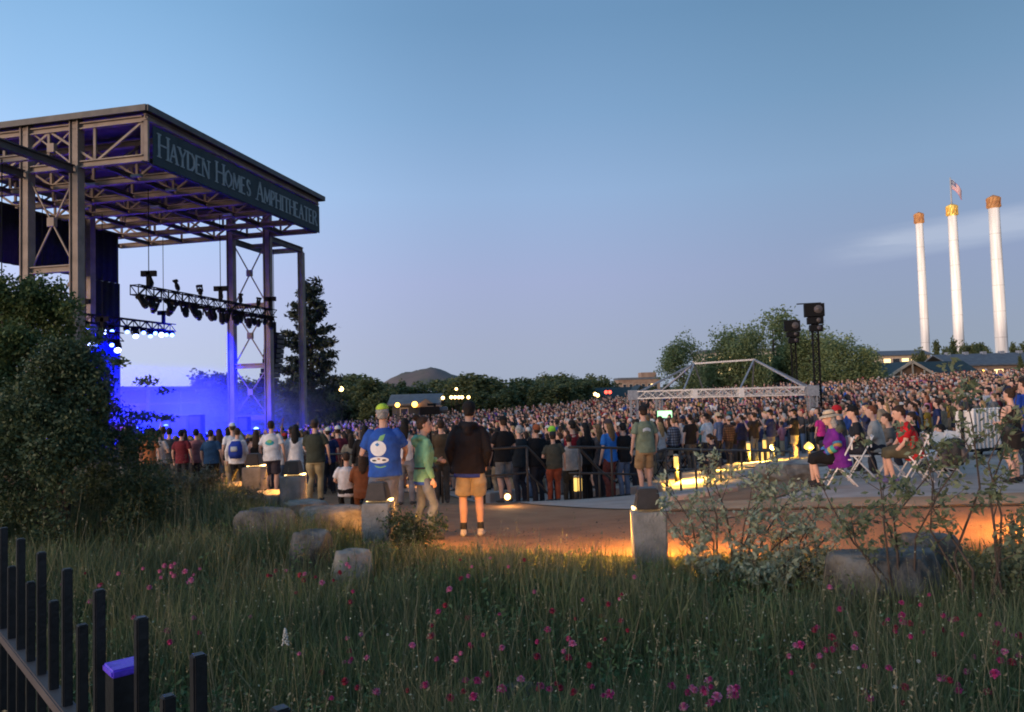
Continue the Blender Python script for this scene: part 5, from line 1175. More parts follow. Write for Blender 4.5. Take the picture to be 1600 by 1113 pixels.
# man in the blue tee
o, P, (hd, *_r) = stand(597, 632, 9.7, .05, 'man in bright blue tee shirt with round white fruit print, grey hair, neon cap', top='tee', armL='front', armR='reach', bottom='pants', hat='band', c_top=BLU, c_bot=(.13, .15, .20), c_hair='grey', c_hat=(.45, .62, .06), build=1.22, step=.05, **hero)
decal(o, P['top'], [('print_white', circ(-.045, 1.20, .105, .10), .006), ('print_white', circ(-.035, 1.05, .125, .042), .006), ('print_green', [(-.05, 1.295), (.02, 1.30), (.05, 1.385), (-.02, 1.36)], .009), ('print_blue', [(-.085, 1.25), (-.055, 1.275), (-.025, 1.25), (-.055, 1.225)], .009), ('banner', circ(-.10, 1.045, .03, .012), .009), ('banner', circ(.03, 1.05, .028, .012), .009), ('stack_rust', circ(-.04, 1.065, .02, .010), .009)], 'shirt_print')
bmd = [('print_green', [(-.10 + .02 * k, 0.985 - .02 * math.sin(k / 8 * math.pi)) for k in range(8)] + [(.06 - .02 * k, 0.972 - .02 * math.sin((8 - k) / 8 * math.pi)) for k in range(8)], .006)]
decal(o, P['top'], bmd, 'shirt_print')
# woman in the green hoodie, seen from the side
o, P, (hd, up, *_r) = stand(661, 650, 10.0, -1.15, 'woman in pale green hoodie and jeans turned in profile with black waist strap', top='hoodie', armL='front', armR='down', bottom='pants', hair='bun', c_top=(.20, .42, .25), c_bot=(.12, .15, .22), c_hair='brown', yaw=-.25, build=.92, step=.08, **hero)
eyes(o, hd); bm = bmesh.new(); tube(bm, [Vector((.175 * math.cos(a), .135 * math.sin(a), 1.02 + .01 * math.cos(a))) for a in [k * math.pi / 10 for k in range(21)]], .014, 6, cap=False); child_mesh('waist_strap', bm, 'strap', o)
bm = bmesh.new(); tube(bm, [(-.05, .15, 1.0), (.07, .15, 1.0)], [.05, .045], 8); child_mesh('waist_bag', bm, 'strap', o)
bm = bmesh.new(); ell(bm, [(0, 0, .79, .178, .14), (0, 0, .835, .178, .138)], 18, up); child_mesh('tee_hem', bm, 'cloth', o, (.03, .08, .36))
# man in the black hoodie
o, P, (hd, *_r) = stand(733, 627, 10.5, -.05, 'man in black hoodie, black cap and khaki shorts with white sneakers and black socks', top='hoodie', armL='pocket', armR='pocket', bottom='shorts', hat='cap', c_top=(.016, .013, .015), c_bot=(.36, .29, .20), c_hair='black', c_hat=BLK, c_shoe=(.55, .48, .42), build=1.12, step=.02, **hero)
bm = bmesh.new(); ell(bm, [(.0, 0, .775, .195, .148), (0, 0, .85, .195, .148)], 18, _r[0]); child_mesh('tee_hem', bm, 'cloth', o, (.03, .06, .36))
for s in (-1, 1): bm = bmesh.new(); a = _r[1][s][-1]; tube(bm, [a + Vector((0, 0, -.02)), a + Vector((0, .005, .10))], [.044, .046], 10); child_mesh('sock', bm, 'strap', o)
# man in the olive tee
o, P, (hd, *_r) = stand(1004, 634, 15.6, .35, 'man in sage green tee shirt with arched white lettering, khaki shorts, dark cap', top='tee', armL='down', armR='down', bottom='shorts', hat='cap', c_top=(.20, .24, .16), c_bot=(.34, .21, .10), c_hair='brown', c_hat=(.02, .015, .015), build=1.15, **hero)
lets = []
for k in range(7):
    x = -.075 + .025 * k; z = 1.30 - .02 * ((k - 3) / 3) ** 2; lets.append(('print_white', [(x - .010, z - .03), (x + .006, z - .03), (x + .010, z + .03), (x - .006, z + .03)], .006))
decal(o, P['top'], lets, 'shirt_letter')
mid_ = dict(voxel=.017)
stand(786, 650, 16.4, .5, 'man in black tee shirt and grey shorts behind the stair railing', top='tee', armL='front', armR='front', bottom='shorts', hat='cap', c_top=BLK, c_bot=GRY, c_hat=BLK, build=1.1, **mid_)
stand(863, 680, 16.6, .1, 'man in olive tee shirt, rust trousers and dark cap going down the stairs', armL='front', armR='down', hat='cap', c_top=(.075, .07, .05), c_bot=(.26, .06, .03), c_hat=(.03, .03, .035), build=1.2, **mid_)
stand(888, 679, 17.2, .0, 'man in pale grey shirt and dark trousers beside the rust-trousered man', top='long', c_top=(.36, .32, .29), c_bot=(.04, .035, .03), c_hair='brown', build=1.1, **mid_)
stand(811, 664, 18.0, .6, 'grey-haired person in dark jacket behind the stair handrail', top='long', c_top=(.02, .025, .03), c_hair='grey', armL='front', **mid_)
stand(838, 663, 18.2, .55, 'person in orange-brown knit cap and black jacket', top='long', hat='beanie', c_hat=(.30, .09, .04), c_top=BLK, build=1.2, **mid_)
stand(862, 666, 18.8, .5, 'person in neon green cap behind the rust-trousered man', hat='beanie', c_hat=(.35, .75, .06), c_top=BLK, **mid_)
stand(893, 656, 18.8, .8, 'man in dark red tee shirt with black hair', c_top=(.30, .02, .03), c_hair='black', c_bot=BLK, armR='front', **mid_)
stand(914, 660, 18.0, .7, 'woman with long black hair in a black top near the handrail', top='long', hair='long', c_hair='black', c_top=BLK, c_bot=BLK, **mid_)
stand(934, 662, 18.6, .6, 'woman with long fair hair in a grey coat', top='long', hair='long', c_hair='light', c_top=(.11, .10, .10), **mid_)
stand(950, 655, 17.8, .7, 'person in bright blue tee shirt and cap with fair hair', hair='long', hat='cap', c_hair='light', c_top=(.03, .16, .50), c_hat=(.06, .05, .06), c_bot=(.16, .04, .03), **mid_)
stand(972, 660, 18.0, .5, 'person in plain black tee shirt and jeans beside the bright blue tee', c_top=BLK, c_bot=DEN, c_hair='black', **mid_)
stand(992, 655, 19.0, .6, 'person in pale sleeveless top half hidden by the sage green tee', top='tank', c_top=(.45, .40, .36), c_hair='brown', **mid_)
stand(1052, 652, 24.2, .6, 'person in blue plaid shirt with fair hair', top='long', plaid=True, c_top=(.20, .24, .32), c_hair='light', c_bot=BLK, **mid_)
stand(1031, 650, 24.8, .5, 'woman with long brown hair behind the sage green tee shirt', top='long', hair='long', c_hair='brown', c_top=(.06, .045, .03), **mid_)
stand(1077, 647, 24.0, .5, 'person in black top with black hair and beige waistband', c_top=BLK, c_bot=(.10, .09, .085), c_hair='black', build=1.15, **mid_)
stand(1103, 646, 24.6, .7, 'man in white tee shirt and dark cap beside the railing', c_top=WHT, c_bot=(.03, .03, .04), hat='cap', c_hat=BLK, build=1.2, armL='front', **mid_)
stand(1121, 645, 26.3, .8, 'person in blue-grey shirt and cream bucket hat', c_top=(.12, .17, .30), hat='bucket', c_hat=(.58, .46, .30), **mid_)
stand(1138, 650, 26.3, .6, 'person in brown plaid shirt with a grey knit hat', top='long', plaid=True, c_top=(.20, .11, .07), hat='beanie', c_hat=(.4, .4, .42), **mid_)
stand(1158, 648, 27.3, .7, 'person in navy jacket with arms folded behind the bollard lights', top='long', c_top=NVY, armL='front', armR='front', **mid_)
stand(1177, 644, 26.6, .7, 'person in dark brown tee shirt with a raised forearm', c_top=(.03, .022, .018), armL='phone', c_bot=GRY, **mid_)
stand(1203, 640, 26.9, .9, 'person in navy tee shirt with white print and patterned trousers', c_top=NVY, armL='phone', c_bot=(.17, .15, .15), hat='cap', c_hat=BLK, build=1.15, **mid_)
stand(1240, 639, 27.0, .8, 'man in black tee shirt and khaki shorts by the pavilion post', c_top=BLK, c_bot=KHA, bottom='shorts', armL='front', hat='cap', c_hat=BLK, build=1.1, **mid_)
stand(1281, 644, 25.5, .5, 'person in hot pink tee shirt and black shorts', c_top=(.66, .04, .26), c_bot=BLK, bottom='shorts', c_hair='black', build=1.2, **mid_)
stand(1300, 643, 27.5, .6, 'person in green knit hat behind the hot pink tee shirt', hat='beanie', c_hat=(.02, .33, .12), c_top=(.03, .28, .12), **mid_)
# left of the path
stand(247, 671, 18.0, .0, 'man in dirty white tee shirt by the leafy bush', c_top=(.50, .44, .42), armR='front', c_hair='black', **mid_)
stand(232, 680, 17.5, .1, 'person in orange shirt half behind the bush', c_top=(.42, .14, .05), c_hair='brown', **mid_)
stand(283, 671, 19.0, .0, 'person in maroon top with dark hair', c_top=(.16, .02, .03), c_hair='black', **mid_)
stand(306, 670, 19.4, .1, 'person in rose patterned top beside the maroon top', c_top=(.30, .12, .13), c_hair='black', armL='front', **mid_)
stand(329, 671, 18.6, .0, 'person in teal blue tee shirt and black shorts', c_top=(.03, .08, .16), c_bot=BLK, bottom='shorts', c_hair='brown', build=1.15, **mid_)
o, P, q = stand(371, 668, 18.4, .1, 'person with royal blue backpack over a white shirt', top='long', c_top=WHT, c_bot=BLK, c_hair='brown', **mid_)
bm = bmesh.new(); ell(bm, [(0, -.20, .98, .15, .10), (0, -.23, 1.1, .18, .13), (0, -.22, 1.3, .17, .12), (0, -.17, 1.42, .11, .07)], 14); child_mesh('backpack', bm, 'cloth', o, (.02, .05, .32)); bm = bmesh.new(); ell(bm, [(-.01, -.33, 1.16, .08, .03), (-.01, -.335, 1.2, .09, .035), (-.01, -.33, 1.29, .08, .03)], 10); child_mesh('pocket', bm, 'cloth', o, (.45, .48, .5))
stand(400, 672, 19.2, .1, 'woman in black strap dress with brown hair', top='tank', c_top=BLK, bottom='skirt', c_bot=BLK, hair='long', c_hair='brown', armR='front', **mid_)
o, P, q = stand(423, 657, 18.6, .05, 'man in white tee shirt with green-blue print and dark shorts', c_top=(.72, .70, .70), c_bot=(.05, .04, .05), bottom='shorts', c_hair='brown', c_shoe=(.6, .5, .4), build=1.15, **mid_)
decal(o, P['top'], [('print_teal', circ(0, 1.25, .10, .06, 16), .006), ('print_green', circ(0, 1.285, .06, .04, 16), .009)], 'shirt_print')
stand(462, 663, 18.8, .1, 'woman with waist-long black hair in white sleeves and long white skirt', top='long', bottom='skirt', hair='long', c_hair='black', c_top=WHT, c_bot=(.62, .58, .56), armR='front', **mid_)
stand(491, 655, 17.6, .0, 'man in dark olive tee shirt and tan trousers leaning on the rail', c_top=(.045, .05, .035), c_bot=(.34, .27, .15), c_hair='brown', hat='cap', c_hat=(.05, .04, .04), armL='reach', build=1.2, **mid_)
stand(512, 668, 20.5, .3, 'person in navy shirt with white cap near the rail', c_top=NVY, hat='cap', c_hat=(.55, .56, .5), **mid_)
stand(570, 664, 17.0, .2, 'person in black clothes with black hair beside the blue tee shirt', top='long', hair='long', c_top=BLK, c_bot=BLK, c_hair='black', **mid_)
stand(633, 653, 15.4, -.1, 'woman in white tank top and grey jeans with black hair', top='tank', hair='long', c_hair='black', c_top=(.72, .70, .70), c_bot=(.20, .21, .24), build=.95, armL='front', **mid_)
stand(688, 655, 16.2, .2, 'person in brown tee shirt behind the green hoodie', c_top=(.10, .07, .04), c_hair='brown', c_bot=(.05, .05, .05), **mid_)
# seated figures on the left
def sitter(px, headpy, D_, rz, label, up_=0.0, **kw):
    p = at(px, headpy, D_); z = p.z - 1.31 * kw.pop('sc', 1); return make_person((p.x, p.y, z), 1.75, rz, label, sit=True, **kw)
sitter(541, 706, 16.2, .2, 'seated person in white shirt lit orange behind the rail', c_top=WHT, c_bot=BLK, armL='lap', armR='lap', **mid_)
sitter(566, 704, 16, .2, 'seated person in rust brown coat beside the seated white shirt', top='sweater', c_top=(.20, .07, .03), c_bot=(.20, .08, .04), armL='lap', armR='lap', hair='long', **mid_)
sitter(1120, 676, 21, .9, 'seated person with dark hair leaning beside the chairs near the ramp', c_top=(.05, .03, .03), hair='tail', armL='lap', armR='knee', lean=.3, **mid_)
# seated pair on the right
sh = dict(voxel=.012, fingers=True)
o, P, (hd, up, legs, arms) = make_person((pw.x, pw.y, pw.z), 1.66, 1.35, 'seated woman in purple sweater with rainbow sleeve, straw sun hat and black capris', sit=True, top='sweater', bottom='capri', hair='bob', hat='sunhat', armL='lap', armR='lap', c_top=(.16, .02, .22), c_bot=BLK, c_hair='grey', c_hat=(.64, .50, .34), c_shoe=(.03, .025, .025), build=1.35, lean=.16, **sh); eyes(o, hd)
for s in (-1, 1):
    Am = arms[s]
    for k, c in enumerate(((.05, .22, .42), (.42, .22, .08), (.06, .35, .30), (.45, .38, .10), (.05, .16, .40))):
        f = .62 + .19 * k; q = (Am[1].lerp(Am[2], f), Am[1].lerp(Am[2], min(1, f + .16))) if f < .85 else (Am[2].lerp(Am[3], (f - .8) * .9), Am[2].lerp(Am[3], (f - .8) * .9 + .14))
        bm = bmesh.new(); tube(bm, q, [.078 - .004 * k, .077 - .004 * k], 12); child_mesh('sleeve_stripe', bm, 'cloth', o, c)
bm = bmesh.new(); ell(bm, [(0, 0, 1.700, .0945, .1125), (0, 0, 1.722, .091, .109)], 18, hd); child_mesh('hat_band', bm, 'strap', o)
bm = bmesh.new(); tube(bm, [up((-.2, -.02, 1.40)), up((-.1, -.13, 1.44)), up((.1, -.13, 1.44)), up((.2, -.02, 1.40))], [.05, .07, .07, .05], 10); child_mesh('shawl', bm, 'cloth', o, (.10, .10, .07))
o, P, (hd, *_r) = make_person((pr_.x, pr_.y, pr_.z), 1.74, 1.3, 'seated man in red tee shirt and olive trousers leaning forward', sit=True, top='tee', bottom='capri', hair='short', armL='knee', armR='knee', c_top=(.52, .015, .02), c_bot=(.10, .085, .05), c_hair='brown', c_shoe=(.12, .10, .22), build=1.22, lean=.28, **sh); eyes(o, hd)
for i, (px, hy, D_, kw) in enumerate(((1340, 634, 14.5, dict(hat='cap', c_hat=BLK, c_top=(.02, .02, .025), top='tee', build=1.1)), (1369, 633, 15.3, dict(c_top=(.42, .37, .32), top='long', c_hair='red')), (1314, 633, 16.5, dict(hat='beanie', c_hat=(.45, .02, .03), c_top=(.06, .06, .06))), (1392, 645, 16.2, dict(c_top=(.14, .12, .10), c_hair='brown')), (1476, 662, 15.2, dict(c_top=BLK, c_hair='black', hair='long')), (1430, 644, 17.5, dict(hair='tail', c_hair='brown', c_top=BLK)))):
    sitter(px, hy, D_, 1.2, ('seated man in black cap and black tee behind the straw hat', 'seated bearded man in cream shirt behind the black cap', 'seated person in red knit hat beyond the straw hat', 'seated person in drab jacket behind the red tee', 'seated person in black with long dark hair near the backpack', 'seated person in black beyond the red tee shirt')[i], group='seated audience', armL='lap', armR='lap', lean=.12, **{**mid_, **kw})
# backpack on the chair
p = at(1494, 705, 13.2); o = empty('backpack', (p.x, p.y, p.z), .8, 'black and grey backpack hung on a white chair beside the red tee shirt', 'backpack')
bm = bmesh.new(); ell(bm, [(0, 0, -.24, .13, .10), (0, 0, -.12, .17, .13), (0, 0, .10, .16, .12), (0, 0, .22, .10, .07)], 14); link('bag', remesh(bm, .02, 2, .006, 3), 'strap', o); bm = bmesh.new(); ell(bm, [(0, -.12, -.18, .10, .05), (0, -.13, -.05, .12, .06), (0, -.11, .06, .09, .04)], 12); link('pocket', remesh(bm, .015, 2), 'steel_dark', o)
for s in (-1, 1): bm = bmesh.new(); tube(bm, [(s * .08, .1, .2), (s * .12, .2, .06), (s * .12, .19, -.12), (s * .08, .1, -.22)], .02, 6); link('strap', tomesh(bm, True), 'strap', o)
p = at(1478, 712, 13.3); o = empty('handbag', p, .6, 'grey sweater bundle hanging on the white chair', 'bag'); bm = bmesh.new(); ell(bm, [(0, 0, -.2, .08, .06), (0, 0, -.1, .15, .09), (0, 0, .05, .13, .08), (0, 0, .14, .05, .04)], 12); link('bundle', remesh(bm, .018, 2, .01, 3), 'steel_dark', o); bm = bmesh.new(); tube(bm, [(-.06, 0, .1), (0, 0, .24), (.06, 0, .1)], .012, 6); link('handle', tomesh(bm, True), 'strap', o)
# right edge
o, P, (hd, *_r) = stand(1577, 612, 12.2, .4, 'woman in dark patterned romper with bare shoulders and brown hair in a bun', top='dress', bottom=None, hair='bun', c_hair='brown', c_top=(.022, .018, .016), armL='front', armR='down', c_shoe=(.02, .02, .02), **sh)
bm = bmesh.new(); ell(bm, [(-.2, -.10, .90, .09, .05), (-.2, -.11, 1.0, .12, .07), (-.2, -.10, 1.1, .09, .05)], 12); child_mesh('shoulder_bag', bm, 'strap', o)
stand(1600, 588, 12.8, .3, 'man in royal blue shirt and dark cap cut by the edge of the picture', top='tee', hat='cap', c_top=(.03, .08, .40), c_hat=(.015, .015, .02), c_bot=(.03, .04, .06), build=1.2, **sh)
stand(1502, 634, 22.5, .9, 'child in red tee shirt standing on the far plaza', hmin=1.2, c_top=(.50, .03, .03), c_hair='light', **mid_)
stand(1535, 628, 24.0, .9, 'person in white top standing beyond the chair cart', c_top=WHT, c_bot=DEN, hair='long', c_hair='blond', **mid_)
stand(1448, 632, 27.0, .9, 'person in mustard yellow shirt among the lawn crowd', c_top=(.45, .26, .04), c_hair='brown', **mid_)
print('PLOG', PLOG)
# ------------------------------------------------------------------ the audience
NEAR = ([150, 440, 560, 690, 760, 1000, 1040, 1150, 1240, 1300, 1370, 1480, 1600, 1750], [20, 20.6, 20.2, 19.8, 19.4, 20.2, 24, 28, 31.5, 29.5, 24, 26, 27, 27])
FAR = ([150, 225, 410, 490, 560, 650, 750, 900, 1000, 1300, 1450, 1600, 1750], [31, 33, 46, 55, 66, 76, 82, 86, 87, 84, 80, 74, 72])
rs = np.random.RandomState(12)
def scatter(n, spacing):
    """people on a jittered lattice facing the stage"""
    xs, ys = np.meshgrid(np.arange(-20, 62, spacing), np.arange(18, 90, spacing * 1.08)); x = xs.ravel() + rs.uniform(-.3, .3, xs.size) * spacing; y = ys.ravel() + rs.uniform(-.3, .3, xs.size) * spacing
    px = 800 + F * x / y; ok = (px > 190) & (px < 1660) & (y > np.interp(px, *NEAR)) & (y < np.interp(px, *FAR))
    # keep the mixing position mostly clear
    c = np.array([mid.x, mid.y]); e1 = np.array([ex.x, ex.y]); e2 = np.array([ndir.x, ndir.y]); q = np.stack([x, y], 1) - c
    inside = (abs(q @ e1) < wdt / 2 - .2) & (abs(q @ e2) < 3.2); ok &= ~(inside & (rs.rand(len(x)) < .55))
    clump = .5 + .5 * np.sin(x * .9 + 2 * np.sin(y * .5)) * np.sin(y * .8 + 1.5 * np.sin(x * .4)); ok &= rs.rand(len(x)) < np.where(y < 50, .70 + .28 * clump, .82 + .18 * clump)
    return x[ok], y[ok]
cx_, cy_ = scatter(0, .79)
order = np.argsort(cy_); cx_, cy_ = cx_[order], cy_[order]
taken = [(o.location.x, o.location.y) for o in COL.objects if o.get('category') == 'person']
NIND = 236
tops = [('black', (.014, .013, .014)), ('charcoal', (.045, .045, .048)), ('white', (.60, .58, .58)), ('grey', (.20, .20, .20)), ('navy', (.02, .03, .09)), ('royal blue', (.03, .09, .36)), ('red', (.38, .03, .03)), ('maroon', (.14, .02, .03)), ('olive', (.07, .075, .04)), ('teal', (.03, .15, .16)), ('tan', (.34, .25, .16)), ('pink', (.52, .20, .26)), ('purple', (.13, .05, .22)), ('mustard', (.42, .26, .05)), ('pale blue', (.22, .30, .42)), ('rust', (.28, .10, .04))]
twt = np.array([24, 14, 8, 8, 6, 3, 5, 8, 6, 2, 8, 6, 2, 1.5, 2, 6]); twt = twt / twt.sum()
hairs = [('short', 'black', None, 'short black hair'), ('short', 'brown', None, 'short brown hair'), ('long', 'brown', None, 'long brown hair'), ('long', 'black', None, 'long black hair'), ('long', 'blond', None, 'long blond hair'), ('tail', 'light', None, 'a fair ponytail'), ('bun', 'brown', None, 'hair in a bun'), ('short', 'grey', None, 'grey hair'), ('short', 'brown', 'cap', 'a cap'), ('short', 'light', None, 'short fair hair'), ('bob', 'brown', None, 'a brown bob'), ('short', 'brown', 'bucket', 'a brimmed hat')]
poses = [('down', 'down'), ('front', 'front'), ('down', 'front'), ('phone', 'down'), ('up', 'down'), ('pocket', 'down')]
cv = dict(voxel=.026); ri = random.Random(21); used = {}; indiv = np.zeros(len(cx_), bool); made = 0
caps = [('black', (.015, .015, .015)), ('white', (.6, .6, .58)), ('navy', (.02, .03, .08)), ('red', (.4, .03, .03)), ('tan', (.4, .3, .18))]
for i in range(len(cx_)):
    if made >= NIND: break
    x, y = float(cx_[i]), float(cy_[i]); indiv[i] = True
    if any((x - a) ** 2 + (y - b_) ** 2 < .36 for a, b_ in taken): continue
    for _ in range(200):
        ti = rs.choice(len(tops), p=twt); hi = ri.choice((0, 0, 1, 1, 2, 2, 3, 4, 4, 5, 6, 7, 8, 8, 8, 9, 10, 11)); cp = ri.randrange(len(caps)); pz = ri.choice((0, 0, 0, 1, 1, 2, 2, 3, 5, 4 if ri.random() < .3 else 0))
        kind = ri.choice(('tee', 'tee', 'tee', 'long', 'long', 'tank')); pxv = 800 + F * x / y
        zone = 'near the stage' if pxv < 430 else 'left of the stairs' if pxv < 760 else 'behind the chairs' if pxv < 1040 else 'near the pavilion' if pxv < 1290 else 'on the lawn'
        ht = hairs[hi][3] if not hairs[hi][2] else f'{hairs[hi][3].replace("a ", "a " + caps[cp][0] + " ", 1)}'
        pt = ('', ', arms folded', '', ', phone raised', ', arm raised', '')[pz]
        lab = f'person in {tops[ti][0]} {dict(tee="tee shirt", long="jacket", tank="tank top")[kind]} with {ht}{pt} {zone}'
        if lab not in used: break
    used[lab] = 1
    hh, hc_, hat_, _n = hairs[hi]
    if kind == 'tank' and hh == 'short': kind = 'tee'; lab = lab.replace('tank top', 'tee shirt')
    v = ri.choice((.8, 1.0, 1.25)); c = tuple(min(.8, q * v) for q in tops[ti][1]); bot = ri.choice(('pants', 'pants', 'shorts'))
    make_person((x, y, h(x, y)), ri.uniform(1.56, 1.86), face((x, y)) + ri.uniform(-.35, .35), lab, top=kind, bottom=bot, armL=poses[pz][0], armR=poses[pz][1], hair=hh, hat=hat_, c_hair=hc_, c_top=c, c_hat=caps[cp][1], c_bot=ri.choice((DEN, BLK, (.04, .05, .08), KHA, GRY)), skin=ri.choice((0, 0, 1, 1, 2, 2, 3, 4)), build=ri.choice((.95, 1.12)), step=.03, **cv)
    made += 1
print('individuals', made, 'unique meshes', len(MC), 'mass', int((~indiv).sum()))
# everyone farther back: one mass of simple figures
def template(arms_up=False):
    bm = bmesh.new(); tags = []
    def mark(k):
        bm.verts.ensure_lookup_table()
        while len(tags) < len(bm.verts): tags.append(k)
    ell(bm, [(0, 0, .80, .15, .10), (0, 0, 1.05, .15, .11), (0, 0, 1.33, .19, .11), (0, 0, 1.44, .11, .07)], 8); mark(2)
    ell(bm, [(0, 0, .0, .14, .08), (0, 0, .80, .15, .10)], 6); mark(3)
    ell(bm, [(0, .02, 1.44, .045, .045), (0, .035, 1.55, .068, .085), (0, .02, 1.66, .072, .09)], 8); mark(0)
    ell(bm, [(0, -.03, 1.57, .072, .075), (0, -.012, 1.67, .082, .098), (0, -.01, 1.745, .05, .06)], 8); mark(1)
    for s in (-1, 1):
        if arms_up and s > 0: tube(bm, [(s * .19, 0, 1.38), (s * .25, .04, 1.60)], [.06, .05], 5); mark(2); tube(bm, [(s * .25, .04, 1.60), (s * .21, .14, 1.88)], [.04, .03], 5); mark(0)
        else: tube(bm, [(s * .20, 0, 1.38), (s * .25, .0, 1.14)], [.06, .055], 5); mark(2); tube(bm, [(s * .25, 0, 1.14), (s * .18, .16, 1.0)], [.04, .03], 5); mark(0)
    bmesh.ops.recalc_face_normals(bm, faces=bm.faces[:]); bmesh.ops.triangulate(bm, faces=bm.faces[:]); bm.verts.ensure_lookup_table()
    return np.array([v.co[:] for v in bm.verts]), np.array([[v.index for v in f.verts] for f in bm.faces]), np.array(tags)
T0, T1 = template(), template(True); TF, TT = T0[1], T0[2]; mx_, my_ = cx_[~indiv], cy_[~indiv]; n = len(mx_); mz = hgrid(mx_, my_)
ang = np.arctan2(-(-20 - mx_), 46 - my_) + rs.uniform(-.5, .5, n); sc = rs.uniform(.80, 1.08, n); wd = rs.uniform(.92, 1.2, n)
TV = T0[0]; pick = (rs.rand(n) < .07)[:, None, None]; TVN = np.where(pick, T1[0][None], T0[0][None]); X = TVN[..., 0] * (sc * wd)[:, None]; Y = TVN[..., 1] * (sc * wd)[:, None]; Z = TVN[..., 2] * sc[:, None]; ca, sa = np.cos(ang)[:, None], np.sin(ang)[:, None]
VV = np.stack([X * ca - Y * sa + mx_[:, None], X * sa + Y * ca + my_[:, None], Z + mz[:, None]], -1).reshape(-1, 3)
FF = (TF[None] + (np.arange(n) * len(TV))[:, None, None]).reshape(-1, 3)
me = npmesh(VV, FF, True)
skn = np.array(SK)[rs.choice(5, n, p=[.3, .3, .22, .11, .07])]; hrc = np.array(list(HC.values()) + [(.015, .015, .016), (.5, .5, .48), (.3, .04, .04), (.42, .32, .2)])[rs.choice(10, n, p=[.2, .24, .11, .10, .05, .04, .12, .07, .03, .04])]
tpc = np.array([t_[1] for t_ in tops])[rs.choice(len(tops), n, p=twt)] * rs.uniform(.8, 1.25, (n, 1)); btc = np.array([DEN, BLK, (.04, .05, .08), KHA, GRY])[rs.choice(5, n)]
pal = np.stack([skn, hrc, tpc, btc], 1); colr = pal[:, TT, :].reshape(-1, 3); colr = np.concatenate([colr, np.ones((len(colr), 1))], 1)
ca_ = me.color_attributes.new('col', 'FLOAT_COLOR', 'POINT'); ca_.data.foreach_set('color', colr.astype(np.float32).ravel())
m, t, b = newmat('crowd'); an = N(t, 'ShaderNodeAttribute'); an.attribute_name = 'col'; t.links.new(an.outputs['Color'], b.inputs['Base Color']); b.inputs['Roughness'].default_value = .85
setp(link('crowd', me, 'crowd'), 'dense far audience covering the floor and the lawn', 'crowd', kind='stuff')
# ------------------------------------------------------------------ rocks
def rock(px, py, D_, w, d, hh, seed, label, m_='stone', flat=.6, sink=.3, rz=0, z_top=None):
    p = at(px, py, D_); z = h(p.x, p.y)
    if z_top: hh = at(px, z_top, D_).z - z + .12; sink = 0; z -= .12
    r = np.random.RandomState(seed); bm = bmesh.new(); bmesh.ops.create_icosphere(bm, subdivisions=5, radius=1)
    pl = [(lambda q: q / np.linalg.norm(q))(r.normal(size=3)) for _ in range(9)]; cuts = [.62 + .28 * r.rand() for _ in range(9)]
    for v in bm.verts:
        c = np.array(v.co)
        for q, k in zip(pl, cuts):
            dd = c @ q
            if dd > k: c = c - q * (dd - k) * .92
        if c[2] > flat: c[2] = flat + (c[2] - flat) * .12
        n_ = sum(math.sin(c @ (np.array([3.1, 5.3, 4.2]) * (1 + .8 * k) * (1 if k % 2 else -1)) + k + seed) / (1 + k) for k in range(6)); c = c * (1 + .03 * n_)
        v.co = (c[0] * w / 2, c[1] * d / 2, (c[2] + .8) / (flat * .93 + .8) * hh)
    o = link('boulder', tomesh(bm, True), m_, None, (p.x, p.y, z - sink * hh), rz); return setp(o, label, 'boulder', 'boulders along the path')
rock(515, 800, 9.4, .85, .7, .3, 3, 'long flat-topped pale stone slab beside the path', 'stone_pale', .35, z_top=797)
rock(478, 790, 10.4, .8, .7, .3, 23, 'middle flat pale slab between the first and second path lamps', 'stone_pale', .35, z_top=786)
rock(430, 778, 11.6, .9, .8, .32, 4, 'flat pale stone slab behind the second path lamp', 'stone_pale', .35, z_top=770)
rock(375, 762, 13.2, 1.0, .8, .3, 5, 'farthest flat stone slab by the bushes', 'stone_pale', .35, z_top=757)
rock(415, 830, 8.8, .72, .6, .48, 6, 'dark rounded boulder below the pale slabs', 'stone', .6, z_top=800)
rock(487, 868, 7.8, .46, .42, .50, 7, 'upright grey boulder in the meadow near the slabs', 'stone', .7, z_top=834)
rock(546, 885, 7.2, .46, .4, .42, 8, 'low tan boulder half sunk in the grass', 'stone_pale', .6, z_top=866)
rock(1385, 925, 6.4, .98, .7, .60, 9, 'largest grey boulder in front of the leafy stems', 'stone', .5, z_top=866)
rock(1445, 868, 6.9, .62, .45, .46, 10, 'smaller boulder resting behind the largest one', 'stone', .6, z_top=838)
rock(925, 1112, 3.7, .32, .3, .26, 11, 'grey boulder at the bottom edge of the picture', 'stone', .6, .1)
rock(812, 1000, 4.9, .25, .2, .2, 12, 'small grey stone showing through the grass', 'stone', .6, .1)
rock(1212, 722, 17.2, 1.0, .7, .5, 13, 'brown boulder beside the end of the ramp railing', 'stone_pale', .6, .2)
rock(1250, 726, 15.6, .65, .5, .42, 14, 'dark boulder in front of the seated woman', 'stone', .6, .15)

# fallen leaves and grit on the path
rd_ = np.random.RandomState(6); P = []
for _ in range(900):
    px_, py_ = rd_.uniform(560, 1580), rd_.uniform(798, 868); q = ray(px_, py_); q = Vector((0, 0, EYE)) + q * ((EYE + .12) / -q.z); P.append((q.x, q.y))
P = np.array(P); zz_ = hgrid(P[:, 0], P[:, 1]); V, Fq = leaves(np.column_stack([P, zz_ + .03]), .022, rd_, 4.0, 1.5); setp(link('path_litter', npmesh(V, Fq), 'litter'), 'dead leaves and grit scattered on the dirt path', 'litter', kind='stuff')
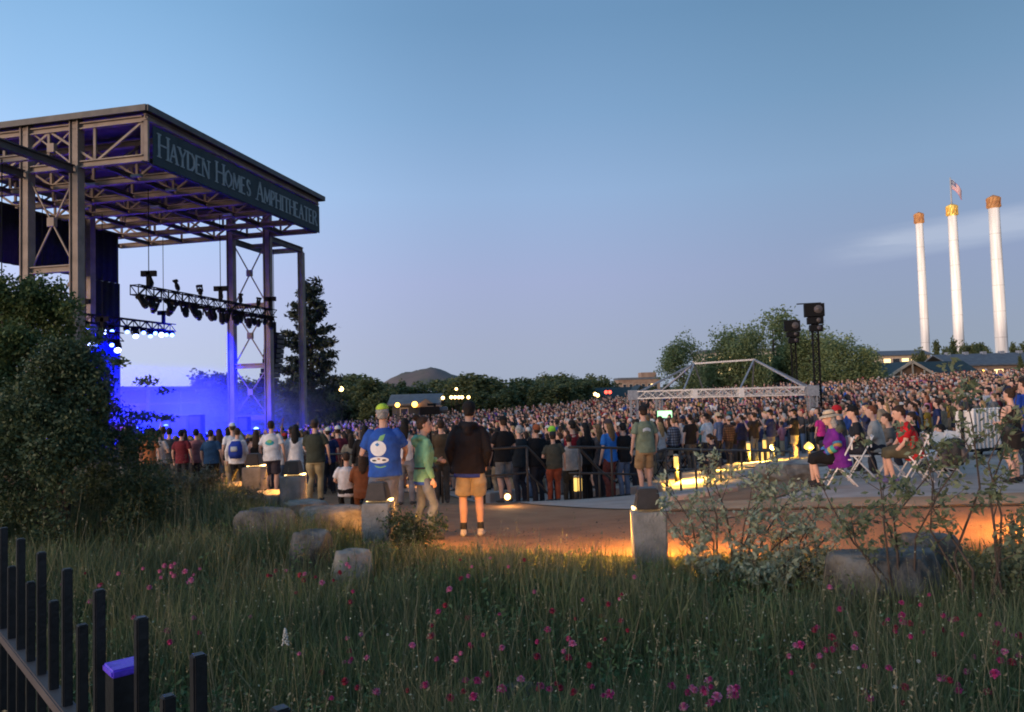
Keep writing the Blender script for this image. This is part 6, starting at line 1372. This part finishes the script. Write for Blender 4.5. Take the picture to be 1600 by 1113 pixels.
# ------------------------------------------------------------------ shrubs
def woody(name, loc, stems, n_leaf, size, mleaf, seed, label, spread, twigs=7, elong=2.2, rad=.016, cat='shrub', leaf_from=.35, cluster=.05):
    """stems: (dx, dy, height) tips; twigs and leaf whorls along the upper part of each"""
    r = np.random.RandomState(seed); o = empty(name, loc, 0, label, cat, 'shrubs around the path'); P = []
    for (dx, dy, H) in stems:
        bm = bmesh.new(); b0 = Vector((dx * .12, dy * .12, -.05)); pts = [b0.lerp(Vector((dx, dy, H)), f) + Vector((r.normal() * .04 * H * (0 < f < 1), r.normal() * .04 * H * (0 < f < 1), .05 * H * math.sin(f * 3.1))) for f in (0, .25, .5, .75, 1)]
        tube(bm, pts, [rad, rad * .8, rad * .6, rad * .42, rad * .2], 6)
        for k in range(twigs):
            f = leaf_from + (1 - leaf_from) * r.rand(); i = min(3, int(f * 4)); s = pts[i].lerp(pts[i + 1], f * 4 - i); a = r.rand() * 6.28; L = spread * (.35 + .75 * r.rand()) * (1.15 - .5 * f)
            e = s + Vector((math.cos(a) * L, math.sin(a) * L, L * (.25 + .8 * r.rand()))); md = s.lerp(e, .5) + Vector((0, 0, -.06 * L)); tube(bm, [s, md, e], [rad * .35, rad * .25, rad * .12], 5)
            nl = int(n_leaf / len(stems) / twigs); tt = .25 + .8 * r.rand(nl) ** .6
            base = np.array(s)[None] + (np.array(e) - np.array(s))[None] * tt[:, None]; P.append(base + r.normal(size=(nl, 3)) * cluster)
        link('stem', tomesh(bm, True), 'twig', o)
    V, Fq = leaves(np.concatenate(P), size, r, .35, elong); link('foliage', npmesh(V, Fq), mleaf, o); return o
r = random.Random(2)
p = G(1140, 912); woody('silver_shrub', p, [(-.62, 0, .7), (-.5, .2, 1.0), (-.35, -.1, .75), (-.1, .1, 1.12), (.05, .2, 1.22), (.25, 0, .95), (.4, .1, 1.1), (.62, 0, .8), (.8, .1, .6), (.15, -.2, .6)], 1700, .025, 'leaf_silver', 3, 'silvery grey-green shrub with bare twigs in front of the path', .26, 7, 2.3, .012, cluster=.03)
p = G(1150, 930); woody('silver_shrub', p + Vector((.15, -.1, 0)), [(r.uniform(-.6, .75), r.uniform(-.25, .2), r.uniform(.2, .5)) for _ in range(10)], 2000, .026, 'leaf_silver', 4, 'low dense silver-leaved shrub under the twiggy one', .22, 8, 2.2, .009, cluster=.03)
p = G(1235, 930); woody('silver_shrub', p + Vector((0, .2, 0)), [(r.uniform(-.2, .5), r.uniform(-.2, .2), r.uniform(.45, .9)) for _ in range(5)], 600, .027, 'leaf_silver', 14, 'silver-leaved shrub leaning towards the largest boulder', .24, 6, 2.2, .010, cluster=.03)
p = G(1420, 975); woody('willow_shrub', p, [(-.62, .1, 1.15), (-.3, 0, 1.45), (-.1, .1, 1.05), (.12, 0, 1.5), (-.45, -.1, .85), (.3, .1, 1.2)], 850, .028, 'leaf_willow', 5, 'thin-stemmed shrub growing in front of the largest boulder', .25, 7, 2.0, .012, cluster=.035)
p = G(1525, 985); woody('willow_shrub', p, [(-.15, 0, 1.75), (.05, .1, 1.95), (.35, 0, 1.6), (.5, .1, 1.9), (-.3, .05, 1.4), (.2, -.1, 1.1)], 950, .029, 'leaf_willow', 6, 'tall thin leafy shrub reaching above the crowd near the edge', .26, 7, 2.0, .012, cluster=.035)
p = G(1580, 960); woody('willow_shrub', p, [(-.2, 0, .6), (.1, .1, .75), (.3, 0, .7), (-.35, .1, .45), (0, -.1, .5), (.45, 0, .5), (-.1, -.15, .35)], 1700, .024, 'leaf_willow', 7, 'bushy yellow-green shrub low beside the largest boulder', .22, 8, 1.9, .009, cluster=.035)
p = G(640, 872); woody('green_shrub', p, [(r.uniform(-.35, .38), r.uniform(-.15, .2), r.uniform(.2, .42)) for _ in range(12)], 2600, .022, 'leaf_dark', 8, 'dark green shrub in front of the woman in the hoodie', .18, 7, 2.0, .006)
p = G(290, 800); woody('sage_shrub', p, [(r.uniform(-.55, .6), r.uniform(-.3, .3), r.uniform(.25, .62)) for _ in range(14)], 6500, .022, 'leaf_sage', 9, 'grey sage bush in front of the bush and the crowd', .22, 8, 2.6, .007)
p = G(370, 812); woody('sage_shrub', p, [(r.uniform(-.5, .4), r.uniform(-.3, .3), r.uniform(.15, .3)) for _ in range(10)], 3200, .022, 'leaf_sage', 19, 'low grey sage bush at the foot of the stone slabs', .2, 8, 2.6, .006)
# the big bush on the left: an airy tree-like shrub behind a dark dome
def bush(name, px, py, D_, cs, n, size, m_, label, seed, shell, limbs):
    rs_ = np.random.RandomState(seed); p = at(px, py, D_); z = h(p.x, p.y); o = empty(name, (p.x, p.y, z), 0, label, 'shrub', 'shrubs around the path')
    P = clumps(cs, n, rs_, shell); P = P[P[:, 2] > .02]; V, Fq = leaves(P, size, rs_, .3, 1.7); link('foliage', npmesh(V, Fq), m_, o)
    for k in range(limbs):
        c = cs[k % len(cs)]; bm = bmesh.new(); tube(bm, [(c[0] * .1, c[1] * .1, -.1), (c[0] * .4, c[1] * .4, c[2] * .45), (c[0] * .9, c[1] * .9, c[2])], [.05, .03, .012], 6); link('stem', tomesh(bm, True), 'bark', o)
rb = random.Random(11); cs = []
prof = lambda f: max(.12, (1 - f) ** .6)
for k in range(70):
    f = rb.random() ** .85; a = rb.random() * 6.28; R_ = 1.22 * prof(f) * (.55 + .45 * rb.random()); q = rb.uniform(.18, .30); cs.append((R_ * math.cos(a) * 1.1, R_ * math.sin(a), .15 + 1.95 * f, q, q, q))
bush('juniper_bush', 100, 800, 8.6, cs, 52000, .026, 'leaf_dark', 'large dark dome-shaped bush in front of the stage', 5, .55, 6)
cs = []
for k in range(64):
    f = rb.random(); a = rb.random() * 6.28; R_ = 1.25 * (1.06 - f) ** .5 * (.3 + .7 * rb.random()); q = rb.uniform(.16, .34); cs.append((R_ * math.cos(a), R_ * math.sin(a), .6 + 2.35 * f, q, q, q * 1.05))
cs += [(.62, 0, 2.72, .2, .2, .2), (.95, 0, 2.35, .2, .2, .16), (1.25, 0, 2.0, .16, .12, .10), (1.62, 0, 1.75, .20, .12, .07), (1.85, 0, 1.62, .14, .1, .05), (1.5, .1, 1.30, .24, .14, .10), (1.85, 0, 1.28, .20, .12, .06), (1.45, .2, 1.0, .2, .16, .12), (.1, 0, 3.0, .2, .2, .16), (.5, 0, 2.95, .16, .16, .16)]
bush('leafy_bush', 30, 800, 9.8, cs, 42000, .032, 'leaf_bush', 'tall airy green bush reaching up past the stage columns', 6, .25, 14)

# ------------------------------------------------------------------ meadow
rg = np.random.RandomState(77)
edge = [p for p in PATH[:len(path_near)]]; ex_ = np.array([p.x for p in edge]); ey_ = np.array([p.y for p in edge]); o_ = np.argsort(ex_); ex_, ey_ = ex_[o_], ey_[o_]
def field(n, y0=1.2, gap=.04):
    """points of the meadow, denser close to the camera"""
    y = y0 + (13 - y0) * rg.rand(n) ** 1.7; x = (rg.rand(n) - .5) * 2 * (y * .72 + .6); ok = y < np.interp(x, ex_, ey_) - gap
    # nothing grows through the fence foot side where the camera stands
    return x[ok], y[ok]
def patch(x, y, s, k): return .5 + .5 * np.sin(x * s + k) * np.sin(y * s * 1.3 + k * 2.1 + np.sin(x * s * .7))
x, y = field(170000); z = hgrid(x, y); n = len(x); pt = patch(x, y, 1.4, 1.0)
dedge = np.interp(x, ex_, ey_) - y; hmax = np.clip(.16 + dedge * .22, .14, .55)
pt2 = patch(x, y, 3.3, 2.2); H = hmax * (.45 + .6 * rg.rand(n)) * (.42 + .55 * pt + .45 * pt2); a = rg.rand(n) * 6.28; wv = (.0010 + .0030 * rg.rand(n) ** 2) * (1 + y * .10); lean = H * (.1 + .6 * rg.rand(n) ** 2); la = rg.rand(n) * 6.28
bx, by = np.cos(a) * wv, np.sin(a) * wv; lx, ly = np.cos(la) * lean, np.sin(la) * lean
V = np.stack([np.stack([x - bx, y - by, z - .01], -1), np.stack([x + bx, y + by, z - .01], -1), np.stack([x + bx * .8 + lx * .35, y + by * .8 + ly * .35, z + H * .6], -1), np.stack([x - bx * .8 + lx * .35, y - by * .8 + ly * .35, z + H * .6], -1), np.stack([x + lx, y + ly, z + H], -1)], 1).reshape(-1, 3)
base = (np.arange(n) * 5)[:, None]; T = np.concatenate([base + np.array([[0, 1, 2]]), base + np.array([[0, 2, 3]]), base + np.array([[3, 2, 4]])], 0)
setp(link('meadow_grass', npmesh(V, T), 'grass_blade'), 'long green meadow grass in the foreground', 'grass', kind='stuff')
# tall dry stalks
x, y = field(2600, 1.4, .25); z = hgrid(x, y); n = len(x); dedge = np.interp(x, ex_, ey_) - y; H = np.clip(.2 + dedge * .3, .2, .8) * (.65 + .5 * rg.rand(n)); a = rg.rand(n) * 6.28; la = rg.rand(n) * 6.28; ln = H * (.05 + .3 * rg.rand(n)); wv = .0008 + .0006 * rg.rand(n)
V = np.stack([np.stack([x - np.cos(a) * wv, y - np.sin(a) * wv, z], -1), np.stack([x + np.cos(a) * wv, y + np.sin(a) * wv, z], -1), np.stack([x + np.cos(a) * wv * .6 + np.cos(la) * ln, y + np.sin(a) * wv * .6 + np.sin(la) * ln, z + H], -1), np.stack([x - np.cos(a) * wv * .6 + np.cos(la) * ln, y - np.sin(a) * wv * .6 + np.sin(la) * ln, z + H], -1)], 1).reshape(-1, 3)
tip = np.stack([x + np.cos(la) * ln, y + np.sin(la) * ln, z + H], -1); P = np.repeat(tip, 6, 0) + rg.normal(size=(n * 6, 3)) * np.array([.004, .004, .022]); V2, F2 = leaves(P, .006, rg, 0, 2.4); setp(link('seed_plumes', npmesh(V2, F2), 'straw'), 'straw-coloured seed plumes on the dry stalks', 'seed heads', kind='stuff')
setp(link('dry_stalks', npmesh(V, np.arange(4 * n).reshape(-1, 4)), 'straw'), 'thin dry stalks standing above the meadow grass', 'stalks', kind='stuff')
# broad-leaved plants between the grass
x, y = field(42000, 1.5, .1); pt = patch(x, y, 1.1, 4.0); k = rg.rand(len(x)) < .22 + .78 * (pt > .52); x, y = x[k], y[k]; z = hgrid(x, y); n = len(x); q = 7
dedge = np.interp(x, ex_, ey_) - y; Hs = np.clip(.10 + dedge * .16, .08, .36) * (.4 + .7 * rg.rand(n))
P = np.stack([np.repeat(x, q) + rg.normal(size=n * q) * .035, np.repeat(y, q) + rg.normal(size=n * q) * .035, np.repeat(z, q) + np.repeat(Hs, q) * rg.rand(n * q)], -1)
V, Fq = leaves(P, .019, rg, .5, 2.6); setp(link('meadow_weeds', npmesh(V, Fq), 'forb'), 'leafy green weeds growing among the meadow grass', 'weeds', kind='stuff')
# leafy plants with long leaves, each a plant of its own
rp = random.Random(9)
def lance_plant(px, py, D_, n, L, i, place):
    p = at(px, py, D_); o = empty('leafy_plant', (p.x, p.y, h(p.x, p.y)), rp.random() * 6, f'long-leaved green plant {place}', 'plant', 'leafy meadow plants'); bm = bmesh.new()
    for k in range(n):
        a = k * 2.4 + rp.random(); z0 = rp.uniform(.0, L * 1.1); l = L * rp.uniform(.6, 1.1); w_ = l * .11; up_ = rp.uniform(.5, 1.1); d = Vector((math.cos(a), math.sin(a), 0)); s = Vector((-math.sin(a), math.cos(a), 0)) * w_; c = Vector((0, 0, z0)); rows = []
        for f, ww in ((0, .25), (.3, .9), (.6, 1), (.85, .6), (1, .04)):
            q = c + d * (l * f * .8) + Vector((0, 0, l * (up_ * f - .75 * f * f))); rows.append((bm.verts.new(q - s * ww), bm.verts.new(q + s * ww + Vector((0, 0, .004)))))
        for A_, B__ in zip(rows, rows[1:]): bm.faces.new((A_[0], A_[1], B__[1], B__[0]))
    link('leaves', tomesh(bm, True), 'forb', o); bm = bmesh.new(); tube(bm, [(0, 0, -.02), (.01, 0, L * .6), (0, .01, L * 1.25)], [.006, .005, .003], 6); link('stem', tomesh(bm), 'stem_green', o)
pl = [(1085, 1010, 4.3, 'left of the dark clump below the silver shrub'), (1130, 1000, 4.4, 'in the middle of the clump below the silver shrub'), (1175, 1005, 4.3, 'on the near side of the clump below the silver shrub'), (1215, 990, 4.5, 'on the far side of the clump below the silver shrub'), (1150, 1040, 3.9, 'in front of the clump below the silver shrub'), (1245, 1035, 4.0, 'right of the clump below the silver shrub'), (1060, 1060, 3.7, 'behind the bright pink flowers'), (700, 1060, 3.8, 'in the lower middle of the meadow'), (610, 985, 4.6, 'left of the small grey stone'), (860, 990, 4.6, 'right of the small grey stone'), (1380, 1030, 4.0, 'below the largest boulder'), (1500, 1060, 3.8, 'in the lower right corner region'), (500, 1050, 3.9, 'beyond the last fence picket'), (960, 930, 5.4, 'in front of the nearest path lamp')]
for i, (px, py, D_, plc) in enumerate(pl): lance_plant(px, py, D_, rp.randint(26, 40), rp.uniform(.15, .22), i, plc)
# seed heads and tiny pale blossoms
x, y = field(5200, 1.6, .1); z = hgrid(x, y); dedge = np.interp(x, ex_, ey_) - y; Hs = np.clip(.16 + dedge * .24, .12, .6) * (.7 + .45 * rg.rand(len(x)))
V, Fq = leaves(np.stack([x, y, z + Hs], -1), .009, rg, 0, 1.4); setp(link('seed_heads', npmesh(V, Fq), 'leaf_silver'), 'tiny pale seed heads speckling the meadow', 'seed heads', kind='stuff')
# individual flowers
def flower_mesh(kind, seed):
    r = np.random.RandomState(seed); bm = bmesh.new(); R_ = .017
    if kind == 'spike':
        for k in range(26):
            a = k * 2.4; zz = .09 * k / 26; rr = .016 * (1.1 - k / 26); bmesh.ops.create_icosphere(bm, subdivisions=1, radius=.007, matrix=Matrix.Translation((rr * math.cos(a), rr * math.sin(a), zz)))
    else:
        bmesh.ops.create_icosphere(bm, subdivisions=2, radius=R_ * .62)
        for v in bm.verts: v.co.z *= .7
        for k in range(22):
            a = k * 2.4; el = 1.35 * (1 - (k / 22)) - .1; d = Vector((math.cos(a) * math.cos(el), math.sin(a) * math.cos(el), math.sin(el))); s = Vector((-math.sin(a), math.cos(a), 0)) * R_ * .32; u = d.cross(s).normalized() * R_ * .12
            v = [bm.verts.new(d * R_ * .5 - s * .5), bm.verts.new(d * R_ * 1.02 - s + u), bm.verts.new(d * R_ * (1.12 + .2 * r.rand())), bm.verts.new(d * R_ * 1.02 + s + u), bm.verts.new(d * R_ * .5 + s * .5)]; bm.faces.new(v)
    return tomesh(bm, kind == 'spike')
stems = []
for k in range(3):
    bm = bmesh.new(); c = (.03, -.04, .05)[k]; tube(bm, [(0, 0, 0), (c, c * .5, .5), (c * .4, c, 1)], [.0022, .002, .0016], 5); stems.append((tomesh(bm), (c * .4, c)))
    stems[-1][0].materials.append(MATS['stem_green'])
heads = {}
for kd, m_ in (('pink', 'petal_pink'), ('magenta', 'petal_magenta'), ('maroon', 'petal_maroon'), ('white', 'petal_white')):
    heads[kd] = flower_mesh('disc', 3); heads[kd].materials.append(MATS[m_])
heads['spike'] = flower_mesh('spike', 4); heads['spike'].materials.append(MATS['petal_white'])
def flower(x, y, H, kind, sc, label, group):
    o = empty('meadow_flower', (x, y, h(x, y)), rf.random() * 6, label, 'flower', group); sm, tip = rf.choice(stems)
    s = link('stem', sm, None, o); s.scale = (1, 1, H); f = link('flower_head', heads[kind], None, o); f.location = (tip[0], tip[1], H); f.scale = (sc,) * 3; f.rotation_euler = (rf.uniform(-.5, .5), rf.uniform(-.5, .5), 0)
rf = random.Random(31); cnt = 0
LBL = {'pink': 'pale pink scabious flower on a thin stem in the meadow', 'magenta': 'bright magenta scabious flower on a thin stem in the meadow', 'maroon': 'dark red scabious flower on a thin stem in the meadow', 'white': 'small white flower on a thin stem in the meadow'}
spots = []; spots_c = []
PLACE = ['in the patch beyond the tallest pickets', 'above the blue post cap', 'behind the fence pickets', 'below the pale stone slabs', 'left of the lower middle of the meadow', 'in the lower middle of the meadow', 'near the small grey stone', 'below the man in the black hoodie', 'below the first path lamp', 'in the bright patch at the bottom edge', 'below the silver shrub', 'in front of the largest boulder', 'in the bottom right of the meadow', 'at the right edge of the meadow', 'around the boulder at the bottom edge', 'along the bottom edge past the fence', 'scattered across the middle of the meadow', 'scattered across the right of the meadow']
for (cx0, cy0, n, sxp, syp, kinds) in ((270, 895, 15, 40, 22, ('pink',)), (300, 985, 6, 60, 40, ('pink', 'magenta')), (150, 905, 6, 60, 30, ('pink', 'maroon')), (480, 900, 16, 60, 26, ('pink', 'maroon')), (560, 1010, 12, 70, 60, ('maroon', 'pink', 'magenta')), (720, 1000, 16, 80, 60, ('maroon', 'magenta', 'pink')), (880, 1020, 14, 60, 60, ('magenta', 'maroon', 'pink')), (760, 900, 10, 70, 22, ('maroon', 'pink')), (960, 960, 8, 60, 40, ('pink', 'maroon')), (1110, 1085, 20, 45, 22, ('pink', 'pink', 'magenta')), (1290, 1000, 16, 60, 60, ('magenta', 'maroon', 'pink')), (1440, 970, 22, 70, 30, ('magenta', 'maroon')), (1440, 1060, 18, 90, 36, ('magenta', 'maroon', 'pink')), (1570, 1030, 16, 40, 50, ('magenta', 'maroon', 'pink')), (900, 1090, 8, 60, 20, ('magenta', 'maroon')), (620, 1080, 10, 110, 24, ('maroon', 'magenta')), (1100, 950, 9, 320, 50, ('white',)), (1300, 1040, 8, 240, 50, ('white',))):
    for _ in range(n): spots.append((rf.gauss(cx0, sxp * .6), rf.gauss(cy0, syp * .6), rf.choice(kinds), PLACE[len(spots_c)]))
    spots_c.append(1)
for (px, py, kd, plc) in spots:
    if not (40 < px < 1590 and 872 < py < 1112): continue
    H = rf.uniform(.34, .56); d = ray(px, py); t_ = .5          # find where a stem this tall brings its head to that direction
    while t_ < 14:
        q = Vector((0, 0, EYE)) + d * t_
        if q.z - h(q.x, q.y) < H: break
        t_ += .05
    if q.y > float(np.interp(q.x, ex_, ey_)) - .25: H *= .5; continue
    flower(q.x, q.y, H, kd, rf.uniform(.8, 1.45) * (.45 if kd == 'white' else 1), LBL[kd].replace('in the meadow', plc).replace('on a thin stem ', ''), kd + ' meadow flowers ' + plc); cnt += 1
for i, (px, py) in enumerate(((448, 1012),)):
    d = ray(px, py); q = Vector((0, 0, EYE)) + d * (3.4 / d.y); flower(q.x, q.y, max(.2, q.z - h(q.x, q.y)), 'spike', .8, 'pale lupin spike standing alone in the grass beyond the fence', 'flower spikes')
print('flowers', cnt)
bpy.data.scenes.remove(TMP)
